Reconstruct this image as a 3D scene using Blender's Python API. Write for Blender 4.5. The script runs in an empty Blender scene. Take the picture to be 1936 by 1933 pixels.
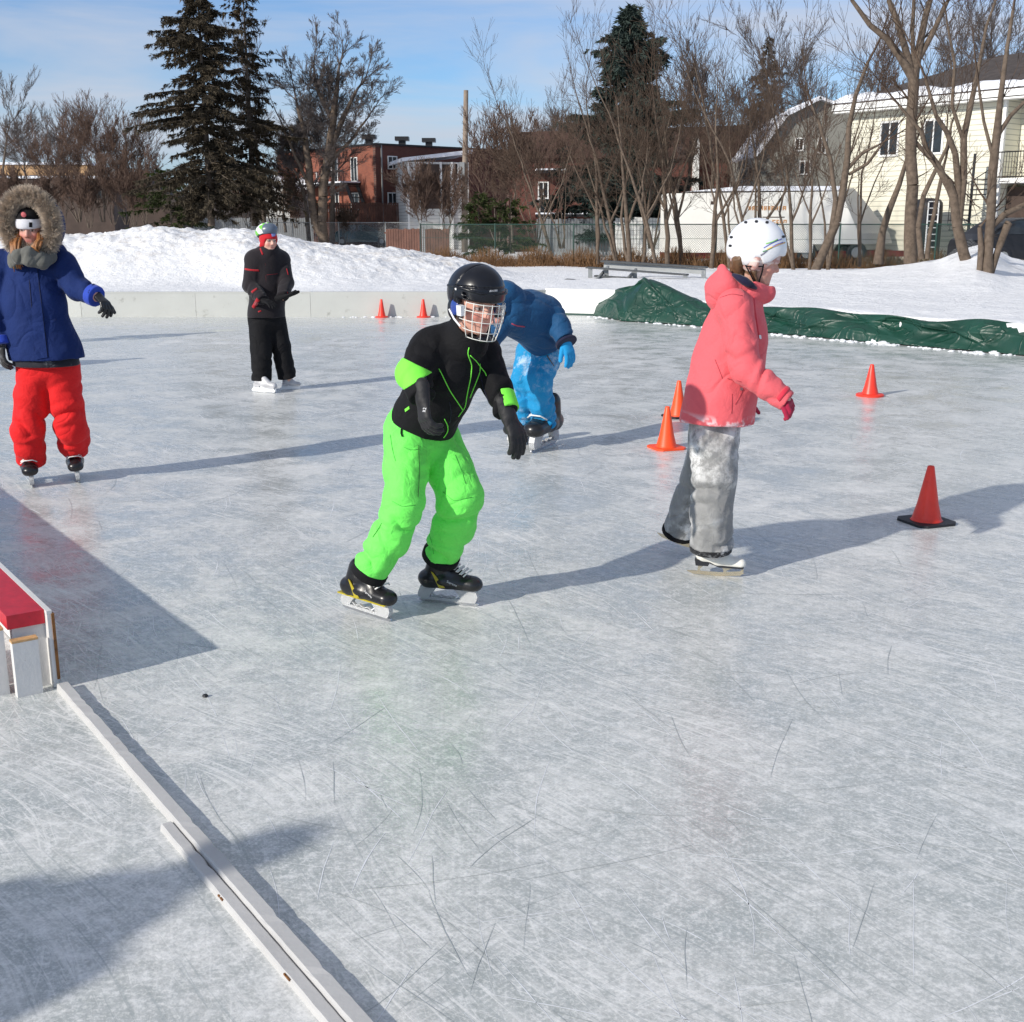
import bpy, math, random
import numpy as np
from mathutils import Vector, Matrix
from mathutils.bvhtree import BVHTree
SC = bpy.context.scene
C = SC.collection
rnd = random.Random(7)
NR = np.random.default_rng(11)
# ---------------------------------------------------------------- camera geometry
F = 2200.0; CX, CY = 968.0, 966.5; HC = 1.6; TH = math.atan(541 / 2200)
def ray(px, py):
    v = (CY - py) / F
    return np.array([(px - CX) / F, math.cos(TH) + v * math.sin(TH), -math.sin(TH) + v * math.cos(TH)])
def P(px, py, Y):
    d = ray(px, py); t = Y / d[1]
    return np.array([0, 0, HC]) + d * t
def G(px, py, z=0.0):
    d = ray(px, py); t = (z - HC) / d[2]
    return np.array([0, 0, HC]) + d * t
def MP(px, py, Y):           # metres per photo pixel at that point
    return Y / ray(px, py)[1] / F
def wall_hit(px, py, o, d):  # point of a view ray on a vertical wall: (distance along wall, height)
    r = ray(px, py); a = np.array([[r[0], -d[0]], [r[1], -d[1]]])
    t, s = np.linalg.solve(a, np.array([o[0], o[1]], float)); return s, HC + r[2] * t
SUN_AZ = np.array([-0.77, -0.64]); SUN_AZ = SUN_AZ / np.linalg.norm(SUN_AZ); SUN_EL = math.radians(25)
# ---------------------------------------------------------------- objects
def tag(o, label=None, cat=None, group=None, kind=None):
    if label: o['label'] = label
    if cat: o['category'] = cat
    if group: o['group'] = group
    if kind: o['kind'] = kind
    return o
def empty(name, loc, label, cat, group=None, rz=0):
    o = bpy.data.objects.new(name, None); C.objects.link(o); o.location = loc; o.rotation_euler = (0, 0, rz)
    return tag(o, label, cat, group)
def raw_mesh(name, V, Fc, mat, smooth=False, cols=None):
    V = np.asarray(V, np.float32); me = bpy.data.meshes.new(name)
    if isinstance(Fc, np.ndarray):
        n, k = Fc.shape
        me.vertices.add(len(V)); me.vertices.foreach_set('co', V.ravel())
        me.loops.add(n * k); me.loops.foreach_set('vertex_index', Fc.astype(np.int32).ravel())
        me.polygons.add(n); me.polygons.foreach_set('loop_start', np.arange(0, n * k, k, dtype=np.int32))
        me.update(calc_edges=True)
    else:
        me.from_pydata([tuple(map(float, v)) for v in V], [], Fc)
    if mat: me.materials.append(mat)
    if smooth: me.polygons.foreach_set('use_smooth', np.ones(len(me.polygons), bool))
    if cols is not None:
        a = me.color_attributes.new('col', 'FLOAT_COLOR', 'POINT')
        c = np.ones((len(V), 4), np.float32); c[:, :3] = cols; a.data.foreach_set('color', c.ravel())
    return me
def wloc(o):
    v = np.zeros(3)
    while o is not None:
        v += np.array(o.location); o = o.parent
    return v
def link(name, me, parent=None, loc=None):
    o = bpy.data.objects.new(name, me); C.objects.link(o)
    if parent: o.parent = parent
    if loc is not None: o.location = loc
    return o
def part(name, V, Fc, mat, parent, smooth=False, cols=None, world=True):
    V = np.asarray(V, float)
    if world and parent is not None: V = V - wloc(parent)
    return link(name, raw_mesh(name, V, Fc, mat, smooth, cols), parent)
class MB:
    def __init__(s): s.v = []; s.f = []
    def add(s, v, f):
        n = len(s.v); s.v += [tuple(map(float, q)) for q in v]; s.f += [tuple(i + n for i in q) for q in f]; return s
    def box(s, c, d, R=None):
        x, y, z = [q / 2 for q in d]
        v = np.array([(-x, -y, -z), (x, -y, -z), (x, y, -z), (-x, y, -z), (-x, -y, z), (x, -y, z), (x, y, z), (-x, y, z)])
        if R is not None: v = v @ np.asarray(R).T
        return s.add(v + np.asarray(c, float), [(0, 3, 2, 1), (4, 5, 6, 7), (0, 1, 5, 4), (1, 2, 6, 5), (2, 3, 7, 6), (3, 0, 4, 7)])
    def bar(s, a, b, w, h, up=(0, 0, 1)):      # box from a to b, width w, height h (along up)
        a = np.asarray(a, float); b = np.asarray(b, float); x = b - a; L = np.linalg.norm(x); x = x / L
        y = np.cross(up, x); y /= np.linalg.norm(y); z = np.cross(x, y)
        return s.box((a + b) / 2, (L, w, h), np.stack([x, y, z], 1))
    def tube(s, pts, r, n=8, cap=True):
        pts = [np.asarray(p, float) for p in pts]; rs = r if hasattr(r, '__len__') else [r] * len(pts)
        base = len(s.v); ref = None; v = []
        for i, p in enumerate(pts):
            t = pts[min(i + 1, len(pts) - 1)] - pts[max(i - 1, 0)]; t = t / (np.linalg.norm(t) + 1e-9)
            if ref is None: ref = np.cross(t, (0, 0, 1) if abs(t[2]) < .9 else (1, 0, 0))
            u = ref - t * ref.dot(t); u /= np.linalg.norm(u) + 1e-9; ref = u; w = np.cross(t, u)
            for k in range(n):
                a = 2 * math.pi * k / n; v.append(p + rs[i] * (math.cos(a) * u + math.sin(a) * w))
        f = [(i * n + k, i * n + (k + 1) % n, (i + 1) * n + (k + 1) % n, (i + 1) * n + k) for i in range(len(pts) - 1) for k in range(n)]
        if cap: f += [tuple(reversed(range(n))), tuple(range((len(pts) - 1) * n, len(pts) * n))]
        return s.add(v, f)
    def lathe(s, c, prof, n=32):               # prof: (radius, z)
        v = [(c[0] + r * math.cos(2 * math.pi * k / n), c[1] + r * math.sin(2 * math.pi * k / n), c[2] + z) for r, z in prof for k in range(n)]
        f = [(i * n + k, i * n + (k + 1) % n, (i + 1) * n + (k + 1) % n, (i + 1) * n + k) for i in range(len(prof) - 1) for k in range(n)]
        f += [tuple(range((len(prof) - 1) * n, len(prof) * n)), tuple(reversed(range(n)))]
        return s.add(v, f)
    def prism(s, poly, o, ax, ay, az, th):     # polygon in (ax, ay), thickness th along az
        o = np.asarray(o, float); n = len(poly)
        v = [o + x * np.asarray(ax) + y * np.asarray(ay) for x, y in poly]; v += [q + th * np.asarray(az) for q in v]
        return s.add(v, [tuple(reversed(range(n))), tuple(range(n, 2 * n))] + [(i, (i + 1) % n, n + (i + 1) % n, n + i) for i in range(n)])
    def build(s, name, mat, parent=None, smooth=False, world=True):
        return part(name, s.v, s.f, mat, parent, smooth, None, world)
def top_obj(name, mb, mat, label, cat, group=None, smooth=False):
    V = np.array(mb.v); c = V.mean(0); c[2] = V[:, 2].min()
    o = link(name, raw_mesh(name, V - c, mb.f, mat, smooth), None, tuple(c)); return tag(o, label, cat, group)
def copy_tree(o, parent=None, depth=0):
    c = o.copy(); C.objects.link(c); c.parent = parent
    for ch in list(o.children): copy_tree(ch, c, depth + 1)
    return c
# ---------------------------------------------------------------- materials
def new_mat(name):
    m = bpy.data.materials.new(name); m.use_nodes = True; nt = m.node_tree
    return m, nt, nt.nodes['Principled BSDF']
def nd(nt, t, **kw):
    n = nt.nodes.new(t)
    for k, v in kw.items():
        if k in n.inputs: n.inputs[k].default_value = v
        else: setattr(n, k, v)
    return n
def noise(nt, scale, detail=4, rough=.55, vec=None, dist=0):
    n = nd(nt, 'ShaderNodeTexNoise', Scale=scale, Detail=detail, Roughness=rough, Distortion=dist)
    if vec is None:
        vec = nt.nodes.get('TC') or nd(nt, 'ShaderNodeTexCoord', name='TC'); vec = vec.outputs['Object']
    nt.links.new(vec, n.inputs['Vector']); return n.outputs['Fac']
def ramp(nt, fac, stops):
    r = nd(nt, 'ShaderNodeValToRGB'); e = r.color_ramp.elements
    while len(e) < len(stops): e.new(.5)
    for q, (p, c) in zip(e, stops):
        q.position = p; q.color = (c, c, c, 1) if not hasattr(c, '__len__') else (*c, 1)
    nt.links.new(fac, r.inputs['Fac']); return r.outputs['Color']
def mixc(nt, fac, a, b, mode='MIX'):
    m = nd(nt, 'ShaderNodeMix', data_type='RGBA', blend_type=mode)
    for s, v in ((0, fac), (6, a), (7, b)):
        if isinstance(v, bpy.types.NodeSocket): nt.links.new(v, m.inputs[s])
        elif s == 0: m.inputs[0].default_value = v
        else: m.inputs[s].default_value = (*v, 1)
    return m.outputs[2]
def math_(nt, op, a, b=0.0, clamp=False):
    m = nd(nt, 'ShaderNodeMath', operation=op, use_clamp=clamp)
    for i, v in enumerate((a, b)):
        if isinstance(v, bpy.types.NodeSocket): nt.links.new(v, m.inputs[i])
        else: m.inputs[i].default_value = v
    return m.outputs[0]
def bump(nt, bs, h, strength, dist):
    b = nd(nt, 'ShaderNodeBump', Strength=strength, Distance=dist)
    nt.links.new(h, b.inputs['Height']); nt.links.new(b.outputs['Normal'], bs.inputs['Normal'])
def simple(name, col, rough=.6, var=.15, scale=8, metal=0, bmp=0, spec=.5, bscale=60, detail=5, coat=0, dark=None, dscale=3, damt=.5):
    m, nt, bs = new_mat(name)
    c1 = tuple(min(1, c * (1 + var)) for c in col); c0 = tuple(c * (1 - var) for c in col)
    n = noise(nt, scale, detail, .6); col_ = ramp(nt, n, [(.3, c0), (.7, c1)])
    if dark is not None: col_ = mixc(nt, ramp(nt, noise(nt, dscale, 6, .7), [(1 - damt, 0.), (1 - damt + .12, 1.)]), col_, dark)
    nt.links.new(col_, bs.inputs['Base Color'])
    bs.inputs['Roughness'].default_value = rough; bs.inputs['Metallic'].default_value = metal
    bs.inputs['Specular IOR Level'].default_value = spec; bs.inputs['Coat Weight'].default_value = coat
    if bmp: bump(nt, bs, noise(nt, bscale, 4, .6), .6, bmp)
    return m
def fabric(name, col, rough=.85, fine=900, wr=.004, var=.08, sheen=.15, frost=None, frost_amt=.5, spec=.3, fscale=9):
    m, nt, bs = new_mat(name)
    if col == 'attr':
        a = nd(nt, 'ShaderNodeAttribute', attribute_name='col'); base = a.outputs['Color']
    else:
        base = ramp(nt, noise(nt, 5, 5), [(.3, tuple(c * (1 - var) for c in col)), (.7, tuple(min(1, c * (1 + var)) for c in col))])
    if frost is not None:
        k = ramp(nt, noise(nt, fscale, 8, .75), [(frost_amt, 0.), (min(1, frost_amt + .14), 1.)])
        k2 = ramp(nt, noise(nt, 3.5, 3), [(.42, .05), (.62, 1.)])
        base = mixc(nt, math_(nt, 'MULTIPLY', math_(nt, 'MULTIPLY', k, k2), .95), base, frost)
    nt.links.new(base, bs.inputs['Base Color'])
    bs.inputs['Roughness'].default_value = rough; bs.inputs['Sheen Weight'].default_value = sheen
    bs.inputs['Specular IOR Level'].default_value = spec
    cr = math_(nt, 'ABSOLUTE', math_(nt, 'SUBTRACT', noise(nt, 3.4, 2, .45, dist=.9), .5)); cr = math_(nt, 'MULTIPLY', ramp(nt, cr, [(0., 0.), (.08, 1.)]), .9)
    h = math_(nt, 'ADD', math_(nt, 'ADD', noise(nt, 22, 3, .5, dist=.8), cr), math_(nt, 'MULTIPLY', noise(nt, fine, 1), .06))
    bump(nt, bs, h, .55, wr)
    return m
M = {}
def build_materials():
    M['white_paint'] = simple('white_paint', (.66, .65, .64), .55, .05, 6, bmp=.0015, dark=(.20, .17, .14), dscale=26, damt=.345)
    M['board_white_shaded'] = simple('board_white_shaded', (.52, .525, .495), .35, .05, 1.5, dark=(.33, .33, .30), dscale=5, damt=.4)  # dulled board white: facing away from the sun is put into the colour
    M['curb_paint'] = simple('curb_paint', (.49, .485, .48), .6, .06, 9, bmp=.0015, dark=(.34, .31, .27), dscale=30, damt=.36)
    M['board_white_sunlit'] = simple('board_white_sunlit', (.84, .84, .82), .4, .04, 1.5)  # brighter copy of the board white, for sun on the corner panel
    M['red_paint'] = simple('red_paint', (.50, .012, .03), .45, .15, 25, bmp=.001, dark=(.25, .02, .03), dscale=40, damt=.36)
    M['bare_wood'] = simple('bare_wood', (.55, .33, .15), .7, .3, 20, bmp=.002)
    M['worn_wood'] = simple('worn_wood', (.26, .11, .03), .8, .4, 30, bmp=.003, dark=(.12, .05, .02), dscale=60, damt=.5)
    M['cone_red'] = simple('cone_red', (.85, .045, .022), .4, .08, 12, spec=.5, dark=(.4, .03, .03), dscale=25, damt=.36)
    M['cone_orange'] = simple('cone_orange', (.95, .085, .015), .45, .06, 12)
    M['rubber'] = simple('rubber', (.012, .013, .018), .6, .3, 30)
    M['bark'] = simple('bark', (.125, .096, .074), .95, .35, 9, bmp=.02, bscale=35, spec=.1)
    M['bark_grey'] = simple('bark_grey', (.13, .105, .085), .95, .3, 6, bmp=.01, spec=.1)
    M['twig'] = simple('twig', (.095, .068, .052), .95, .3, 2, spec=.05)
    M['twig_grey'] = simple('twig_grey', (.115, .098, .092), .95, .3, 1.5, spec=.05)
    M['twig_red'] = simple('twig_red', (.13, .088, .070), .95, .3, 1.5, spec=.05)
    M['needles'] = simple('needles', (.060, .048, .032), .8, .5, .6, spec=.2)
    M['needles_brown'] = simple('needles_brown', (.056, .043, .026), .85, .55, .5, spec=.15)
    M['needles_blue'] = simple('needles_blue', (.040, .058, .050), .8, .4, .8, spec=.2)
    M['cedar'] = simple('cedar', (.034, .046, .014), .85, .5, 1.2, spec=.15)
    M['weeds'] = simple('weeds', (.20, .115, .06), .9, .5, 2, spec=.1)
    M['grey_metal'] = simple('grey_metal', (.30, .31, .31), .5, .1, 4, metal=.3)
    M['green_metal'] = simple('green_metal', (.012, .05, .038), .45, .2, 4)
    M['dark_plank'] = simple('dark_plank', (.05, .055, .06), .6, .3, 6)
    M['roof_snow'] = simple('roof_snow', (.80, .82, .88), .7, .04, 2, bmp=.03, bscale=6)
    M['glass'] = simple('glass', (.02, .025, .03), .1, .4, 3, spec=.6)
    M['white_trim'] = simple('white_trim', (.78, .78, .76), .5, .06, 4)
    M['black_metal'] = simple('black_metal', (.012, .012, .014), .45, .3, 5)
    M['shingle'] = simple('shingle', (.055, .045, .042), .9, .35, 3, bmp=.02, bscale=14)
    M['shingle_brown'] = simple('shingle_brown', (.060, .030, .022), .9, .3, 5, bmp=.02, bscale=14)
    M['grey_siding'] = simple('grey_siding', (.23, .225, .20), .8, .12, 2)
    M['tan_wall'] = simple('tan_wall', (.42, .26, .13), .85, .25, .8)
    M['brown_wall'] = simple('brown_wall', (.06, .04, .032), .85, .25, .8)
    M['pole_wood'] = simple('pole_wood', (.24, .19, .15), .85, .2, 3)
    M['fence_grey'] = simple('fence_grey', (.17, .18, .19), .7, .12, 2.5)
    M['fence_brown'] = simple('fence_brown', (.11, .05, .035), .85, .35, 1.5)
    M['car_paint'] = simple('car_paint', (.012, .05, .055), .22, .1, 2, coat=.5)
    M['red_steel'] = simple('red_steel', (.15, .014, .012), .5, .35, 3)
    M['trailer_white'] = simple('trailer_white', (.82, .80, .74), .5, .04, 1.2)
    M['trailer_shaded'] = simple('trailer_shaded', (.40, .40, .41), .5, .1, 1)  # white box in shade: the shading is in this grey
    M['silver'] = simple('silver', (.55, .56, .58), .3, .1, 9, metal=.9)
    M['steel'] = simple('steel', (.60, .60, .62), .18, .05, 9, metal=1)
    M['gold_steel'] = simple('gold_steel', (.72, .60, .42), .25, .08, 9, metal=.9)
    M['holder'] = simple('holder', (.80, .81, .82), .35, .04, 20)
    M['tarp'] = tarp_mat(); M['snow'] = snow_mat(); M['ice'] = ice_mat()
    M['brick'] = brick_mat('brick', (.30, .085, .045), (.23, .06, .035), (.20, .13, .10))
    M['brick_dark_and_shade'] = brick_mat('brick_dark_and_shade', (.17, .045, .03), (.12, .035, .025), (.13, .09, .075))  # mansard's own dark brick; also puts shade into the red block's right wall
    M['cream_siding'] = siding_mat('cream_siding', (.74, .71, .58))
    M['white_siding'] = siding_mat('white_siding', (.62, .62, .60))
    M['chain_green'] = chain_mat('chain_green', (.012, .04, .03), .09, .12)
    M['chain_grey'] = chain_mat('chain_grey', (.36, .37, .38), .09, .075)
    M['frost_clump'] = simple('frost_clump', (.84, .86, .90), .6, .03, 12, bmp=.01, bscale=40)
def brick_mat(name, a, b, mo):
    m, nt, bs = new_mat(name)
    tc = nd(nt, 'ShaderNodeUVMap'); br = nd(nt, 'ShaderNodeTexBrick', Scale=1.0)
    br.inputs['Brick Width'].default_value = .22; br.inputs['Row Height'].default_value = .075; br.inputs['Mortar Size'].default_value = .008
    br.inputs['Color1'].default_value = (*a, 1); br.inputs['Color2'].default_value = (*b, 1); br.inputs['Mortar'].default_value = (*mo, 1)
    nt.links.new(tc.outputs['UV'], br.inputs['Vector'])
    c = mixc(nt, ramp(nt, noise(nt, .8, 4), [(.3, .15), (.7, .6)]), br.outputs['Color'], tuple(x * .6 for x in a), 'MULTIPLY')
    c = mixc(nt, .35, br.outputs['Color'], c)
    nt.links.new(c, bs.inputs['Base Color']); bs.inputs['Roughness'].default_value = .9
    return m
def siding_mat(name, col):
    m, nt, bs = new_mat(name); tc = nd(nt, 'ShaderNodeTexCoord'); sp = nd(nt, 'ShaderNodeSeparateXYZ')
    nt.links.new(tc.outputs['Object'], sp.inputs[0])
    fr = math_(nt, 'FRACT', math_(nt, 'DIVIDE', sp.outputs['Z'], .22)); g = ramp(nt, fr, [(0, .45), (.10, .5), (.16, 1.), (1, 1.)])  # shadow line under each board lap painted into the colour
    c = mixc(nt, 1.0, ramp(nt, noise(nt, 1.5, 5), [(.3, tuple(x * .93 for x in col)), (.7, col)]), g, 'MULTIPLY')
    nt.links.new(c, bs.inputs['Base Color']); bs.inputs['Roughness'].default_value = .6
    return m
def chain_mat(name, col, cell, wire):
    m, nt, bs = new_mat(name); tc = nd(nt, 'ShaderNodeUVMap'); sp = nd(nt, 'ShaderNodeSeparateXYZ')
    nt.links.new(tc.outputs['UV'], sp.inputs[0])
    a = math_(nt, 'FRACT', math_(nt, 'DIVIDE', math_(nt, 'ADD', sp.outputs['X'], sp.outputs['Y']), cell))
    b = math_(nt, 'FRACT', math_(nt, 'DIVIDE', math_(nt, 'SUBTRACT', sp.outputs['X'], sp.outputs['Y']), cell))
    k = math_(nt, 'MAXIMUM', math_(nt, 'LESS_THAN', a, wire), math_(nt, 'LESS_THAN', b, wire))
    bs.inputs['Base Color'].default_value = (*col, 1); bs.inputs['Roughness'].default_value = .5
    nt.links.new(k, bs.inputs['Alpha']); return m
def tarp_mat():
    m, nt, bs = new_mat('tarp')
    k = ramp(nt, noise(nt, 9, 7, .7, dist=1.2), [(.66, 0.), (.72, 1.)])
    k = math_(nt, 'MULTIPLY', k, ramp(nt, noise(nt, 1.3, 2), [(.45, 0.), (.6, .8)]))
    c = mixc(nt, k, ramp(nt, noise(nt, 2.5, 4), [(.3, (.004, .034, .022)), (.7, (.007, .056, .036))]), (.24, .33, .27))
    nt.links.new(c, bs.inputs['Base Color']); bs.inputs['Roughness'].default_value = .42
    h = math_(nt, 'ADD', math_(nt, 'MULTIPLY', noise(nt, 8, 3, .5, dist=.6), .5), math_(nt, 'MULTIPLY', ramp(nt, noise(nt, 2.2, 2, .5, dist=1.2), [(.46, 0.), (.5, 1.), (.54, 0.)]), .5)); bump(nt, bs, h, .6, .03); return m
def snow_mat():
    m, nt, bs = new_mat('snow'); a = nd(nt, 'ShaderNodeAttribute', attribute_name='col')
    dirt = math_(nt, 'MULTIPLY', ramp(nt, noise(nt, 3.0, 9, .78), [(.50, 0.), (.62, .7)]), a.outputs['Fac'])
    grey = math_(nt, 'MULTIPLY', ramp(nt, noise(nt, 9, 9, .8), [(.52, 0.), (.60, .6)]), a.outputs['Fac'])
    c = mixc(nt, dirt, (.88, .885, .90), (.68, .61, .52)); c = mixc(nt, grey, c, (.42, .42, .44))
    nt.links.new(c, bs.inputs['Base Color']); bs.inputs['Roughness'].default_value = .6; bs.inputs['Specular IOR Level'].default_value = .25
    h = math_(nt, 'ADD', noise(nt, 4, 8, .68), math_(nt, 'MULTIPLY', noise(nt, 40, 4, .7), .15))
    bump(nt, bs, h, .8, .09); return m
def ice_mat():
    m, nt, bs = new_mat('ice'); tc = nd(nt, 'ShaderNodeTexCoord', name='TC'); O = tc.outputs['Object']
    wn = nd(nt, 'ShaderNodeTexNoise', Scale=.35, Detail=2); nt.links.new(O, wn.inputs['Vector'])
    wv = nd(nt, 'ShaderNodeVectorMath', operation='SCALE'); nt.links.new(wn.outputs['Color'], wv.inputs[0]); wv.inputs['Scale'].default_value = .9
    wa = nd(nt, 'ShaderNodeVectorMath', operation='ADD'); nt.links.new(O, wa.inputs[0]); nt.links.new(wv.outputs[0], wa.inputs[1])
    def streak(ang, sx, sy, sc, lo, hi, det=4, seed=0):
        mp = nd(nt, 'ShaderNodeMapping'); mp.vector_type = 'TEXTURE'; mp.inputs['Rotation'].default_value = (0, 0, math.radians(-ang)); mp.inputs['Scale'].default_value = (1 / sx, 1 / sy, 1)
        mp.inputs['Location'].default_value = (seed * 3.7, seed * 1.9, seed)
        nt.links.new(wa.outputs[0], mp.inputs['Vector']); return ramp(nt, noise(nt, sc, det, .65, mp.outputs[0]), [(lo, 0.), (hi, 1.)])
    big = ramp(nt, noise(nt, .28, 3, .5), [(.36, 0.), (.64, 1.)])
    med = noise(nt, 2.6, 9, .72, dist=.4); fine = noise(nt, 24, 6, .75)
    base = ramp(nt, med, [(.38, (.405, .432, .432)), (.5, (.550, .560, .552)), (.62, (.725, .725, .712))])
    base = mixc(nt, math_(nt, 'MULTIPLY', big, .55), base, (.385, .428, .425))
    tint = ramp(nt, noise(nt, .9, 4, .6), [(.5, 0.), (.7, .45)]); base = mixc(nt, tint, base, (.475, .51, .495))
    wet = ramp(nt, noise(nt, 1.15, 7, .68, dist=.5), [(.50, 0.), (.60, 1.)]); base = mixc(nt, math_(nt, 'MULTIPLY', wet, .52), base, (.345, .385, .395))
    base = mixc(nt, math_(nt, 'MULTIPLY', ramp(nt, fine, [(.50, 0.), (.62, 1.)]), .50), base, (.86, .865, .86))
    base = mixc(nt, math_(nt, 'MULTIPLY', ramp(nt, fine, [(.38, 1.), (.48, 0.)]), .42), base, (.345, .37, .36))
    gr = noise(nt, 95, 3, .7); base = mixc(nt, math_(nt, 'MULTIPLY', ramp(nt, gr, [(.50, 0.), (.64, 1.)]), .40), base, (.90, .90, .87)); base = mixc(nt, math_(nt, 'MULTIPLY', ramp(nt, gr, [(.36, 1.), (.48, 0.)]), .34), base, (.36, .37, .37))
    s = None
    for i, (ang, sx, sy, sc, lo, hi, k) in enumerate([(46, 1.3, 7, 1.5, .55, .70, .42), (50, .9, 22, 2.4, .57, .66, .55), (42, .7, 26, 3.2, .58, .67, .5), (60, 1.0, 22, 3.0, .59, .68, .45), (28, .8, 22, 3.2, .60, .68, .45), (-35, 1.0, 20, 2.8, .61, .70, .35), (74, .9, 26, 3.4, .60, .69, .4)]):
        q = math_(nt, 'MULTIPLY', streak(ang, sx, sy, sc, lo - .015, hi - .02, 5, i + 1), k * .98); s = q if s is None else math_(nt, 'MAXIMUM', s, q)
    msk = ramp(nt, noise(nt, .8, 4), [(.38, .18), (.58, 1.)]); s = math_(nt, 'MULTIPLY', s, msk)
    base = mixc(nt, s, base, (.90, .895, .88))
    dk = math_(nt, 'MAXIMUM', math_(nt, 'MULTIPLY', streak(48, .7, 26, 3.0, .60, .66, 4, 8), .45), math_(nt, 'MULTIPLY', streak(-28, .8, 24, 2.7, .63, .69, 3, 9), .35))
    base = mixc(nt, dk, base, (.30, .34, .35))
    nt.links.new(base, bs.inputs['Base Color']); bs.inputs['IOR'].default_value = 1.31
    rg = math_(nt, 'ADD', math_(nt, 'MULTIPLY', ramp(nt, med, [(.35, 0.), (.62, 1.)]), .28), .13)
    rg = math_(nt, 'ADD', rg, math_(nt, 'MULTIPLY', s, .25)); rg = math_(nt, 'SUBTRACT', rg, math_(nt, 'MULTIPLY', wet, .09)); nt.links.new(rg, bs.inputs['Roughness'])
    h = math_(nt, 'ADD', math_(nt, 'ADD', math_(nt, 'MULTIPLY', med, .5), math_(nt, 'MULTIPLY', fine, .16)), math_(nt, 'MULTIPLY', s, .10)); h = math_(nt, 'ADD', h, math_(nt, 'MULTIPLY', gr, .05))
    bump(nt, bs, h, .35, .012); return m
build_materials()
def uv_wall(o, org, d):           # UV = (distance along wall, height) in metres
    me = o.data; uv = me.uv_layers.new(name='UVMap'); w = wloc(o.parent) + np.array(o.location) if o.parent else np.array(o.location)
    co = np.array([v.co for v in me.vertices]) + w
    for l in me.loops:
        p = co[l.vertex_index]; uv.data[l.index].uv = ((p[0] - org[0]) * d[0] + (p[1] - org[1]) * d[1], p[2])
# ---------------------------------------------------------------- world, sun, camera
def build_light():
    w = bpy.data.worlds.new('World'); SC.world = w; w.use_nodes = True; nt = w.node_tree; bg = nt.nodes['Background']
    sky = nd(nt, 'ShaderNodeTexSky', sky_type='NISHITA'); sky.sun_disc = False; sky.sun_elevation = SUN_EL
    sky.sun_rotation = math.atan2(SUN_AZ[0], SUN_AZ[1]); sky.air_density = 1.0; sky.dust_density = .4; sky.ozone_density = 3.0; sky.altitude = 60
    tc = nd(nt, 'ShaderNodeTexCoord'); mp = nd(nt, 'ShaderNodeMapping'); mp.inputs['Scale'].default_value = (1.6, 1.6, 11); mp.inputs['Location'].default_value = (.3, .2, .55)
    mp.inputs['Rotation'].default_value = (0, math.radians(2), 0)
    nt.links.new(tc.outputs['Generated'], mp.inputs['Vector'])
    n = noise(nt, 1.25, 6, .55, mp.outputs[0], .4); k = ramp(nt, n, [(.44, 0.), (.64, .8)])
    c = mixc(nt, 1.0, sky.outputs[0], (.70, .86, 1.08), 'MULTIPLY'); c = mixc(nt, k, c, (4.6, 4.8, 5.4))
    sz = nd(nt, 'ShaderNodeSeparateXYZ'); nt.links.new(tc.outputs['Generated'], sz.inputs[0]); hi = ramp(nt, sz.outputs['Z'], [(.22, 0.), (.5, .55)]); c = mixc(nt, hi, c, (3.6, 3.7, 3.9)); lo = ramp(nt, sz.outputs['Z'], [(.0, .85), (.09, 0.)]); c = mixc(nt, lo, c, (3.0, 3.9, 4.9))
    nt.links.new(c, bg.inputs['Color']); bg.inputs['Strength'].default_value = .105
    l = bpy.data.lights.new('sun', 'SUN'); l.energy = 3.5; l.angle = math.radians(.9); l.color = (1, .94, .845)
    o = bpy.data.objects.new('sun', l); C.objects.link(o)
    d = Vector((SUN_AZ[0] * math.cos(SUN_EL), SUN_AZ[1] * math.cos(SUN_EL), math.sin(SUN_EL)))
    o.rotation_euler = d.to_track_quat('Z', 'Y').to_euler(); o.location = (0, 0, 30)
    cam = bpy.data.cameras.new('camera'); cam.sensor_width = 36; cam.sensor_fit = 'HORIZONTAL'; cam.lens = 36 * F / 1936; cam.clip_end = 2500; cam.clip_start = .05
    co = bpy.data.objects.new('camera', cam); C.objects.link(co); co.location = (0, 0, HC); co.rotation_euler = (math.pi / 2 - TH, 0, 0); SC.camera = co
    v = SC.view_settings; v.view_transform = 'Standard'; v.look = 'None'; v.gamma = 1; v.exposure = .36; v.use_curve_mapping = False
build_light()
# ================================================================ GROUND
U_R = np.array([-.588, .809]); N_R = np.array([.809, .588])       # along the near board / across the rink
NB0 = np.array([-1.62, 3.87])                                     # end of the near board
FAR = [(-14.5, 22.6), (-11.5, 21.5), (-7.7, 21.08), (-3.6, 21.08), (-.25, 21.15), (.62, 21.7), (1.75, 21.25)]
RT = [(1.65, 21.35), (4.24, 17.68), (6.52, 14.87), (12.5, 6.6)]
def seg_signed(X, Y, pts):        # distance to a polyline, positive on its left side
    best = np.full(X.shape, 1e9); sg = np.zeros(X.shape)
    for (ax, ay), (bx, by) in zip(pts[:-1], pts[1:]):
        dx, dy = bx - ax, by - ay; L2 = dx * dx + dy * dy
        t = np.clip(((X - ax) * dx + (Y - ay) * dy) / L2, 0, 1); ex = X - ax - t * dx; ey = Y - ay - t * dy
        d = np.hypot(ex, ey); c = dx * (Y - ay) - dy * (X - ax); m = d < best; best[m] = d[m]; sg[m] = np.sign(c[m])
    return best * sg
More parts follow.
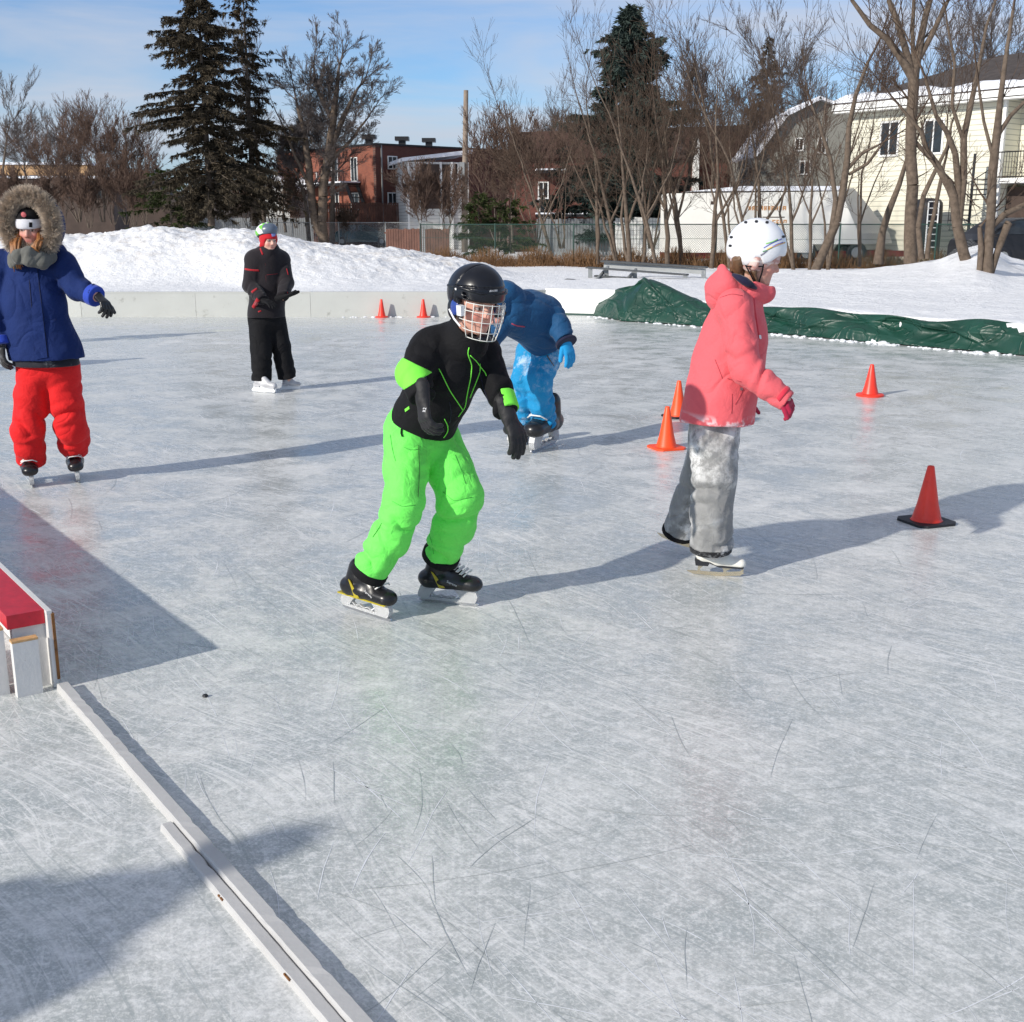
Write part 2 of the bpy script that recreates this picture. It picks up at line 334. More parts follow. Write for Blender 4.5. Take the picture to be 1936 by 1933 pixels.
def vnoise(X, Y, s, seed, octs=4, pers=.55):
    out = np.zeros(X.shape); a = 1; tot = 0
    for o in range(octs):
        r = np.random.default_rng(seed * 17 + o); T = r.random((64, 64)); x = X * s * 2 ** o + r.random() * 50; y = Y * s * 2 ** o + r.random() * 50
        xi = np.floor(x).astype(int); yi = np.floor(y).astype(int); fx = x - xi; fy = y - yi; fx = fx * fx * (3 - 2 * fx); fy = fy * fy * (3 - 2 * fy)
        g = lambda i, j: T[(xi + i) % 64, (yi + j) % 64]
        out += a * ((g(0, 0) * (1 - fx) + g(1, 0) * fx) * (1 - fy) + (g(0, 1) * (1 - fx) + g(1, 1) * fx) * fy); tot += a; a *= pers
    return out / tot * 2 - 1
def sstep(a, b, x): t = np.clip((x - a) / (b - a), 0, 1); return t * t * (3 - 2 * t)
LB = np.array([(-900, 432), (-100, 430), (100, 434), (165, 438), (300, 429), (400, 434), (480, 431), (550, 440), (600, 452), (660, 460), (720, 466), (780, 471), (830, 482), (900, 497), (1000, 505), (3000, 520)], float)
RB = np.array([(1100, 530), (1340, 520), (1450, 512), (1540, 514), (1600, 512), (1650, 506), (1700, 500), (1760, 489), (1795, 474), (1830, 462), (1860, 470), (1890, 488), (1936, 500), (2400, 490)], float)
def terrain_z(X, Y):
    X = np.asarray(X, float); Y = np.asarray(Y, float)
    s = -seg_signed(X, Y, RT) ; s2 = seg_signed(X, Y, FAR)
    # outside the rink: beyond far boards or right boards
    far_edge = np.interp(X, [p[0] for p in FAR], [p[1] for p in FAR], left=24)
    lr = (X - 1.65) * N_R[0] + (Y - 21.35) * N_R[1]
    dist_far = np.where(X < 1.65, Y - far_edge, np.minimum(Y - 21.35, 99)); dist = np.maximum(np.where(X < 1.65, dist_far, -99), np.where(X > -2, lr, -99))
    px = CX + F * X / np.maximum(Y, 1)
    base = .38 * (1 - sstep(26, 46, Y)) + .0
    lz = 1.6 - .13 - (np.interp(px, LB[:, 0], LB[:, 1]) - 425) * 28.5 / 2200; rz = 1.6 - (np.interp(px, RB[:, 0], RB[:, 1]) - 425) * 30 / 2200
    wl = 1 - sstep(880, 1020, px); wr = sstep(1300, 1420, px)
    pl = sstep(24.0, 28.4, Y + .8 * vnoise(X, Y, .35, 3, 2)) * (1 - sstep(31, 36, Y)); pr = sstep(21, 30, Y) * (1 - sstep(31.5, 36, Y))
    z = base + wl * pl * (lz - base) + wr * pr * (rz - base)
    lump = vnoise(X, Y, 1.3, 5, 5, .62); lum2 = vnoise(X, Y, .5, 9, 3)
    ridge = 1 - np.abs(vnoise(X, Y, .9, 21, 4, .6)) * 2
    chunk = vnoise(X, Y, 3.2, 33, 4, .7)
    z = z + wl * pl * (.13 * lump + .05 * lum2 + .05 * ridge + .10 * np.abs(chunk)) + (.040 * vnoise(X, Y, .9, 13, 5, .62) + .035 * lum2) * (1 - wl * pl)
    z = z + wr * pr * .05 * lump
    z = np.where(Y > 60, z * 0 - .02, z)
    return np.where(dist > .06, z * sstep(.0, .3, dist) + (1 - sstep(0, .3, dist)) * .36, -.12), wl * pl
def build_ground():
    ang = np.concatenate([np.radians(np.linspace(-178, -32, 40)), np.radians(np.linspace(-31, 31, 620)), np.radians(np.linspace(32, 178, 40))])
    rr = np.concatenate([np.linspace(.5, 9, 12), np.linspace(9.5, 15, 60), np.linspace(15.08, 36, 260), np.linspace(36.3, 60, 60), np.geomspace(62, 1500, 24)])
    A, R = np.meshgrid(ang, rr, indexing='xy'); X = R * np.sin(A); Y = R * np.cos(A)
    Z, dirt = terrain_z(X, Y)
    V = np.stack([X, Y, Z], -1).reshape(-1, 3); n, k = A.shape
    I = np.arange(n * k).reshape(n, k); Fq = np.stack([I[:-1, :-1], I[:-1, 1:], I[1:, 1:], I[1:, :-1]], -1).reshape(-1, 4)[:, ::-1]
    c = np.repeat(np.clip(dirt, 0, 1).reshape(-1, 1), 3, 1)
    o = part('snow_ground', V, np.ascontiguousarray(Fq), M['snow'], None, True, c); tag(o, kind='structure')
    # ice sheet
    b = MB(); b.add([(-40, -8, 0), (30, -8, 0), (30, 26, 0), (-40, 26, 0)], [(0, 1, 2, 3)]); o = b.build('ice', M['ice']); tag(o, kind='structure')
build_ground()
def tz(x, y): return float(terrain_z(np.array([x]), np.array([y]))[0][0])
# skate grooves: shallow curved cuts and their snow, laid on the ice
def build_grooves():
    for name, mat, n, wd, seed, zz in (('skate_marks', simple('groove_white', (.74, .76, .79), .7, .05, 30), 1500, .0009, 1, .0006), ('skate_grooves', simple('groove_dark', (.41, .44, .44), .3, .08, 30), 800, .0006, 2, .0010)):
        r = random.Random(seed); V = []; Fq = []
        for i in range(n):
            y = 1.7 + 12 * r.random() ** 1.3; x = r.uniform(-.5, .5) * (y + 1.2); a = r.gauss(math.radians(-48), .42) if r.random() < .7 else r.uniform(0, 6.3)
            L = r.uniform(.1, .6) * (1.4 if y > 5 else 1); cv = r.gauss(0, .5); m = 9; w = wd * r.uniform(.5, 1.7) * (1 + .12 * y); b0 = len(V)
            if (np.array([x, y]) - NB0) @ N_R < .1 : continue
            for j in range(m):
                t = j / (m - 1); ww = w * math.sin(math.pi * min(1, max(0, t * .94 + .03))) ** .5 * r.uniform(.5, 1.2)
                V += [(x - math.sin(a) * ww, y + math.cos(a) * ww, zz), (x + math.sin(a) * ww, y - math.cos(a) * ww, zz)]
                if j: Fq.append((b0 + 2 * j - 2, b0 + 2 * j - 1, b0 + 2 * j + 1, b0 + 2 * j))
                x += math.cos(a) * L / m; y += math.sin(a) * L / m; a += cv * L / m + r.gauss(0, .03)
        o = part(name, V, Fq, mat, None); tag(o, 'thin curved blade marks cut all over the ice', 'skate marks', kind='stuff')
build_grooves()
# ================================================================ BOARDS
def build_boards():
    # far boards: one thing, panels are parts
    root = empty('rink_boards', (FAR[3][0], FAR[3][1], 0), 'low white boards coloured dull for shade, with panel seams along the far side of the rink', 'rink boards')
    pts = [np.array(p) for p in FAR]
    for i, (a, b) in enumerate(zip(pts[:-2], pts[1:-1])):
        L = np.linalg.norm(b - a); n = max(1, round(L / 2.4)); d = (b - a) / L
        for k in range(n):
            p = a + d * (L * k / n + .002); q = a + d * (L * (k + 1) / n - .002)
            m = MB(); m.bar((*p, .20), (*q, .20), .04, .44); m.build('panel', M['board_white_shaded'], root)
    m = MB()
    for a, b in zip(pts[:-2], pts[1:-1]): m.bar((*(a + (0, .03)), .43), (*(b + (0, .03)), .43), .10, .025)
    m.build('top_rail', M['board_white_shaded'], root)
    root = empty('corner_board', (1.0, 22.05, 0), 'white corner board panel coloured brighter for the sun on it, left of the green tarp', 'rink board')
    a, b = pts[-2], pts[-1] + (.3, -.12)
    m = MB(); m.bar((*a, .22), (*b, .22), .05, .50); m.build('panel', M['board_white_sunlit'], root)
    m = MB(); m.bar((*a, .01), (*b, .01), .08, .05); m.build('base_strip', M['green_metal'], root)
    # green tarp over the right boards
    n, k = 620, 44; path = [np.array(p) for p in RT]
    seg = [np.linalg.norm(b - a) for a, b in zip(path[:-1], path[1:])]; tot = sum(seg); V = []
    for i in range(n):
        s = tot * i / (n - 1); j = 0; q = s
        while j < len(seg) - 1 and q > seg[j]: q -= seg[j]; j += 1
        d = (path[j + 1] - path[j]) / seg[j]; p = path[j] + d * q; nn = np.array([-d[1], d[0]])
        if nn @ N_R < 0: nn = -nn        # pointing outwards
        for c in range(k):
            t = c / (k - 1)             # 0 at the ice inside, 1 behind the top
            hgt = .37 + .02 * math.sin(s * 1.7) + .012 * math.sin(s * 5.1 + 1)
            if t < .7: u = t / .7; off = -.22 + .20 * u + .03 * math.sin(3 * u); z = hgt * u ** .85
            else: u = (t - .7) / .3; off = -.02 + .42 * u; z = hgt - .02 * u - .05 * u * u
            bul = .07 * math.sin(s * 2.3 + t * 7) * math.sin(math.pi * t) + .035 * math.sin(s * 6.1 - t * 5 + 2 * math.sin(s)) * math.sin(math.pi * t)
            fold = .045 * max(0, 1 - abs(math.sin(s * 1.5 + 3.1 * t + 1.2 * math.sin(s * .9))) * 4) + .03 * max(0, 1 - abs(math.sin(s * 3.1 - 3.8 * t + 1.7 * math.sin(s * 1.3 + 2))) * 6) + .02 * max(0, 1 - abs(math.sin(s * .8 + 8 * t)) * 4); fold *= math.sin(math.pi * min(1, t * 1.3)) ** .7 if t < .77 else .4
            off -= (bul + fold) ; z += .02 * math.sin(s * 4.4 + t * 9) * t * (1 - t) * 4
            if s < 2.6:                # heap at the far corner
                e = max(0, 1 - abs(s - 1.25) / 1.25) ** 1.0; z += e * .36 * math.sin(math.pi * min(1, t * 1.0)) ** .8; off += e * (-.34 + .6 * t); cr = max(0, 1 - abs(math.sin(s * 2.2 + 5 * t + .6)) * 3.5); z += .06 * cr * e; off -= .07 * cr * e
            x, y = p + nn * off
            if t == 0: z = .004 + .012 * abs(math.sin(s * 7)); 
            V.append((x, y, max(z, .004)))
    I = np.arange(n * k).reshape(n, k); Fq = np.stack([I[:-1, :-1], I[:-1, 1:], I[1:, 1:], I[1:, :-1]], -1).reshape(-1, 4)
    V = np.array(V); c = V[0].copy(); c[2] = 0
    o = link('tarp', raw_mesh('tarp', V - c, np.ascontiguousarray(Fq), M['tarp'], True), None, tuple(c))
    so = o.modifiers.new('solid', 'SOLIDIFY'); so.thickness = .008
    tag(o, 'dark green crumpled tarp draped over the right rink boards, heaped at its far end', 'tarp')
    # lumps of snow along the tarp foot
    r = random.Random(4); root = None; V = []; Fq = []
    def lump(c, s):
        n0 = len(V); ph = r.random() * 9
        for i in range(6):
            for j in range(10):
                u = math.pi * .5 * i / 5; v = 2 * math.pi * j / 10; k = s * (1 + .3 * math.sin(3 * v + ph + u * 4))
                V.append((c[0] + k * 1.4 * math.cos(v) * math.cos(u), c[1] + k * math.sin(v) * math.cos(u), .001 + k * .6 * math.sin(u)))
        for i in range(5):
            for j in range(10): Fq.append((n0 + i * 10 + j, n0 + i * 10 + (j + 1) % 10, n0 + (i + 1) * 10 + (j + 1) % 10, n0 + (i + 1) * 10 + j))
    for a, b, nn in ((RT[0], RT[1], 120), (RT[1], RT[2], 80), (RT[2], (10, 10), 60), ((.7, 21.8), (1.6, 21.6), 30), ((-3, 21.0), (.2, 21.1), 60)):
        a = np.array(a); b = np.array(b)
        for i in range(nn):
            p = a + (b - a) * r.random(); p = p - N_R * (r.uniform(.22, .42) if a[0] > 1 else .05) - (0, abs(r.gauss(0, .06))); lump(p, r.uniform(.01, .032))
    for px, py, s in ((1560, 634, .07), (1655, 648, .08), (1670, 651, .06), (1880, 669, .05), (1300, 606, .04)): lump(G(px, py)[:2], s)
    o = part('snow_crumbs', V, Fq, M['frost_clump'], None, True); tag(o, 'crumbs of white snow along the foot of the tarp and boards', 'snow crumbs', kind='stuff')
    # near board with red top cap
    root = empty('red_capped_board', (*NB0, 0), 'near white board with a red painted cap, stub posts and worn wood edge', 'rink board')
    u3 = np.array([*U_R, 0]); n3 = np.array([*N_R, 0]); e = np.array([*NB0, 0]); far = e + u3 * 9
    z = lambda h: np.array([0, 0, h])
    m = MB(); m.bar(e + z(.14), far + z(.14), .016, .272); m.build('white_face', M['white_paint'], root)                  # ply facing on the rink side
    m = MB(); m.bar(e - u3 * .004 + z(.155) + n3 * .0105, e + u3 * .03 + z(.155) + n3 * .0105, .010, .245); m.build('worn_edge', M['worn_wood'], root)
    w = .125; c0 = e - n3 * (w / 2 + .010) + u3 * .03
    m = MB(); m.bar(c0 + z(.262), c0 + u3 * 9 + z(.262), w, .05); m.build('red_cap', M['red_paint'], root)
    m = MB(); m.bar(e + z(.2825), far + z(.2825), .018, .012); m.build('cap_edge', M['white_paint'], root)
    for s_, mm in ((.035, 'post'), (1.25, 'post'), (2.5, 'post'), (3.7, 'post')):
        q = c0 + u3 * (s_ - .02); m = MB(); m.bar(q + n3 * .01 + z(.118), q + n3 * .01 + u3 * .04 + z(.118), .11, .236); m.build(mm, M['white_paint'], root)
    q = c0 - n3 * .02 - u3 * .012
    m = MB(); m.bar(q + z(.10), q + u3 * -.035 + z(.10), .085, .20); p_ = m.build('post', M['white_paint'], root)
    m = MB(); m.bar(q + z(.203), q - u3 * .035 + z(.203), .087, .008); m.build('cut_top', M['bare_wood'], p_)
    q = c0 - n3 * .092 + u3 * .01
    m = MB(); m.bar(q + z(.118), q - u3 * .0 + u3 * .085 + z(.118), .035, .236); p_ = m.build('post', M['white_paint'], root)
    m = MB(); m.bar(q + z(.240), q + u3 * .085 + z(.240), .037, .008); m.build('cut_top', M['bare_wood'], p_)
    m = MB(); a = c0 - n3 * .118 + u3 * .10 + z(.215); m.bar(a, a - n3 * .30 + u3 * .04 - z(.20), .04, .07); m.build('brace', M['bare_wood'], root)
    m = MB(); a = c0 - n3 * .16 + u3 * .16 + z(.09); m.bar(a, a + u3 * .3, .035, .18); m.build('post', M['white_paint'], root)
    # threshold curb lying on the ice
    A = np.array([*G(104, 1292, .026)[:2], 0]); B = np.array([*G(661, 1933, .026)[:2], 0]); d = (B - A) / np.linalg.norm(B - A); nn = np.array([-d[1], d[0], 0])
    if nn[0] < 0: nn = -nn
    root = empty('threshold_curb', tuple(A), 'long low white painted timber threshold lying on the ice, chipped along its edge', 'threshold')
    def plank(a, b, w, hgt, z0, seed, name):
        r = random.Random(seed); L = np.linalg.norm(b - a); n = int(L / .03); V = []; t = (b - a) / L
        for i in range(n + 1):
            p = a + t * L * i / n; j1 = r.gauss(0, .0003); j2 = r.gauss(0, .0003) - (.004 if r.random() < .04 else 0)
            V += [p + nn * (-w / 2 - .002 + j1), p + nn * (-w / 2 + j1) + z(hgt - .004), p + nn * (-w / 2 + .004 + j1) + z(hgt + j2 * .4), p + nn * (w / 2 - .005 + j2) + z(hgt + j1 * .5), p + nn * (w / 2 + j2) + z(hgt - .005), p + nn * (w / 2 + j2)]
        V = np.array(V) + z(z0); I = np.arange((n + 1) * 6).reshape(n + 1, 6); Fq = np.stack([I[:-1, :-1], I[:-1, 1:], I[1:, 1:], I[1:, :-1]], -1).reshape(-1, 4).tolist()
        Fq = [tuple(f) for f in Fq] + [tuple(range(6)), tuple(reversed(range(n * 6, n * 6 + 6)))]
        return part(name, V, Fq, M['curb_paint'], root)
    end = B + d * 1.4
    plank(A + nn * .024 + d * .01, end + nn * .024, .042, .026, 0, 1, 'inner_plank')
    k0 = np.array([*G(300, 1558, .02)[:2], 0]); k0 = A + d * ((k0 - A) @ d)
    plank(k0 - nn * .0163, end - nn * .0163, .034, .017, 0, 2, 'outer_plank')
    m = MB(); r = random.Random(8)
    for i in range(9):
        q = k0 + d * r.choice((.25, .42, .45, .8, .83, 1.1, 1.3)) * r.uniform(.95, 1.05) - nn * .0342; w_ = r.uniform(.004, .012); m.bar(q + z(.0135), q + d * w_ * 1.2 + z(.0135), .004, .004)
    m.build('chipped_spots', M['worn_wood'], root)
build_boards()
# ================================================================ CONES
def cone(name, px, py, hpx, wpx, mat, base_mat, label, square=True, top=.2):
    g = G(px, py); Y = g[1]; H = hpx * MP(px, py, Y) * 1.0; W = wpx * MP(px, py, Y)
    g = g + np.array([0, W * .28, 0])
    root = empty(name, tuple(g), label, 'traffic cone', 'cones on the ice')
    r0 = W * .29; r1 = r0 * top * 1.15
    prof = [(r0 * 1.18, .012), (r0 * 1.04, .018), (r0, .03), (r0 + (r1 - r0) * .33, H * .33), (r0 + (r1 - r0) * .66, H * .66), (r1 * 1.05, H * .985), (r1 * .9, H), (r1 * .72, H), (r1 * .7, H - .03)]
    m = MB(); m.lathe((0, 0, 0), prof, 40); o = m.build('cone_body', mat, root, True, False)
    m = MB(); s = W / 2
    if square:
        poly = [(s * x, s * y) for x, y in ((-1, -.72), (-.72, -1), (.72, -1), (1, -.72), (1, .72), (.72, 1), (-.72, 1), (-1, .72))]
        m.prism([(x * .94, y * .94) for x, y in poly], (0, 0, .001), (1, 0, 0), (0, 1, 0), (0, 0, 1), .013)
    else: m.lathe((0, 0, 0), [(s, .001), (s, .016), (s * .93, .022), (s * .6, .024)], 40)
    o = m.build('cone_base', base_mat, root, False, False); root.rotation_euler = (0, 0, .35)
cone('traffic_cone', 1760, 994, 110, 92, M['cone_red'], M['rubber'], 'largest red cone on a square black rubber base, nearest on the right')
cone('traffic_cone', 1262, 851, 80, 64, M['cone_orange'], M['cone_orange'], 'orange cone with orange base in front of another beside the pink coat')
cone('traffic_cone', 1284, 791, 69, 56, M['cone_orange'], M['rubber'], 'orange cone with dark base half hidden behind the pink coat hem')
cone('traffic_cone', 1649, 751, 60, 52, M['cone_red'], M['cone_red'], 'red cone with round red base standing alone below the green tarp', False)
cone('traffic_cone', 721, 601, 34, 25, M['cone_red'], M['cone_red'], 'small far red cone, left one of the pair by the far boards', False, .25)
cone('traffic_cone', 800, 601, 34, 26, M['cone_red'], M['cone_red'], 'small far red cone, right one of the pair beside the black hockey helmet', False, .25)
g = G(388, 1318); m = MB(); m.lathe(g, [(.008, .001), (.011, .004), (.008, .009), (.003, .011)], 9); top_obj('debris', m, M['rubber'], 'tiny black crumb lying on the ice right of the threshold', 'debris')
# ================================================================ TREES
def tubes_np(p0, p1, r0, r1, n=3):
    p0 = np.asarray(p0, float); p1 = np.asarray(p1, float); r0 = np.asarray(r0, float); r1 = np.asarray(r1, float)
    t = p1 - p0; t /= np.linalg.norm(t, axis=1, keepdims=True) + 1e-9
    ref = np.where(np.abs(t[:, 2:3]) < .9, np.array([[0, 0, 1.]]), np.array([[1., 0, 0]])); u = np.cross(t, ref); u /= np.linalg.norm(u, axis=1, keepdims=True); w = np.cross(t, u)
    a = np.arange(n) * 2 * math.pi / n; ca = np.cos(a)[None, :, None]; sa = np.sin(a)[None, :, None]
    ring = ca * u[:, None] + sa * w[:, None]
    V = np.concatenate([p0[:, None] + ring * r0[:, None, None], p1[:, None] + ring * r1[:, None, None]], 1)   # (m, 2n, 3)
    m = len(p0); k = np.arange(n); k2 = (k + 1) % n
    Fq = np.stack([k, k2, n + k2, n + k], -1)[None] + (np.arange(m) * 2 * n)[:, None, None]
    return V.reshape(-1, 3), Fq.reshape(-1, 4)
class Tree:
    def __init__(s, seed): s.r = random.Random(seed); s.big = []; s.small = []
    def seg(s, lst, a, b, ra, rb): lst.append((a, b, ra, rb))
    def grow(s, p, d, L, r, lev, maxlev, up=.10, wig=.22, dens=1.0, minr=.004, ratio=.62, ang=(.45, .85)):
        R = s.r; n = 5 if lev < 2 else 4; st = L / n; p = np.array(p, float); d = np.array(d, float)
        lst = s.big if lev == 0 else s.small
        for i in range(n):
            d = d + np.array([R.gauss(0, wig), R.gauss(0, wig), R.gauss(0, wig) * .6 + up]) * .5; d /= np.linalg.norm(d)
            q = p + d * st; ra = max(minr, r * (1 - .72 * i / n)); rb = max(minr, r * (1 - .72 * (i + 1) / n))
            s.seg(lst, p, q, ra, rb); p = q
            if lev < maxlev and (i >= 1 or lev > 0):
                k = 2 if R.random() < dens * .62 else 1
                if R.random() > dens * 1.1: k = 0
                for _ in range(k): s.branch(p, d, L * R.uniform(ratio - .14, ratio + .1) * (1 - .35 * i / n), rb * .62, lev + 1, maxlev, up, wig, dens, minr, ratio, ang)
        if lev < maxlev:
            for _ in range(2): s.branch(p, d, L * .55, rb, lev + 1, maxlev, up, wig, dens, minr, ratio, (.15, .5))
    def branch(s, p, d, L, r, lev, maxlev, up, wig, dens, minr, ratio, ang):
        R = s.r; v = np.array([R.gauss(0, 1), R.gauss(0, 1), R.gauss(0, 1)]); v -= d * v.dot(d); v /= np.linalg.norm(v); a = R.uniform(*ang)
        s.grow(p, d * math.cos(a) + v * math.sin(a), L, r, lev, maxlev, up, wig, dens, minr, ratio, ang)
    def build(s, loc, label, group, mats=('bark', 'twig'), name='bare_tree', cat='tree', sides=3):
        root = empty(name, tuple(loc), label, cat, group)
        for nm, lst, mt, n in (('trunk', s.big, mats[0], 8), ('crown', s.small, mats[1], sides)):
            if not lst: continue
            a, b, c, d = zip(*lst); V, Fq = tubes_np(np.array(a), np.array(b), c, d, n)
            part(nm, V, Fq, M[mt], root, nm == 'trunk', None, False)
        return root
ROWS = 'bare trees behind the rink'
def bare(px, py, Y, hpx, label, seed, style='round', group=ROWS, r=None, mats=('bark', 'twig'), maxlev=4, lean=(0, 0), zoff=0, stems=1, dens=1.0, minr=.008):
    g = P(px, py, Y); H = hpx * MP(px, py - hpx / 2, Y); t = Tree(seed)
    r = r or H * .014
    for k in range(stems):
        a = 2 * math.pi * (k + t.r.random() * .5) / max(1, stems); sp = .0 if stems == 1 else .28
        d = np.array([lean[0] + sp * math.cos(a), lean[1] + sp * math.sin(a), 1.0]); d /= np.linalg.norm(d)
        o = np.array([math.cos(a), math.sin(a), 0]) * (.12 if stems > 1 else 0)
        if style == 'round':
            t.seg(t.big, o, o + d * H * .22, r * 1.15, r); t.grow(o + d * H * .22, d, H * .42, r, 0, maxlev, .05, .30, dens, minr, .62, (.4, 1.0))
        elif style == 'tall':
            t.seg(t.big, o, o + d * H * .25, r * 1.1, r); t.grow(o + d * H * .25, d, H * .52, r, 0, maxlev, .14, .22, dens, minr, .48, (.35, .8))
        else:    # shrub
            t.grow(o, d, H * .6, r * .6, 0, maxlev, .14, .25, dens, minr, .55, (.25, .7))
    return t.build(g + (0, 0, zoff), label, group, mats)
def path_tree(Y, stems, label, seed, group='bare trees standing close on the right', mats=('bark', 'twig'), L=1.0, maxlev=3, dens=.9, name='bare_tree', minr=.005, up=.12):
    # stems: lists of (px, py, radius px[, dY]); twigs grow from their upper parts
    t = Tree(seed); p0 = stems[0][0]; base = P(p0[0], p0[1], Y); R = t.r
    for st in stems:
        pts = [(P(q[0], q[1], Y + (q[3] if len(q) > 3 else 0)) - base, q[2] * MP(q[0], q[1], Y)) for q in st]
        tot = len(pts) - 1
        for i in range(tot):
            a, ra = pts[i]; b, rb = pts[i + 1]; n = max(1, int(np.linalg.norm(b - a) / .5)); d = (b - a) / np.linalg.norm(b - a)
            off0 = np.zeros(3)
            for k in range(n):
                off1 = np.array([R.gauss(0, .02), R.gauss(0, .02), 0]) * (0 if k == n - 1 else 1)
                A = a + (b - a) * k / n + off0; B = a + (b - a) * (k + 1) / n + off1; off0 = off1
                rr0 = ra + (rb - ra) * k / n; rr1 = ra + (rb - ra) * (k + 1) / n; t.seg(t.big, A, B, rr0, rr1)
                hh = B[2]
                if hh > 1.6 * min(1, L) and R.random() < dens * .7:
                    v = np.array([R.gauss(0, 1), R.gauss(0, .7), R.gauss(0, .3)]); v -= d * v.dot(d); v /= np.linalg.norm(v); an = R.uniform(.45, .95)
                    t.grow(B, d * math.cos(an) + v * math.sin(an), L * R.uniform(.7, 1.5), rr1 * .28, 1, maxlev, up, .24, .58, minr, .6)
        b, rb = pts[-1]
        if rb < 6 * MP(1500, 300, Y): t.grow(b, d, L * 1.5, rb, 1, maxlev, up, .2, .6, minr, .6)
    return t.build(base, label, group, mats, name, 'tree', 3)
def needle_tree(px, py, Y, hpx, wpx, label, seed, mats=('bark_grey', 'needles'), droop=.25, gap=.15, group='evergreen trees', sprays=9, taper=.9, size=1.0, name='spruce_tree', base=.06, nbm=15):
    R = random.Random(seed); g = P(px, py, Y); H = hpx * MP(px, py - hpx / 2, Y); W = wpx * MP(px, py, Y) / 2
    root = empty(name, tuple(g), label, 'tree', group); r = H * .016
    T = [((0, 0, 0), (0, 0, H * .5), r, r * .6), ((0, 0, H * .5), (0, 0, H * .98), r * .6, r * .12)]; sp = []; nb = int(H * nbm)
    for i in range(nb):
        u = base + (1 - base) * (i + R.random()) / nb
        if u > .985: continue
        prof = (1 - u) ** taper * (.72 + .28 * math.sin(u * 23 + seed)) * min(1, .66 + u * 1.3)
        L = W * prof * R.uniform(.62, 1.12) + .12; a = R.uniform(0, 2 * math.pi); z0 = H * u
        if R.random() < gap: L *= .45
        d = np.array([math.cos(a), math.sin(a), 0]); rise = .35 * u - .10; pts = []
        for k in range(6):
            t = k / 5; pts.append(np.array([0, 0, z0]) + d * L * t + np.array([0, 0, L * (rise * t - droop * t * t + .10 * t ** 3)]))
        for k in range(5): T.append((pts[k], pts[k + 1], max(.006, .010 * L * (1 - k / 5.5)), max(.005, .010 * L * (1 - (k + 1) / 5.5))))
        ns = int(max(3, L * sprays))
        for k in range(ns):
            t = R.uniform(.15, 1.0); j = min(4, int(t * 5)); q = pts[j] + (pts[j + 1] - pts[j]) * (t * 5 - j)
            side = R.choice((-1, 1)); perp = np.array([-d[1], d[0], 0]) * side
            v = d * R.uniform(.3, 1.) + perp * R.uniform(.1, .9) + np.array([0, 0, R.uniform(-.9, .05) - droop]); v /= np.linalg.norm(v)
            sp.append((q, v, R.uniform(.16, .42) * size * (1 - .4 * t + .2)))
    a, b, c, d = zip(*T); V, Fq = tubes_np(np.array(a, float), np.array(b, float), c, d, 6); part('trunk', V, Fq, M[mats[0]], root, True, None, False)
    # each spray: crossed ragged needle blades
    q = np.array([s[0] for s in sp]); v = np.array([s[1] for s in sp]); L = np.array([s[2] for s in sp]); rg = np.random.default_rng(seed)
    VV = []; FF = []; off = 0
    for rep in range(14):
        rv = rg.normal(size=v.shape); w = np.cross(v, rv); w /= np.linalg.norm(w, axis=1, keepdims=True)
        st = q + v * (L * rg.uniform(0, .85, len(L)))[:, None]; dr = v * .75 + w * rg.uniform(.3, .9, len(L))[:, None]; l2 = L * rg.uniform(.35, .7, len(L))
        n2 = np.cross(dr, rg.normal(size=v.shape)); n2 /= np.linalg.norm(n2, axis=1, keepdims=True)
        a_ = st - n2 * (l2 * .17)[:, None]; b_ = st + n2 * (l2 * .17)[:, None]; c_ = st + dr * l2[:, None] + rg.normal(size=v.shape) * .02
        VV.append(np.stack([a_, b_, c_], 1).reshape(-1, 3)); m = len(q); FF.append(np.arange(m * 3).reshape(m, 3) + off); off += m * 3
    part('crown', np.concatenate(VV), np.concatenate(FF), M[mats[1]], root, False, None, False)
    return root
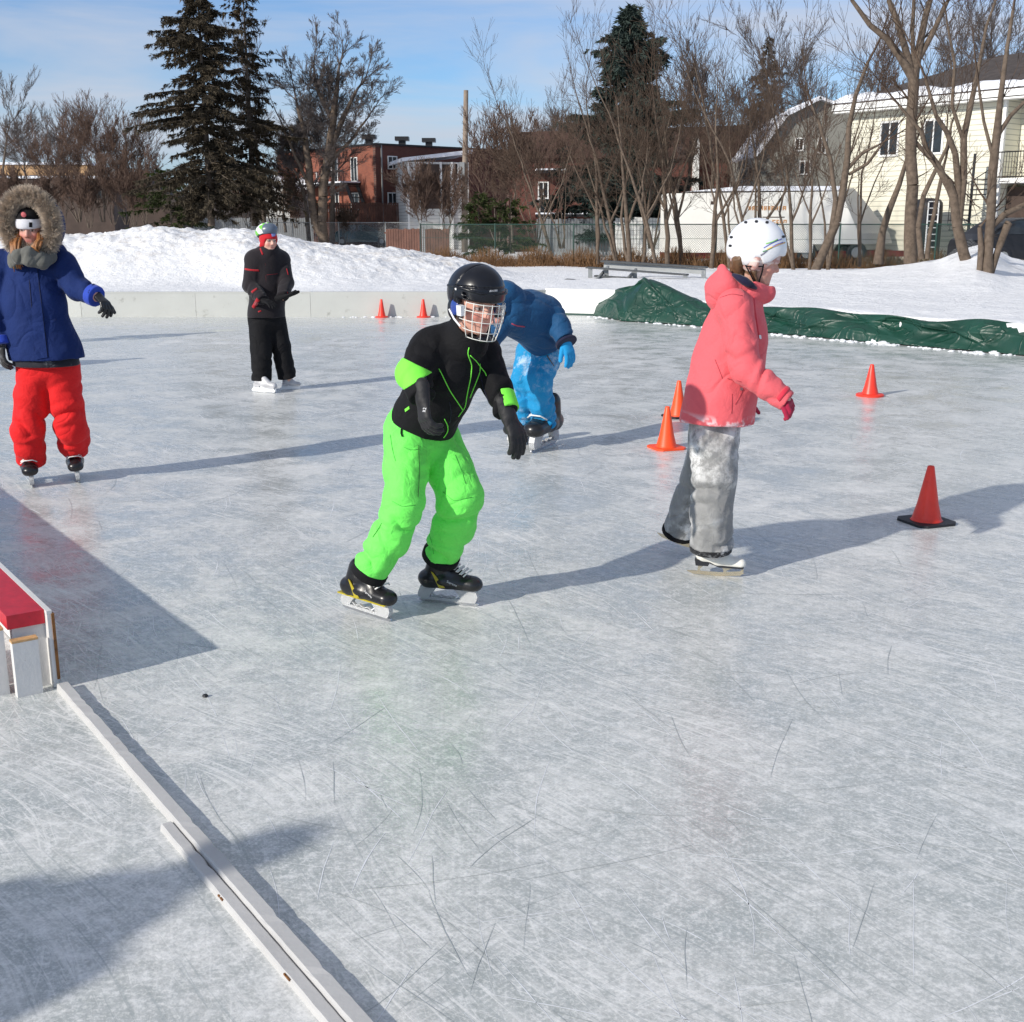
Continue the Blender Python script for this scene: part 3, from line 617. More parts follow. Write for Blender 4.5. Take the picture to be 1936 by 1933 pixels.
def build_trees():
    E_ = 'evergreen trees'
    needle_tree(400, 428, 74, 455, 400, 'tall ragged dark spruce with drooping branches running out of the top of the photo', 3, ('bark_grey', 'needles'), .30, .30, E_, 15, .55, 1.3, nbm=20)
    needle_tree(482, 428, 77, 430, 360, 'thin brown half bare conifer just right of the tallest spruce', 5, ('bark_grey', 'needles_brown'), .22, .5, E_, 6.5, .6, 1.2)
    needle_tree(1182, 470, 62, 445, 450, 'dense dark green spruce with a pointed top in the middle', 8, ('bark_grey', 'needles_blue'), .16, .04, E_, 22, .78, 1.45, nbm=26)
    needle_tree(1438, 400, 84, 320, 200, 'narrow spire topped spruce behind the roofs on the right', 9, ('bark_grey', 'needles_brown'), .26, .2, E_, 12, .80, 1.15)
    needle_tree(325, 432, 80, 110, 230, 'low bushy evergreen at the foot of the tallest spruce', 12, ('bark_grey', 'cedar'), .2, .1, E_, 12, .5, 1.0)
    needle_tree(905, 480, 55, 115, 150, 'low rounded green cedar behind the green fence left of the bare trunk', 14, ('bark_grey', 'cedar'), .15, .05, E_, 17, .45, .8)
    needle_tree(965, 480, 55, 105, 150, 'low green cedar behind the green fence, right one of the cedar pair', 15, ('bark_grey', 'cedar'), .15, .05, E_, 17, .45, .8)
    needle_tree(1065, 470, 64, 190, 170, 'small bluish spruce in front of the orange brick wall', 16, ('bark_grey', 'needles_blue'), .2, .3, E_, 8, .7, 1.0)
    # twin trunk round tree left of centre
    path_tree(76, [[(612, 462, 10), (608, 420, 9), (613, 340, 8.5), (622, 290, 8), (630, 230, 7), (636, 175, 5), (640, 135, 3)], [(612, 450, 8), (596, 425, 8), (589, 370, 7.5), (582, 300, 6.5), (575, 250, 5), (562, 200, 3)],
                   [(622, 290, 6), (650, 220, 4.5), (672, 175, 3)], [(630, 230, 5), (600, 170, 3.5), (595, 145, 2.5)], [(589, 360, 4), (560, 300, 3), (535, 240, 2)], [(618, 310, 4), (660, 270, 3), (690, 230, 2)]],
              'round headed bare tree with two pale trunks standing beside the brick building', 21, ROWS, ('bark', 'twig_grey'), 1.15, 5, .85, minr=.0065, up=.04)
    data = [(15, 400, 100, 215, 'tall', 'twig_grey', 'leafless tree at the left edge, tallest of the far left row'), (60, 400, 105, 165, 'round', 'twig_grey', 'leafless tree second from the left edge of the far row'), (105, 400, 104, 165, 'shrub', 'twig_grey', 'thin bare tree above the tan building'),
            (150, 420, 92, 175, 'shrub', 'twig_red', 'brownish bare thicket tree left in the bushy clump'), (195, 420, 90, 195, 'shrub', 'twig_red', 'tallest brownish bare tree of the bushy clump'), (240, 425, 90, 175, 'shrub', 'twig_red', 'brownish bare tree at the right side of the bushy clump'),
            (275, 425, 88, 120, 'shrub', 'twig_red', 'low reddish bare bush by the foot of the spruce'), (120, 425, 88, 90, 'shrub', 'twig_red', 'low bare bush right of the fur hood'), (215, 425, 85, 110, 'shrub', 'twig_red', 'low tangled bare bush above the highest snow pile'),
            (500, 440, 84, 330, 'tall', 'twig_grey', 'slim bare tree reaching the top between spruce and round tree'), (540, 440, 82, 190, 'round', 'twig', 'small crooked bare tree in front of the white shed'), (520, 440, 80, 130, 'shrub', 'twig', 'low bare bush behind the green helmet'),
            (655, 460, 79, 60, 'shrub', 'twig', 'scrubby bush at the foot of the twin trunks'), (945, 470, 62, 235, 'shrub', 'twig_red', 'reddish bare thicket right of the wooden pole'), (970, 480, 60, 250, 'round', 'twig_red', 'bare tree in front of the mansard brick building left part'),
            (800, 450, 70, 130, 'shrub', 'twig_red', 'bare shrub in front of the white annex left side'), (845, 450, 70, 120, 'shrub', 'twig_red', 'bare shrub at the foot of the wooden pole'),
            (1290, 470, 66, 370, 'tall', 'twig_grey', 'tall thin bare tree right of the dense spruce'), (1340, 470, 70, 380, 'tall', 'twig_grey', 'tall thin bare tree in front of the brown mansard roof'), (1400, 470, 68, 330, 'round', 'twig_grey', 'bare tree left of the spire topped spruce'),
            (1480, 470, 75, 430, 'tall', 'twig_grey', 'tall bare tree just right of the spire topped spruce'), (1540, 450, 74, 390, 'round', 'twig_grey', 'broad bare tree behind the grey gabled house'), (1600, 450, 72, 380, 'tall', 'twig_red', 'bare tree behind the left end of the cream house'),
            (1660, 440, 78, 360, 'tall', 'twig_grey', 'bare tree rising behind the cream house roof'), (1800, 440, 80, 470, 'tall', 'twig_grey', 'bare tree high behind the right half of the roof'), (1880, 440, 80, 480, 'tall', 'twig_grey', 'bare tree behind the roof vent at the right'),
            (1920, 440, 70, 480, 'round', 'twig_grey', 'bare tree at the right edge behind the house'), (1240, 470, 72, 330, 'tall', 'twig_grey', 'thin bare tree directly behind the dense spruce right flank'), (1030, 470, 82, 270, 'round', 'twig_grey', 'small bare treetop above the mansard roof')]
    for i, (px, py, Y, h, st, mt, lab) in enumerate(data):
        bare(px, py, Y, h * (.86 if px > 1200 else .93 if px > 450 else 1.0), lab, 40 + i, st, ROWS, None, ('bark_grey', mt), 4, (rnd.uniform(-.08, .08), 0), stems=(5 if st == 'shrub' else 1), dens=(.66 if st == 'shrub' else .84), minr=.0075)
    for i, (px, h, lab) in enumerate(((20, 95, 'low bare bush at the left edge behind the fur hood'), (85, 80, 'low bare bush left of the brown clump'), (170, 85, 'dense low bush under the brown clump'), (255, 90, 'low bush beside the small gabled roof'), (470, 80, 'low bush between the tallest spruce and the sheds'), (560, 75, 'low bush at the left of the twin trunks'))):
        bare(px, 432, 84, h, lab, 300 + i, 'shrub', ROWS, None, ('bark_grey', 'twig_red'), 4, (0, 0), stems=7, dens=.62, minr=.009)
    th = (1010, 262, 57, 'reddish bare thicket before the left bay of the mansard building'), (1062, 240, 56, 'bare thicket left of the dense spruce foot'), (1232, 290, 55, 'bare thicket between the dense spruce and the white trailer'), (1325, 300, 60, 'bare thicket rising behind the left half of the white trailer'), (1378, 310, 61, 'bare thicket behind the middle of the white trailer'), (1500, 300, 60, 'bare thicket in front of the grey gable')
    for i, (px, h, Y, lab) in enumerate(th): bare(px, 470, Y, h * .82, lab, 400 + i, 'shrub', ROWS, None, ('bark', 'twig_red' if i % 2 else 'twig'), 4, (0, 0), stems=4, dens=.42, minr=.006)
    bare(628, 462, 79, 330, 'round headed bare tree close behind the twin trunks', 431, 'round', ROWS, None, ('bark_grey', 'twig_grey'), 4, (.05, 0), dens=.95, minr=.008); bare(585, 462, 80, 270, 'round headed bare tree left behind the twin trunks', 432, 'round', ROWS, None, ('bark_grey', 'twig_grey'), 4, (-.05, 0), dens=.95, minr=.008)
    rg = np.random.default_rng(77); n = 26000; x = rg.uniform(-95, 110, n); y = rg.uniform(165, 190, n); hh = rg.uniform(2, 8.5, n) * (.6 + .4 * np.sin(x * .21) ** 2); p0 = np.stack([x, y, rg.uniform(0, 4, n)], 1); p1 = p0 + np.stack([rg.normal(0, .9, n), rg.normal(0, .9, n), hh * .6], 1)
    V, Fq = tubes_np(p0, p1, np.full(n, .05), np.full(n, .02), 3); o = part('far_woods', V, Fq, M['twig_grey'], None); tag(o, 'hazy far line of leafless woods along the horizon', 'woods', kind='stuff')
    g = 'bare trees standing close on the right'
    path_tree(33, [[(1722, 502, 13), (1722, 400, 11.5), (1722, 300, 11), (1725, 200, 10.5), (1728, 150, 11)], [(1728, 150, 10), (1705, 112, 8), (1678, 75, 6), (1645, 48, 5), (1610, 0, 3.5)], [(1728, 150, 8), (1708, 80, 6.5), (1696, 40, 6), (1680, 0, 5)],
                   [(1728, 150, 9), (1738, 90, 7.5), (1750, 30, 6), (1768, -30, 4)], [(1730, 150, 5), (1725, 60, 4), (1728, 0, 3.5)], [(1738, 110, 6), (1765, 60, 5), (1790, 5, 4)], [(1722, 260, 5), (1745, 285, 4), (1775, 320, 3)]],
              'stout straight bare tree forking widely near the top of the photo', 71, g, L=1.2, maxlev=3, minr=.0045)
    path_tree(27, [[(1836, 525, 12), (1822, 480, 10.5), (1810, 428, 10), (1803, 372, 9), (1790, 340, 8)], [(1803, 372, 7), (1775, 318, 7), (1750, 280, 5), (1742, 250, 4), (1700, 200, 2.5)], [(1810, 425, 8), (1812, 350, 7), (1806, 290, 6), (1790, 250, 5), (1770, 220, 4), (1750, 150, 3)],
                   [(1812, 420, 8), (1822, 340, 7), (1822, 260, 6.5), (1835, 200, 5.5), (1850, 130, 4), (1865, 50, 3), (1890, -20, 2)], [(1822, 270, 4), (1800, 200, 3.5), (1805, 120, 3), (1790, 40, 2)]],
              'many stemmed bare tree rooted in the snow heap, curved trunk', 72, g, L=1.0, maxlev=3, minr=.0035)
    path_tree(25, [[(1866, 532, 14), (1868, 480, 9.5), (1874, 400, 9), (1876, 330, 9), (1884, 260, 8), (1890, 200, 6), (1900, 120, 4.5), (1915, 20, 3)], [(1872, 520, 7), (1888, 470, 6.5), (1905, 425, 7.5), (1908, 421, 7)], [(1876, 428, 6), (1900, 405, 6), (1936, 388, 5), (1990, 360, 4)],
                   [(1884, 260, 5), (1910, 220, 4), (1950, 180, 3)], [(1852, 512, 6), (1855, 470, 6), (1852, 430, 4), (1857, 425, 2.5)], [(1878, 300, 4), (1860, 230, 3), (1850, 160, 2.5)]],
              'rightmost bare tree with a sawn off side stub, rooted in snow', 73, g, L=.85, maxlev=3, minr=.0035)
    path_tree(34, [[(1540, 515, 9), (1560, 470, 8.5), (1582, 420, 8), (1594, 360, 7), (1602, 300, 6), (1605, 240, 5), (1618, 180, 4), (1640, 120, 3)], [(1548, 505, 7), (1572, 440, 6), (1580, 380, 5), (1570, 300, 4), (1548, 230, 3), (1535, 200, 2)], [(1602, 320, 4), (1630, 290, 3), (1660, 275, 2)], [(1605, 330, 3), (1640, 310, 3), (1670, 270, 2)]],
              'leaning bare tree crossing the shaded end of the trailer', 74, g, L=1.1, maxlev=3, minr=.0045)
    path_tree(36, [[(1660, 500, 10), (1668, 440, 7), (1680, 400, 6.5), (1700, 350, 5), (1712, 310, 4), (1720, 290, 3)]], 'short slanting bare tree between trailer and tall trunk', 75, g, L=.9, maxlev=3, dens=.5)
    path_tree(31, [[(1742, 490, 6), (1736, 430, 5), (1746, 370, 5), (1765, 330, 4), (1790, 280, 3), (1800, 230, 2)], [(1752, 490, 5), (1758, 440, 4), (1775, 360, 4), (1785, 310, 3)]], 'pair of thin saplings just right of the tall trunk', 76, g, L=.8, maxlev=3, dens=.5)
    g2 = 'bare saplings along the green fence'; r = random.Random(31)
    cl = [(1045, 498, 50, -95, 300), (1130, 500, 46, -20, 330), (1165, 503, 45, -70, 330), (1190, 503, 44, -20, 300), (1215, 503, 45, 60, 330), (1240, 503, 43, -110, 360), (1262, 504, 45, -25, 330), (1290, 505, 46, -45, 360), (1345, 508, 42, 10, 330), (1380, 508, 44, -60, 380), (1415, 508, 41, -105, 370), (1440, 510, 43, -20, 300), (1500, 512, 42, -45, 360), (1530, 512, 41, 30, 330), (1565, 512, 42, 60, 300), (1625, 505, 43, 30, 320)]
    labs = ['leaning bare sapling behind the left end of the bleachers', 'bare sapling in front of the pale wood fence', 'bare sapling leaning left across the dense spruce', 'short bare sapling above the bleachers', 'bare sapling leaning right in front of the white trailer corner', 'long bare sapling leaning far left over the brick wall',
            'upright bare sapling at the left corner of the white trailer', 'tall bare sapling left part of the white trailer', 'bare sapling just left of the white skate helmet', 'bare sapling rising straight behind the white helmet', 'long bare sapling leaning left from right of the white helmet', 'small sapling right of the white helmet',
            'bare sapling between helmet and leaning tree', 'bare sapling beside the red trailer frame', 'bare sapling leaning right before the trailer shaded end', 'bare sapling right of the red trailer post']
    for i, ((px, py, Y, dx, h), lab) in enumerate(zip(cl, labs)):
        w = r.uniform(3.0, 5.2); b1 = r.uniform(-12, 12)
        st = [[(px, py, w), (px + dx * .15 + b1 * .4, py - h * .25, w * .85), (px + dx * .45 + b1, py - h * .55, w * .6), (px + dx * .8, py - h * .8, w * .4), (px + dx * 1.1, py - h, w * .22)]]
        st.append([(px + dx * .15 + b1 * .4, py - h * .25, w * .6), (px + dx * .15 + r.uniform(20, 50), py - h * .5, w * .4), (px + dx * .2 + r.uniform(30, 70), py - h * .75, w * .22)])
        st.append([(px, py, w * .7), (px + r.uniform(-30, 10), py - h * .3, w * .5), (px + r.uniform(-60, 0), py - h * .62, w * .25)])
        path_tree(Y, st, lab, 100 + i, g2, ('bark', 'twig'), 1.25, 3, .95, minr=.0042)
    # dry weeds along the fence foot
    rg = np.random.default_rng(5); n = 9000; x = rg.uniform(-3.5, 17, n); t = rg.random(n)
    y = 48.5 - np.clip(x + 3.5, 0, 22) * .22 + rg.normal(0, .5, n); hgt = rg.uniform(.1, .75, n) * (.6 + .5 * np.sin(x * 1.7) ** 2)
    z0 = terrain_z(x, y)[0]; p0 = np.stack([x, y, z0], 1); p1 = p0 + np.stack([rg.normal(0, .16, n), rg.normal(0, .16, n), hgt], 1)
    V, Fq = tubes_np(p0, p1, np.full(n, .010), np.full(n, .005), 3); o = part('dry_weeds', V, Fq, M['weeds'], None); tag(o, 'brown dry weeds along the foot of the green fence', 'weeds', kind='stuff')
# ================================================================ BUILDINGS
Z3 = np.array([0, 0, 1.0])
class Wall:
    def __init__(s, o, d): s.o = np.array([o[0], o[1]], float); s.d = np.array(d, float) / np.linalg.norm(d); s.n = np.array([s.d[1], -s.d[0]]); s.n *= -1 if s.n @ s.o > 0 else 1
    def pt(s, a, z, off=0): q = s.o + s.d * a + s.n * off; return np.array([q[0], q[1], z])
    def hit(s, px, py): return wall_hit(px, py, s.o, s.d)
    def window(s, root, px0, py0, px1, py1, fr='white_trim', split=1, name='window', fw=.07, sill=False):
        a0, z1 = s.hit(px0, py0); a1, z0 = s.hit(px1, py1); a0, a1 = sorted((a0, a1)); z0, z1 = sorted((z0, z1)); u = np.array([*s.d, 0]); nn = np.array([*s.n, 0])
        m = MB()
        for A, B in ((s.pt(a0, z0, .02), s.pt(a1, z0, .02)), (s.pt(a0, z1, .02), s.pt(a1, z1, .02))): m.bar(A - u * fw / 2, B + u * fw / 2, .10, fw)
        for a in [a0, a1] + [a0 + (a1 - a0) * (k + 1) / (split + 1) for k in range(split)]:
            m.bar(s.pt(a, z0 + fw / 2, .022), s.pt(a, z1 - fw / 2, .022), .09, fw if a in (a0, a1) else fw * .6, up=u)
        w = m.build(name, M[fr], root)
        g = MB(); g.bar(s.pt(a0 + fw / 2, (z0 + z1) / 2, .012), s.pt(a1 - fw / 2, (z0 + z1) / 2, .012), .02, z1 - z0 - fw); g.build('pane', M['glass'], w)
        if sill: q = MB(); q.bar(s.pt(a0 - .08, z0 - .07, .06), s.pt(a1 + .08, z0 - .07, .06), .16, .06); q.build('sill', M['roof_snow'], w)
        return w
def wall_slab(root, name, mat, W, a0, a1, z0, z1, th=.3, uv=False):
    m = MB(); u = np.array([*W.d, 0]); nn = np.array([*W.n, 0])
    m.prism([(a0, z0), (a1, z0), (a1, z1), (a0, z1)], np.array([W.o[0], W.o[1], 0]), u, Z3, -nn, th)
    o = m.build(name, mat, root)
    if uv: uv_wall(o, W.o, W.d)
    return o
def build_buildings():
    # ---- red brick apartment block
    c = P(710, 300, 85)[:2]; root = empty('brick_building', (*c, 0), 'flat roofed red brick apartment block with white windows and roof vents', 'building')
    R_ = Wall(c, (.77, .64)); L_ = Wall(c, (-.64, .77)); zt = P(710, 274, 85)[2]
    wall_slab(root, 'wall', M['brick_dark_and_shade'], R_, 0, 18, 0, zt, .3, True); wall_slab(root, 'wall', M['brick'], L_, .302, 14, 0, zt, .3, True)  # right wall uses darker brick, its shade is in the colour
    u = np.array([.77, .64, 0]); v = np.array([-.64, .77, 0]); c3 = np.array([*c, 0])
    m = MB(); m.prism([(.3, .3), (18, .3), (18, 14), (.3, 14)], c3 + (0, 0, zt - .3), u, v, Z3, .15); m.build('roof', M['roof_snow'], root)
    m = MB(); m.bar(R_.pt(-.06, zt + .06, -.12), R_.pt(18, zt + .06, -.12), .42, .12); m.bar(L_.pt(.16, zt + .058, -.12), L_.pt(14, zt + .058, -.12), .42, .12); m.build('cornice', M['black_metal'], root)
    for px in (735, 798, 849):
        a, z = R_.hit(px, 275); m = MB(); q = R_.pt(a, zt + .3, -2.5); m.box(q, (.5, .5, .5)); m.box(q + (0, 0, .4), (1.0, 1.0, .28)); m.build('roof_vent', M['black_metal'], root)
    for w in ((733, 296, 750, 320), (733, 365, 750, 388)): R_.window(root, *w)
    for w in ((627, 300, 640, 345), (664, 299, 677, 343), (598, 328, 602, 350)): L_.window(root, *w, split=1, name='window', sill=True)
    for w in ((629, 365, 642, 395), (665, 366, 680, 398)): L_.window(root, *w, split=1, name='door')
    m = MB(); a, z = R_.hit(722, 350); m.bar(R_.pt(a, 0, .05), R_.pt(a, zt, .05), .08, .08, up=u); m.build('drain_pipe', M['grey_metal'], root)
    a0, z = L_.hit(594, 353); a1, _ = L_.hit(682, 353); nn = np.array([*L_.n, 0])
    m = MB(); m.bar(L_.pt(a0, z, .75), L_.pt(a1, z, .75), 1.4, .14); b = m.build('balcony', M['black_metal'], root)
    m = MB(); m.bar(L_.pt(a0, z + .14, .75), L_.pt(a1, z + .14, .75), 1.45, .1); m.build('snow_layer', M['roof_snow'], b)
    m = MB()
    for k in range(30): A = L_.pt(a0 + (a1 - a0) * k / 29, z + .1, 1.42); m.tube([A, A + (0, 0, .8)], .02, 4)
    m.tube([L_.pt(a0, z + .92, 1.42), L_.pt(a1, z + .92, 1.42)], .03, 4); m.build('railing', M['black_metal'], b)
    m = MB(); s0 = L_.pt(a1, z, 1.2); s1 = L_.pt(a1, 0, 1.2) + np.array([1.6, -1.5, 0]); 
    for o_ in (0, .9): m.bar(s0 + nn * -o_, s1 + nn * -o_, .08, .3)
    for k in range(12): q = s0 + (s1 - s0) * (k + .5) / 12; m.bar(q, q - nn * .9, .28, .05)
    m.build('stair', M['black_metal'], root)
    # ---- white annex with snowy roof
    c = P(768, 300, 80)[:2]; root = empty('white_annex', (*c, 0), 'white sided two storey annex with sloping snowy roof beside the wooden pole', 'house')
    W = Wall(c, (.97, .24)); zt = P(768, 306, 80)[2]; a1 = 4.2; ux = np.array([*W.d, 0]); uy = np.array([-W.d[1], W.d[0], 0]); c3 = np.array([*c, 0])
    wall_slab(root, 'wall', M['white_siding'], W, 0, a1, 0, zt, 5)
    m = MB(); m.prism([(-.35, zt + .0), (a1 + .2, zt + .55), (a1 + .2, zt + .8), (-.35, zt + .22)], c3 - uy * .4, ux, Z3, uy, 6); m.build('roof', M['roof_snow'], root)
    m = MB()
    m.prism([(.05, zt - 3.0), (2.9, zt - 3.0), (2.9, zt - .15), (.75, zt - .15)], c3 - uy * .03, ux, Z3, uy, .02); m.build('porch_opening', M['brown_wall'], root)
    for a in (.0, .72, 2.2, 2.95): m = MB(); m.bar(W.pt(a + .08, 0, .10), W.pt(a + .08, zt, .10), .14, .14, up=ux); m.build('porch_post', M['white_trim'], root)
    W.window(root, 858, 309, 866, 340, split=0)
    # ---- two white sheds left of the brick block
    for px0, px1, py, Y, lab in ((500, 545, 342, 90, 'white shed with snowy roof behind the crooked bare tree'), (548, 596, 348, 92, 'pale shed touching the left end of the brick block')):
        a = P(px0, py, Y); b = P(px1, py, Y); root = empty('shed', (a[0], Y, 0), lab, 'shed', 'sheds and garages'); W = Wall((a[0], Y), (1, .05)); L = b[0] - a[0]
        wall_slab(root, 'wall', M['white_siding'], W, 0, L, 0, a[2] - .4, 4)
        m = MB(); m.prism([(-.2, a[2] - .4), (L + .2, a[2] - .4), (L * .5, a[2] + .5)], (a[0], Y - .2, 0), (1, 0, 0), (0, 0, 1), (0, 1, 0), 4.4); m.build('roof', M['roof_snow'], root)
    a = P(625, 397, 87); root = empty('shed', (a[0], 87, 0), 'low grey shed under the brick block balcony, snow on its roof', 'shed', 'sheds and garages'); W = Wall((a[0], 87), (1, 0))
    wall_slab(root, 'wall', M['grey_siding'], W, 0, 3.0, 0, 2.5, 3); m = MB(); m.box((a[0] + 1.5, 88.5, 2.62), (3.3, 3.4, .22)); m.build('roof', M['roof_snow'], root)
    # ---- brown mansard brick building
    c = P(962, 300, 74)[:2]; root = empty('mansard_building', (*c, 0), 'long brick apartment building with a brown shingled mansard roof', 'building'); W = Wall(c, (1, .02)); c3 = np.array([*c, 0])
    ux = np.array([*W.d, 0]); uy = np.array([-W.d[1], W.d[0], 0]); L = 17.5
    z1 = P(1200, 300, 74)[2]; z2 = P(1200, 236, 74)[2]
    wall_slab(root, 'wall', M['brick_dark_and_shade'], W, 0, L, 0, z1, 9, True)
    V = [c3 + ux * a + uy * b + Z3 * z for a, b, z in ((-.3, -.35, z1), (L + .3, -.35, z1), (L + .3, 9.3, z1), (-.3, 9.3, z1), (.5, 1.1, z2 - .35), (L - .5, 1.1, z2 + .15), (L - .5, 8, z2 + .15), (.5, 8, z2 - .35))]
    part('roof', V, [(0, 1, 5, 4), (1, 2, 6, 5), (2, 3, 7, 6), (3, 0, 4, 7), (4, 5, 6, 7), (3, 2, 1, 0)], M['shingle_brown'], root)
    for px in (1308, 1408):
        a, z = W.hit(px, 345); m = MB(); m.prism([(-.9, z1 - 1.9), (0, z1 - 1.9), (0, z1 + 1.2), (-.55, z1 + 1.2)], W.pt(a, 0, 0), uy, Z3, ux, .28); m.build('party_wall', M['white_trim'], root)
    for x0, y0, x1, y1 in ((1018, 345, 1036, 375), (1085, 345, 1098, 370), (1020, 380, 1040, 412)): W.window(root, x0, y0, x1, y1, split=1, name='window', sill=True)
    for x0, x1, y in ((1012, 1075, 326), (1012, 1110, 408)):
        a0, z = W.hit(x0, y); a1, _ = W.hit(x1, y); m = MB(); m.bar(W.pt(a0, z, .6), W.pt(a1, z, .6), 1.3, .15); b = m.build('balcony', M['black_metal'], root)
        m = MB(); m.bar(W.pt(a0, z + .12, .6), W.pt(a1, z + .12, .6), 1.3, .09); m.build('snow_layer', M['roof_snow'], b)
    # ---- grey gambrel gable house
    c = P(1412, 300, 66)[:2]; root = empty('gable_house', (*c, 0), 'dark grey house end with a snow edged gambrel gable and white windows', 'house'); W = Wall(c, (1, 0)); pts = []
    for px, py in ((1412, 420), (1428, 296), (1484, 222), (1548, 190), (1612, 214), (1660, 250), (1660, 420)): pts.append(W.hit(px, py))
    m = MB(); m.prism([(a, max(0, z if i not in (0, 6) else 0)) for i, (a, z) in enumerate(pts)], (*c, 0), (1, 0, 0), Z3, (0, 1, 0), 7); m.build('wall', M['grey_siding'], root)
    q = [np.array([c[0] + a, 66, z]) for a, z in pts[1:6]]
    for i in range(4):
        m = MB(); dd = (q[i + 1] - q[i]) / np.linalg.norm(q[i + 1] - q[i]); m.bar(q[i] + (0, 3.3, .08) - dd * .1, q[i + 1] + (0, 3.3, .08) + dd * .02, 7.6, .14, up=(0, 0, 1)); m.build('roof', M['roof_snow'], root)
    for w in ((1504, 262, 1518, 285), (1547, 262, 1560, 290), (1512, 305, 1530, 330)): W.window(root, *w, split=1)
    # ---- cream sided house
    A = P(1602, 300, 57)[:2]; B = P(1893, 300, 51)[:2]; root = empty('cream_house', (*A, 0), 'two storey cream sided house with shingled roof, snow along its eaves', 'house'); W = Wall(A, B - A)
    L = np.linalg.norm(B - A); u = np.array([*W.d, 0]); nn = np.array([*W.n, 0]); c3 = np.array([*A, 0]); zt = P(1602, 210, 57)[2]
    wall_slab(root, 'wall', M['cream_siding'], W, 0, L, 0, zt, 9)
    wall_slab(root, 'wall', M['cream_siding'], Wall(W.pt(L, 0, -1.3)[:2], W.d), .0, 4, 0, zt, 7)
    rv = [W.pt(a_, z_, -b_) for a_, b_, z_ in ((-.5, -.7, zt - .05), (L + 4.5, -.7, zt - .05), (L + 4.5, 9.5, zt - .05), (-.5, 9.5, zt - .05), (-.5, -.7, zt + .28), (L + 4.5, -.7, zt + .28), (L + 4.5, 9.5, zt + .28), (-.5, 9.5, zt + .28), (4.6, 4.4, zt + 2.3), (L + 4.5, 4.4, zt + 2.3))]
    part('roof', rv, [(0, 1, 5, 4), (1, 2, 6, 9, 5), (2, 3, 7, 6), (3, 0, 4, 7), (4, 5, 9, 8), (6, 7, 8, 9), (7, 4, 8), (3, 2, 1, 0)], M['shingle'], root)
    m = MB(); m.bar(W.pt(-.5, zt + .10, .72), W.pt(L + 4.4, zt + .10, .72), .05, .26); m.build('eave_board', M['white_trim'], root)
    m = MB(); m.bar(W.pt(-.45, zt - .10, .36), W.pt(L + 4.4, zt - .10, .36), .62, .07); m.build('soffit', M['white_trim'], root)
    # snow band on lower roof
    sl = np.array([*(-nn[:2] * 5.1), 2.0]); sl /= np.linalg.norm(sl); V = []; Fq = []; n = 50; r = random.Random(2); up = np.cross(u, sl); up *= np.sign(up[2])
    for i in range(n + 1):
        p = W.pt(-.48 + (L + 4.8) * i / n, zt + .31, .70); w = .9 + .25 * math.sin(i * .5) + r.uniform(-.12, .12)
        V += [p + up * .02 - Z3 * .03, p + up * .10, p + sl * w + up * .07, p + sl * (w + .25) + up * .004]
        if i: b = 4 * i; Fq += [(b - 4, b - 3, b + 1, b), (b - 3, b - 2, b + 2, b + 1), (b - 2, b - 1, b + 3, b + 2)]
    part('roof_snow', V, Fq, M['roof_snow'], root, True)
    for w in ((1668, 232, 1697, 294), (1750, 228, 1781, 290)): W.window(root, *w, split=1, fw=.09)
    m = MB(); m.bar(W.pt(L - .0, 0, .02), W.pt(L - .0, zt - .14, .02), .14, .14, up=u); m.build('corner_trim', M['white_trim'], root)
    a, z = W.hit(1902, 120); m = MB(); m.box(W.pt(a, zt + 1.95, -4.0), (.5, .5, .9)); m.box(W.pt(a, zt + 2.45, -4.0), (1.0, 1.0, .18)); m.build('roof_vent', M['black_metal'], root)
    # balcony, a dark block for the shade beneath it and spiral stair
    a0, z0 = W.hit(1896, 338); a1 = a0 + 4
    m = MB(); m.bar(W.pt(L + .05, z0 - .1, -.4), W.pt(a1, z0 - .1, -.4), 1.7, .2); bal = m.build('balcony', M['white_trim'], root)
    m = MB()
    for k in range(34): q = W.pt(L + .1 + k * .12, z0, .4); m.tube([q, q + (0, 0, 1.05)], .014, 4)
    for h in (.05, 1.05): m.tube([W.pt(L + .1, z0 + h, .4), W.pt(L + 4, z0 + h, .4)], .025, 4)
    m.build('railing', M['black_metal'], bal)
    m = MB(); m.bar(W.pt(L + .05, z0 / 2 - .15, -.9), W.pt(L + 4, z0 / 2 - .15, -.9), .5, z0 - .35); m.build('recess_shade', M['brown_wall'], root)  # dark block stands in for shade in the recess below the balcony
    cx, cz = W.hit(1862, 380); ctr = W.pt(cx, 0, 1.1); m = MB(); m.tube([ctr, ctr + (0, 0, z0 + 1)], .06, 8)
    for k in range(17):
        an = k * .38; q = ctr + (0, 0, z0 * k / 17 + .15); e = np.array([math.cos(an), math.sin(an), 0]); m.bar(q, q + e * .85, .26, .04)
        m.tube([q + e * .85, q + e * .85 + (0, 0, .9)], .014, 4)
    m.tube([ctr + np.array([math.cos(k * .19) * .85, math.sin(k * .19) * .85, z0 * k / 34 + 1.05]) for k in range(35)], .022, 5)
    m.build('spiral_stair', M['black_metal'], root)
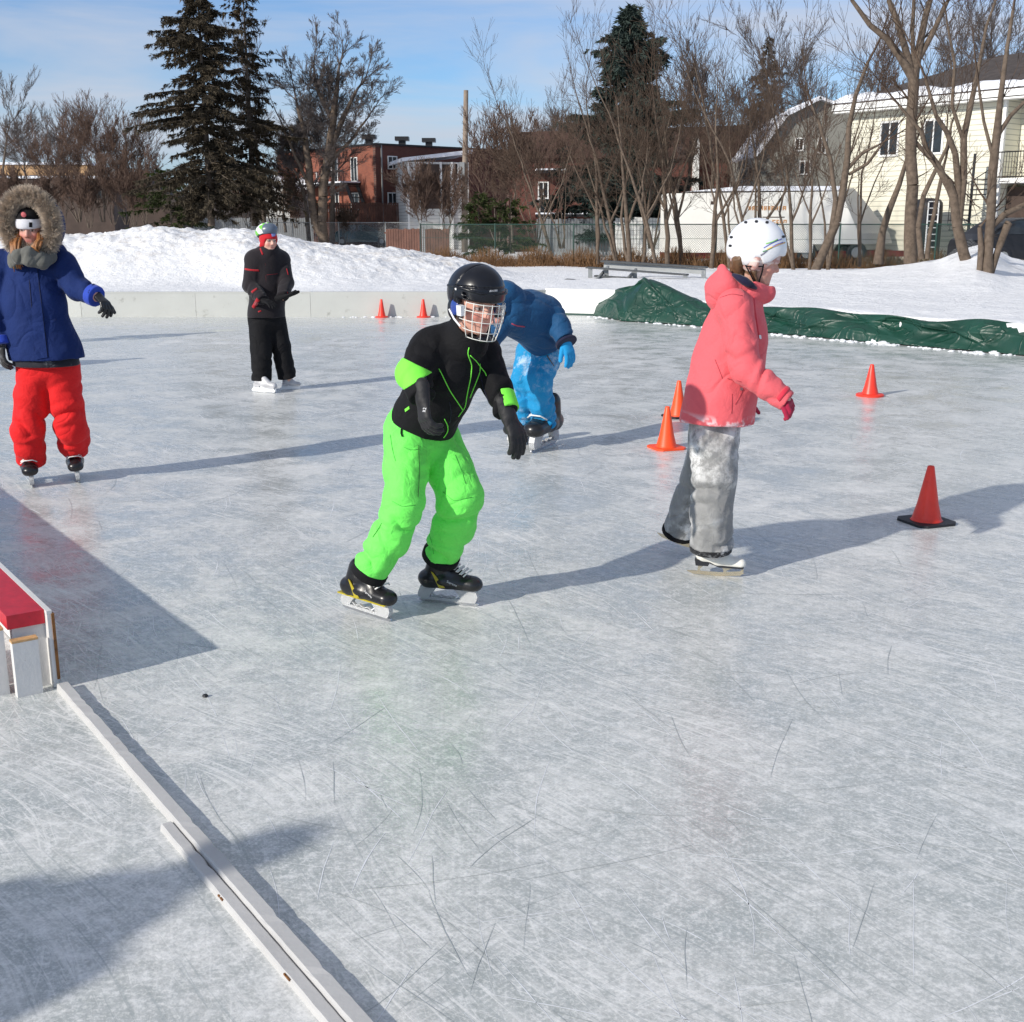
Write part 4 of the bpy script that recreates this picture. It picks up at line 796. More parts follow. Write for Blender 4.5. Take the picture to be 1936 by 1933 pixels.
    # ---- tan building far left with darker one in front
    for px0, px1, pt, pb, Y, mt, lab in ((-60, 165, 312, 420, 118, 'tan_wall', 'long low tan building behind the far left trees'), (-60, 210, 338, 420, 112, 'brown_wall', 'dark brown flat roofed building at the far left')):
        a = P(px0, pt, Y); b = P(px1, pt, Y); root = empty('low_building', (a[0], Y, 0), lab, 'building'); W = Wall((a[0], Y), (1, 0)); L = b[0] - a[0]
        wall_slab(root, 'wall', M[mt], W, 0, L, 0, a[2], 5); m = MB(); m.box((a[0] + L / 2, Y + 2.5, a[2] + .12), (L + .3, 5.4, .22)); m.build('roof', M['roof_snow'], root)
        for k in range(5): q = px0 + 30 + (px1 - px0) * k / 5.2; W.window(root, q, pt + 20, q + 16, pt + 38, 'brown_wall', 1)
    a = P(238, 345, 100); root = empty('low_building', (a[0], 100, 0), 'small brown gabled roof between the bushes and the tallest spruce', 'building'); W = Wall((a[0], 100), (1, 0)); wall_slab(root, 'wall', M['brown_wall'], W, 0, 4.5, 0, 3.2, 4)
    m = MB(); m.prism([(-.4, 3.2), (4.9, 3.2), (1.2, 5.6)], (a[0], 99.6, 0), (1, 0, 0), Z3, (0, 1, 0), 5); m.build('roof', M['shingle'], root)
# ================================================================ FENCES, POLE, TRAILER, CAR, BLEACHERS
def chain_fence(name, pts, h, mat_post, mat_net, label, step=3.0, sunk=0.0, group=None, rails=1):
    root = empty(name, (pts[0][0], pts[0][1], 0), label, 'fence', group)
    V = []; Fq = []; uv = []; s = 0
    for (a, b) in zip(pts[:-1], pts[1:]):
        a = np.array(a, float); b = np.array(b, float); L = np.linalg.norm(b - a); n = max(1, round(L / step))
        for k in range(n + (1 if b[0] == pts[-1][0] else 0)):
            q = a + (b - a) * k / n; g = tz(*q) if name != 'x' else 0; m = MB(); m.tube([(q[0], q[1], g - .3), (q[0], q[1], h + .04)], .032, 8); m.build('post', M[mat_post], root)
        for k in range(rails): m = MB(); zz = h - .0 - k * .55; m.tube([(a[0], a[1], zz), (b[0], b[1], zz)], .022 if k == 0 else .008, 6); m.build('rail', M[mat_post], root)
        i = len(V); V += [(a[0], a[1], -.15), (b[0], b[1], -.15), (b[0], b[1], h), (a[0], a[1], h)]; Fq.append((i, i + 1, i + 2, i + 3)); uv += [(s, 0), (s + L, 0), (s + L, h + .15), (s, h + .15)]; s += L
    o = part('netting', V, Fq, M[mat_net], root); l = o.data.uv_layers.new(name='UVMap')
    for lp in o.data.loops: l.data[lp.index].uv = uv[lp.vertex_index]
    return root
def build_fences():
    chain_fence('chain_link_fence', [(-3.9, 51), (2.5, 48.5), (8, 46.8), (12.2, 44.5), (18.5, 42)], 1.62, 'green_metal', 'chain_green', 'dark green chain link fence with thin posts behind the bleachers', 3.1, rails=2)
    chain_fence('chain_link_fence', [(-17.5, 79), (-5.2, 78), (-3.9, 51)], 1.75, 'grey_metal', 'chain_grey', 'bare steel chain link fence in front of the dark car', 3.4)
    # grey board fence behind the car
    for p0, p1, h, mt, lab in ((( -24, 90), (-6, 88), 2.2, 'fence_grey', 'grey board fence behind the dark car'), ((-14, 83.9), (-2, 83.6), 3.2, 'fence_brown', 'reddish brown board fence along the foot of the brick block'), ((1.2, 62), (5.0, 61), 2.0, 'fence_grey', 'grey vertical board fence left of the pale fence'), ((5.1, 60), (9.4, 58), 2.05, 'white_siding', 'pale vertical board fence with snow beside the white trailer'), ((-6.6, 62), (-3.2, 60), 1.5, 'fence_brown', 'low weathered picket fence left of the cedars')):
        a = np.array(p0, float); b = np.array(p1, float); L = np.linalg.norm(b - a); root = empty('board_fence', (*a, 0), lab, 'fence', 'board fences'); m = MB(); r = random.Random(int(L)); n = int(L / .16); d = (b - a) / L
        for k in range(n): q = a + d * (k + .5) * L / n; hh = h + r.uniform(-.03, .03); m.bar((*q, hh / 2 - .1), (*(q + d * L / n * .86), hh / 2 - .1), .03, hh)
        m.build('boards', M[mt], root); m = MB()
        for zz in (.4, h - .3): m.bar((*(a + (0, .05)), zz), (*(b + (0, .05)), zz), .05, .09)
        m.build('rail', M[mt], root)
    # utility pole
    b = P(878, 430, 72); t = P(881, 171, 72); root = empty('utility_pole', (b[0], 72, 0), 'bare wooden utility pole standing up against the sky', 'pole')
    m = MB(); m.tube([(b[0], 72, 0), (b[0] + .03, 72, 3), ((b[0] + t[0]) / 2, 72, 5.5), (t[0], 72, t[2])], [.2, .19, .17, .14], 10); m.build('shaft', M['pole_wood'], root, True)
    m = MB(); m.bar((b[0] - .1, 71.75, 4.4), (b[0] - .1, 71.75, 5.2), .2, .3, up=(1, 0, 0)); m.build('junction_box', M['grey_metal'], root)
    # white trailer on a red frame, sloping nose greyed for its shade on the right
    Y = 52; X = lambda px: P(px, 420, Y)[0]; Zp = lambda py: P(1450, py, Y)[2]
    root = empty('trailer', (X(1262), Y, 0), 'big white box trailer with a sloped nose greyed for shade on a red steel frame', 'trailer')
    m = MB(); m.prism([(X(1262), Zp(478)), (X(1540), Zp(478)), (X(1540), Zp(462)), (X(1628), Zp(462)), (X(1625), Zp(442)), (X(1602), Zp(395)), (X(1588), Zp(362)), (X(1262), Zp(366))], (0, Y, 0), (1, 0, 0), Z3, (0, 1, 0), 2.5); m.build('body', M['trailer_white'], root)
    # nose: front of the white box, its shade put into the grey
    a, b_, c_, d_ = [np.array(q) for q in ((X(1628) + .003, Y, Zp(462)), (X(1625) + .003, Y, Zp(442)), (X(1602) + .003, Y, Zp(395)), (X(1588) + .003, Y, Zp(358)))]
    o1 = np.array([2.15, 2.3, 0]); V = [a, b_, c_, d_, a + o1, b_ + o1 + (-.1, 0, 0), c_ + o1 + (-.55, 0, .1), d_ + o1 + (-1.0, 0, .12)]
    V += [a + (.0, 2.5, 0), b_ + (0, 2.5, 0), c_ + (0, 2.5, 0), d_ + (0, 2.5, 0)]
    part('nose', V, [(0, 4, 5, 1), (1, 5, 6, 2), (2, 6, 7, 3), (3, 7, 11), (0, 8, 4), (8, 9, 5, 4), (9, 10, 6, 5), (10, 11, 7, 6)], M['trailer_shaded'], root)
    m = MB(); m.prism([(X(1300), Zp(362)), (X(1600), Zp(360)), (X(1598), Zp(352)), (X(1400), Zp(352))], (0, Y + .15, 0), (1, 0, 0), Z3, (0, 1, 0), 2.3); m.build('roof_snow', M['roof_snow'], root)
    m = MB(); m.bar((X(1262), Y + .3, Zp(485)), (X(1720), Y + .3, Zp(480)), .18, .26); m.bar((X(1262), Y + 2.2, Zp(485)), (X(1720), Y + 2.2, Zp(480)), .18, .26)
    for px in (1280, 1360, 1450, 1540, 1600, 1660): m.bar((X(px), Y + .3, Zp(484)), (X(px), Y + 2.2, Zp(484)), .1, .16)
    m.bar((X(1672), Y + .2, 0), (X(1672), Y + .2, Zp(470)), .25, .25, up=(1, 0, 0)); m.bar((X(1590), Y + .2, 0), (X(1590), Y + .2, Zp(485)), .12, .12, up=(1, 0, 0)); m.build('frame', M['red_steel'], root)
    for px in (1480, 1530, 1625):
        for yy in (.15, 2.1):
            w = MB(); cc = np.array([X(px), Y + yy, .42]); ring = [cc + np.array([math.cos(a_) * .34, 0, math.sin(a_) * .34]) for a_ in np.linspace(0, 2 * math.pi, 21)]
            w.tube(ring, .12, 8, False); wh = w.build('wheel', M['rubber'], root, True); w = MB(); w.prism([(.26 * math.cos(a_), .26 * math.sin(a_)) for a_ in np.linspace(0, 2 * math.pi, 17)[:-1]], cc - (0, .05, 0), (1, 0, 0), Z3, (0, 1, 0), .1); w.build('rim', M['grey_metal'], wh)
    m = MB(); r = random.Random(3)      # worn, unreadable orange lettering
    def letters(px0, px1, py, hpx, gap, mm):
        x = px0
        while x < px1:
            w = r.uniform(4, 6.5); h = Zp(py) - Zp(py + hpx); k = r.randrange(4); xa = X(x); xb = X(x + w); z0 = Zp(py + hpx); t = .055
            mm.box(((xa + .02), Y - .006, z0 + h / 2), (.045, .01, h))
            if k != 1: mm.box(((xa + xb) / 2, Y - .006, z0 + h - .02), (xb - xa, .012, .04))
            if k != 2: mm.box(((xa + xb) / 2, Y - .006, z0 + h * (.5 if k else .04)), (xb - xa, .012, .04))
            if k != 0: mm.box((xb - .02, Y - .006, z0 + h * .5), (.04, .01, h * .96))
            x += w + gap
    letters(1414, 1482, 390, 8, 2.2, m); letters(1460, 1482, 416, 6, 2, m); m.build('lettering', simple('faded_orange', (.55, .27, .10), .7, .2, 20), root)
    m = MB(); m.box((X(1462), Y - .004, Zp(411)), (X(1482) - X(1440), .01, .04)); m.build('marking', M['brown_wall'], root)
    m = MB(); m.box((X(1346), Y - .004, Zp(384)), (.16, .012, .14)); m.build('bracket', M['brown_wall'], root)
    # dark tank with ladder beside the trailer
    x0, x1 = X(1722), X(1776); c = np.array([(x0 + x1) / 2, Y - .2, 0]); root = empty('tank', tuple(c), 'black rounded tank with a white ladder right of the trailer', 'tank')
    m = MB(); R = (x1 - x0) / 2; m.lathe(c, [(R, .2), (R, Zp(392)), (R * .97, Zp(384)), (R * .8, Zp(378)), (R * .3, Zp(375))], 28); m.build('shell', M['rubber'], root, True)
    m = MB()
    for dx in (-.22, .22): m.tube([c + (dx, -R - .08, .2), c + (dx, -R - .08, Zp(384))], .03, 6)
    for k in range(9): m.tube([c + (-.22, -R - .08, .4 + k * .27), c + (.22, -R - .08, .4 + k * .27)], .02, 6)
    m.build('ladder', M['white_trim'], root)
    # cars
    def car(px, py, Y, L, head, mat, label, group=None):
        g = P(px, py, Y); root = empty('parked_car', (g[0], Y, g[2]), label, 'car', group); H = 1.42
        prof = [(-.5, .32), (-.5, .62), (-.485, .80), (-.40, .98), (-.30, 1.28), (-.20, 1.40), (-.05, 1.45), (.08, 1.40), (.27, .98), (.42, .84), (.49, .68), (.5, .36), (.46, .26), (-.46, .26)]
        ys = [(-.86, .0), (-.80, 1.), (-.80, 1.)]
        n = len(prof); V = []; W_ = [(-.87, .93), (-.80, 1), (.80, 1), (.87, .93)]
        for yy, s in W_:
            for x, z in prof:
                inn = 1.0 if z < .95 else .80; V.append((x * L * (s if z < .9 else .985), yy * inn, .26 + (z - .26) * (1 if abs(yy) < .85 else .985)))
        Fq = [(k * n + i, k * n + (i + 1) % n, (k + 1) * n + (i + 1) % n, (k + 1) * n + i) for k in range(3) for i in range(n)] + [tuple(range(n)), tuple(reversed(range(3 * n, 4 * n)))]
        part('body', V, Fq, M[mat], root, False, None, False)
        for s in (-1, 1):
            m = MB(); m.add([(-.37 * L, s * .80, .97), (-.28 * L, s * .715, 1.27), (-.19 * L, s * .71, 1.36), (-.02 * L, s * .71, 1.38), (-.02 * L, s * .80, .97)], [(0, 1, 2, 3, 4)]); m.add([(.0, s * .80, .97), (.0, s * .71, 1.38), (.08 * L, s * .71, 1.36), (.24 * L, s * .80, .97)], [(0, 1, 2, 3)]); m.build('side_window', M['glass'], root, False, False)
        for x in (-.31 * L, .31 * L):
            for s in (-1, 1):
                m = MB(); ring = [np.array([x + math.cos(a_) * .22, s * .80, .32 + math.sin(a_) * .22]) for a_ in np.linspace(0, 2 * math.pi, 19)]; m.tube(ring, .10, 8, False); w = m.build('wheel', M['rubber'], root, True, False)
                m = MB(); m.prism([(.16 * math.cos(a_), .16 * math.sin(a_)) for a_ in np.linspace(0, 2 * math.pi, 13)[:-1]], (x, s * .80 - .09, .32), (1, 0, 0), (0, 0, 1), (0, 1, 0), .18); m.build('hub_cap', M['grey_metal'], w, False, False)
        m = MB()
        for s in (-1, 1): m.box((.47 * L, s * .62, .68), (.2, .3, .14))
        m.build('headlights', M['silver'], root, False, False); root.rotation_euler = (0, 0, head); root.scale = (1, 1, 1.0); return root
    g = P(688, 466, 84); car(690, 465, 83, 4.5, -.12, 'car_paint', 'dark teal hatchback parked behind the steel fence')
    car(1935, 505, 36, 4.2, .2, 'black_metal', 'dark car at the right edge behind the snow heap')
    # low bleachers
    Y = 28.5; root = empty('bleachers', (P(1230, 530, Y)[0], Y, tz(3.4, Y)), 'low grey metal bleachers half sunk in snow in front of the green fence', 'bleachers')
    Q = lambda px, py, dy=0: P(px, py, Y + dy)
    m = MB(); m.bar(Q(1138, 494, .6), Q(1336, 506, -.3), .30, .04); m.build('seat_plank', M['dark_plank'], root)
    m = MB(); m.bar(Q(1142, 501, .58), Q(1334, 514, -.32), .05, .13); m.build('fascia', M['grey_metal'], root)
    m = MB(); m.bar(Q(1110, 506, -.2), Q(1300, 520, -1.1), .26, .035); m.build('lower_seat', M['dark_plank'], root)
    m = MB(); m.bar(Q(1070, 529, -1.1), Q(1175, 538, -1.5), .24, .04); m.build('foot_plank', M['dark_plank'], root)
    m = MB(); m.bar(Q(1125, 522, -.4), Q(1275, 533, -1.0), .22, .04); m.build('foot_plank', M['dark_plank'], root)
    for a, b in (((1116, 508), (1116, 534)), ((1146, 506), (1148, 522)), ((1200, 512), (1201, 534)), ((1330, 512), (1332, 530)), ((1296, 520), (1296, 532))):
        m = MB(); m.bar(Q(*a, -.3), Q(*b, -.3) - (0, 0, .2), .07, .10, up=(1, 0, 0)); m.build('leg', M['grey_metal'], root)
    m = MB(); m.bar(Q(1150, 505, .2), Q(1128, 530, -.8), .05, .07); m.bar(Q(1203, 510, .1), Q(1182, 533, -.9), .05, .07); m.build('brace', M['grey_metal'], root)
    # collapsed chain link over the snow heap
    pts = [[(1792, 482, 29), (1800, 478, 29), (1836, 448, 28.5), (1850, 462, 28.5), (1885, 505, 28), (1936, 512, 27.5), (1990, 520, 27)], [(1792, 500, 28), (1805, 500, 28), (1830, 520, 27.3), (1850, 530, 26.8), (1885, 535, 26.5), (1936, 552, 26), (1990, 570, 25.6)]]
    V = []; Fq = []; uv = []; s = 0
    for i in range(7):
        a = P(*pts[0][i]); b = P(*pts[1][i]); 
        if i: s += np.linalg.norm(a - pa)
        pa = a; n = 5
        for k in range(n): q = a + (b - a) * k / (n - 1); g = tz(q[0], q[1]); q[2] = max(q[2], g + .04); q[2] += .05 * math.sin(i * 2 + k); V.append(q); uv.append((s, k * .3))
        if i:
            for k in range(n - 1): Fq.append(((i - 1) * n + k, (i - 1) * n + k + 1, i * n + k + 1, i * n + k))
    o = part('fallen_netting', V, Fq, M['chain_grey'], None, True); c = np.array(V).mean(0); o.data.transform(Matrix.Translation(-Vector(c))); o.location = c; l = o.data.uv_layers.new(name='UVMap')
    for lp in o.data.loops: l.data[lp.index].uv = uv[lp.vertex_index]
    tag(o, 'sagging loose chain link netting lying over the snow heap at the right', 'netting')
build_buildings(); build_fences(); build_trees()
# ================================================================ PEOPLE: implicit surfaces meshed by surface nets
f4 = np.float32
def cap(a, b, ra, rb, flat=None, fold=None):
    a = np.asarray(a, f4); b = np.asarray(b, f4); ba = b - a; L2 = float(ba @ ba) + 1e-9; L = math.sqrt(L2); t = ba / L
    if fold:
        u = np.cross(t, (0, 0, 1) if abs(t[2]) < .9 else (1, 0, 0)); u = (u / np.linalg.norm(u)).astype(f4); w = np.cross(t, u).astype(f4)
    if flat: fd = np.asarray(flat[0], f4); fd = fd - t * (fd @ t); fd /= np.linalg.norm(fd) + 1e-9; fk = flat[1]
    def f(p):
        pa = p - a; h = np.clip(pa @ ba / L2, 0, 1); q = pa - h[:, None] * ba; r = ra + (rb - ra) * h
        if flat: q = q + (q @ fd)[:, None] * fd * (fk - 1)
        if fold:
            amp, wl, sd = fold; x = q @ u; y = q @ w; an = np.arctan2(x, y)
            ph = 2 * math.pi * (h * L) / wl + 1.7 * np.sin(an + sd) + 1.1 * np.sin(2 * an + sd * 2.3 + h * 4) + sd
            s = 1.9 * np.abs(np.sin(ph * .5)) ** .8 - 1.25; m = np.clip(.5 + .9 * np.sin(an * 1.0 + sd * 1.7 + h * 5 + .6 * np.sin(ph * .25)), 0, 1); r = r + amp * 1.25 * s * m
        return np.sqrt((q * q).sum(1)) - r
    lo = np.minimum(a, b) - max(ra, rb) - (.03 if fold else 0); hi = np.maximum(a, b) + max(ra, rb) + (.03 if fold else 0); f.box = (lo, hi); return f
def ell(c, r, R=None):
    c = np.asarray(c, f4); r = np.asarray(r, f4); R_ = None if R is None else np.asarray(R, f4)
    def f(p):
        q = p - c
        if R_ is not None: q = q @ R_
        k0 = np.sqrt(((q / r) ** 2).sum(1)) + 1e-6; k1 = np.sqrt(((q / (r * r)) ** 2).sum(1)) + 1e-6
        return k0 * (k0 - 1) / k1
    m = float(r.max()); f.box = (c - m, c + m); return f
def plane(o, n):
    o = np.asarray(o, f4); n = np.asarray(n, f4); n = n / np.linalg.norm(n); return lambda p: (p - o) @ n
def smin(a, b, k): h = np.clip(.5 + .5 * (b - a) / k, 0, 1); return b + (a - b) * h - k * h * (1 - h)
def U(k, *fs):
    def f(p):
        d = fs[0](p)
        for g in fs[1:]: d = smin(d, g(p), k) if k > 0 else np.minimum(d, g(p))
        return d
    bs = [g.box for g in fs if hasattr(g, 'box')]; f.box = (np.min([b[0] for b in bs], 0), np.max([b[1] for b in bs], 0)); return f
def SUB(a, b, k=.005):
    f = lambda p: -smin(-a(p), b(p), k)
    f.box = a.box; return f
def INT(a, b, k=.005):
    f = lambda p: -smin(-a(p), -b(p), k)
    f.box = a.box; return f
def wrinkle(f, amp, freq, seed, ridge=.5):
    r = np.random.default_rng(seed); Wv = r.normal(size=(7, 3)).astype(f4) * freq; ph = r.random(7) * 6.28; W2 = r.normal(size=(7, 3)).astype(f4) * freq * .6
    def g(p):
        n = 0
        for i in range(7): n = n + np.sin(p @ Wv[i] + ph[i] + 1.4 * np.sin(p @ W2[i] + ph[i] * 2)) / (1 + .2 * i)
        n = n / 4.2; n = (1 - ridge) * n + ridge * (np.abs(n) * 2 - .8); return f(p) + amp * n
    g.box = f.box; return g
def mesh_sdf(f, h, pad=.04):
    lo, hi = f.box; lo = np.asarray(lo, float) - pad; hi = np.asarray(hi, float) + pad; B = 14; bs = B * h
    nb = np.ceil((hi - lo) / bs).astype(int); ii = np.stack(np.meshgrid(*[np.arange(n) for n in nb], indexing='ij'), -1).reshape(-1, 3)
    d = f((lo + (ii + .5) * bs).astype(f4)); act = ii[np.abs(d) < bs * .87 * 1.7 + .02]
    N = nb * B + 2; st = np.array([N[1] * N[2], N[2], 1], np.int64)
    g = np.stack(np.meshgrid(*[np.arange(B + 1)] * 3, indexing='ij'), -1).reshape(-1, 3); n1 = B + 1; VK = []; VP = []; Q = []
    CE = [(0, 1), (2, 3), (4, 5), (6, 7), (0, 2), (1, 3), (4, 6), (5, 7), (0, 4), (1, 5), (2, 6), (3, 7)]; co = np.array([[i >> 2 & 1, i >> 1 & 1, i & 1] for i in range(8)])
    for s in range(0, len(act), 24):
        ba = act[s:s + 24]; gi = ba[:, None, :] * B + g[None]; P_ = (lo + gi * h).astype(f4).reshape(-1, 3); D = f(P_).reshape(len(ba), n1, n1, n1)
        c8 = np.stack([D[:, o[0]:B + o[0], o[1]:B + o[1], o[2]:B + o[2]] for o in co], -1); sg = c8 < 0; mix = sg.any(-1) & ~sg.all(-1)
        b, i, j, k = np.nonzero(mix)
        if len(b):
            v = c8[b, i, j, k]; acc = np.zeros((len(b), 3)); cnt = np.zeros(len(b))
            for e0, e1 in CE:
                m = (v[:, e0] < 0) != (v[:, e1] < 0); t = v[m, e0] / (v[m, e0] - v[m, e1]); acc[m] += co[e0] + (co[e1] - co[e0]) * t[:, None]; cnt[m] += 1
            cell = ba[b] * B + np.stack([i, j, k], 1); VK.append((cell + 1) @ st); VP.append(lo + (cell + acc / cnt[:, None]) * h)
        for ax in range(3):
            sl0 = [slice(None)] + [slice(0, B)] * 3; sl1 = list(sl0); sl1[ax + 1] = slice(1, B + 1); a = D[tuple(sl0)] < 0; bb = D[tuple(sl1)] < 0
            q = np.nonzero(a != bb)
            if not len(q[0]): continue
            cell = ba[q[0]] * B + np.stack(q[1:], 1); u = (ax + 1) % 3; w = (ax + 2) % 3; eu = np.eye(3, dtype=int)[u]; ew = np.eye(3, dtype=int)[w]
            ks = [(cell + 1 - x * eu - y * ew) @ st for x, y in ((0, 0), (1, 0), (1, 1), (0, 1))]; qq = np.stack(ks, 1); fl = a[q]; qq[~fl] = qq[~fl][:, ::-1]; Q.append(qq)
    VK = np.concatenate(VK); VP = np.concatenate(VP); Q = np.concatenate(Q); o = np.argsort(VK); VK = VK[o]; VP = VP[o]
    ix = np.searchsorted(VK, Q); ix = np.minimum(ix, len(VK) - 1); ok = (VK[ix] == Q).all(1); return VP, ix[ok]
def sdf_part(name, f, h, mat, parent, colf=None, pad=.04):
    V, Q = mesh_sdf(f, h, pad); c = colf(V) if colf else None
    return part(name, V, np.ascontiguousarray(Q), mat, parent, True, c)
def K(px, py, Y, r): return P(px, py, Y), r * MP(px, py, Y)
def kcap(a, b, flat=None, fold=None): (p, r), (q, s) = K(*a), K(*b); return cap(p, q, r, s, flat, fold)
def chain(pts, k=.02, flat=None, folds=None):
    fs = [kcap(a, b, flat, None if not folds else (folds[i] if i < len(folds) else None)) for i, (a, b) in enumerate(zip(pts[:-1], pts[1:]))]; return U(k, *fs) if len(fs) > 1 else fs[0]
def unit(v): v = np.asarray(v, float); return v / np.linalg.norm(v)
class Frame:       # S = person's left, Fw = forward, Up
    def __init__(s, c, fw, up=(0, 0, 1), size=1.0):
        s.c = np.asarray(c, float); s.F = unit(fw); up = np.asarray(up, float); s.U = unit(up - s.F * (up @ s.F)); s.S = unit(np.cross(s.U, s.F)); s.k = size; s.R = np.stack([s.S, s.F, s.U], 1)
    def pt(s, x, y, z): return s.c + s.k * (s.S * x + s.F * y + s.U * z)
    def loc(s, p): return (p - s.c) @ s.R / s.k
    def ell(s, c, r): return ell(s.pt(*c), np.array(r) * s.k, s.R)
    def cap(s, a, b, ra, rb, flat=None): return cap(s.pt(*a), s.pt(*b), ra * s.k, rb * s.k, None if flat is None else (s.R @ np.array(flat[0], float), flat[1]))
    def pln(s, c, n): return plane(s.pt(*c), s.R @ np.array(n, float))
def head_sdf(H):   # units: head height = 1
    k = H.k
    sk = U(.10 * k, H.ell((0, -.07, .13), (.33, .40, .37)), H.ell((0, .08, -.14), (.255, .27, .34)), H.ell((0, .245, -.385), (.10, .085, .085)))
    sk = U(.06 * k, sk, H.ell((.155, .20, -.13), (.10, .11, .10)), H.ell((-.155, .20, -.13), (.10, .11, .10)), H.cap((-.15, .275, .075), (.15, .275, .075), .045, .045))
    so = U(.02 * k, H.ell((.135, .36, .01), (.085, .075, .05)), H.ell((-.135, .36, .01), (.085, .075, .05))); sk = SUB(sk, so, .05 * k)
    sk = U(.03 * k, sk, H.cap((0, .30, .06), (0, .395, -.11), .032, .052), H.ell((.05, .345, -.135), (.038, .045, .032)), H.ell((-.05, .345, -.135), (.038, .045, .032)))
    sk = U(.025 * k, sk, H.cap((-.08, .305, -.245), (.08, .305, -.245), .026, .026), H.cap((-.07, .300, -.285), (.07, .300, -.285), .030, .030))
    sk = SUB(sk, H.cap((-.095, .345, -.265), (.095, .345, -.265), .010, .010), .012 * k)
    eyes = U(.0, H.ell((.135, .262, .008), (.066, .062, .042)), H.ell((-.135, .262, .008), (.066, .062, .042)))
    ears = U(.02 * k, H.ell((.325, -.04, -.04), (.035, .08, .11)), H.ell((-.325, -.04, -.04), (.035, .08, .11)))
    return U(.012 * k, U(.03 * k, sk, ears), eyes)
def head_col(H, skin=(.62, .36, .27), flush=(.62, .20, .16), gaze=0.0, hair=None):
    def f(V):
        q = H.loc(V); c = np.tile(np.array(skin), (len(V), 1)); x, y, z = q.T
        def blend(m, col): m = np.clip(m, 0, 1)[:, None]; c[:] = c * (1 - m) + np.array(col) * m
        for s in (-1, 1):
            blend(np.exp(-(((x - s * .17) / .10) ** 2 + ((z + .15) / .09) ** 2)) * (y > .1) * .75, flush)
            d = ((x - s * .135) / .075) ** 2 + ((z - .008) / .030) ** 2; e = (y > .22)
            blend((1.25 - d) * 3 * e * (d < 1.5), (.16, .09, .07)); blend((.8 - d) * 5 * e, (.42, .37, .35)); d2 = ((x - s * .135 - gaze) / .032) ** 2 + ((z - .008) / .030) ** 2; blend((1 - d2) * 4 * e, (.045, .028, .02))
            blend(np.clip(1.3 - np.abs((z - .095 + abs(1) * .25 * (np.abs(x) - .13) ** 2 * 8) / .018), 0, 1) * ((x * s > .055) & (x * s < .215) & (y > .15)) * .75, (.12, .07, .045))
        blend(np.exp(-((x / .085) ** 4 + ((z + .265) / .042) ** 2)) * (y > .2) * .85, (.52, .13, .12)); blend(np.exp(-((x / .08) ** 4 + ((z + .265) / .008) ** 2)) * (y > .2) * .8, (.14, .03, .03))
        blend(np.exp(-((x / .05) ** 2 + ((z + .12) / .04) ** 2)) * (y > .3) * .45, flush)
        for s in (-1, 1): blend(np.exp(-(((x - s * .028) / .014) ** 2 + ((z + .158) / .012) ** 2)) * (y > .3) * .8, (.15, .05, .04))
        if hair is not None: blend(((z > .22) | ((y < .02) & (z > -.28) & (np.abs(x) > .1)) | (y < -.15)).astype(float), hair)
        return c
    return f
def glove_sdf(W, fw, palm_n, size, curl=.5, thumb_side=1, spread=.12, cuff=.06, thumb_out=.7, fing=(1, 1, 1, 1), pad=1.0):
    """wrist point, finger direction, palm normal; fingers curl towards the palm normal"""
    H = Frame(W, fw, -np.asarray(palm_n, float), size); k = size      # U = back of hand, F = towards the fingers, S sideways
    fs = [H.cap((0, -.12 - cuff / .18 * .35, 0), (0, .03, 0), .185 * pad, .17 * pad, ((0, 0, 1), 1.15)), H.cap((-.07, .10, 0), (-.11, .42, 0), .12 * pad, .10 * pad, ((0, 0, 1), 1.3)), H.cap((.07, .10, 0), (.12, .42, 0), .12 * pad, .10 * pad, ((0, 0, 1), 1.3)), H.cap((0, .1, 0), (0, .42, 0), .13 * pad, .11 * pad, ((0, 0, 1), 1.3))]
    palm = U(.05 * k, *fs); fin = []
    for i, (x, l) in enumerate(((-.165, .40), (-.055, .46), (.055, .44), (.16, .34))):
        x *= -thumb_side * -1; a = 0; p = np.array([x, .44, 0.]); sp = spread * x / .16; L = l * fing[i]; rr = .062 * pad
        for j, ln in enumerate((.42, .33, .27)):
            a += curl * (.55, .75, .6)[j] * (1 + .08 * i); q = p + L * ln * 1.25 * np.array([math.sin(sp), math.cos(a), -math.sin(a)]); fin.append(H.cap(p, q, rr, rr * .93)); p = q; rr *= .95
    th = []; s = -thumb_side; p = np.array([s * .14, .12, -.03])
    for j, (ln, an) in enumerate(((.22, thumb_out), (.20, thumb_out * .8), (.16, thumb_out * .55))):
        q = p + ln * np.array([s * math.sin(an), math.cos(an), -.25 - .2 * j * curl]); th.append(H.cap(p, q, .075 * pad - .006 * j, .07 * pad - .006 * j)); p = q
    return U(.012 * k, U(.018 * k, palm, *[U(.01 * k, *fin[3 * i:3 * i + 3]) for i in range(4)]), U(.02 * k, *th))
def mapped(o_list):
    vs = []; fs = []
    for o in o_list:
        n = len(vs); w = wloc(o); vs += [tuple(np.array(v.co) + w) for v in o.data.vertices]; fs += [tuple(i + n for i in p.vertices) for p in o.data.polygons]
    return BVHTree.FromPolygons(vs, fs)
def project(bvh, px, py, off=.002):
    d = ray(px, py); r = bvh.ray_cast(Vector((0, 0, HC)), Vector(d).normalized())
    if r[0] is None: return None
    n = r[1] if r[1].dot(Vector(d)) < 0 else -r[1]; return np.array(r[0] + n * off), np.array(n)
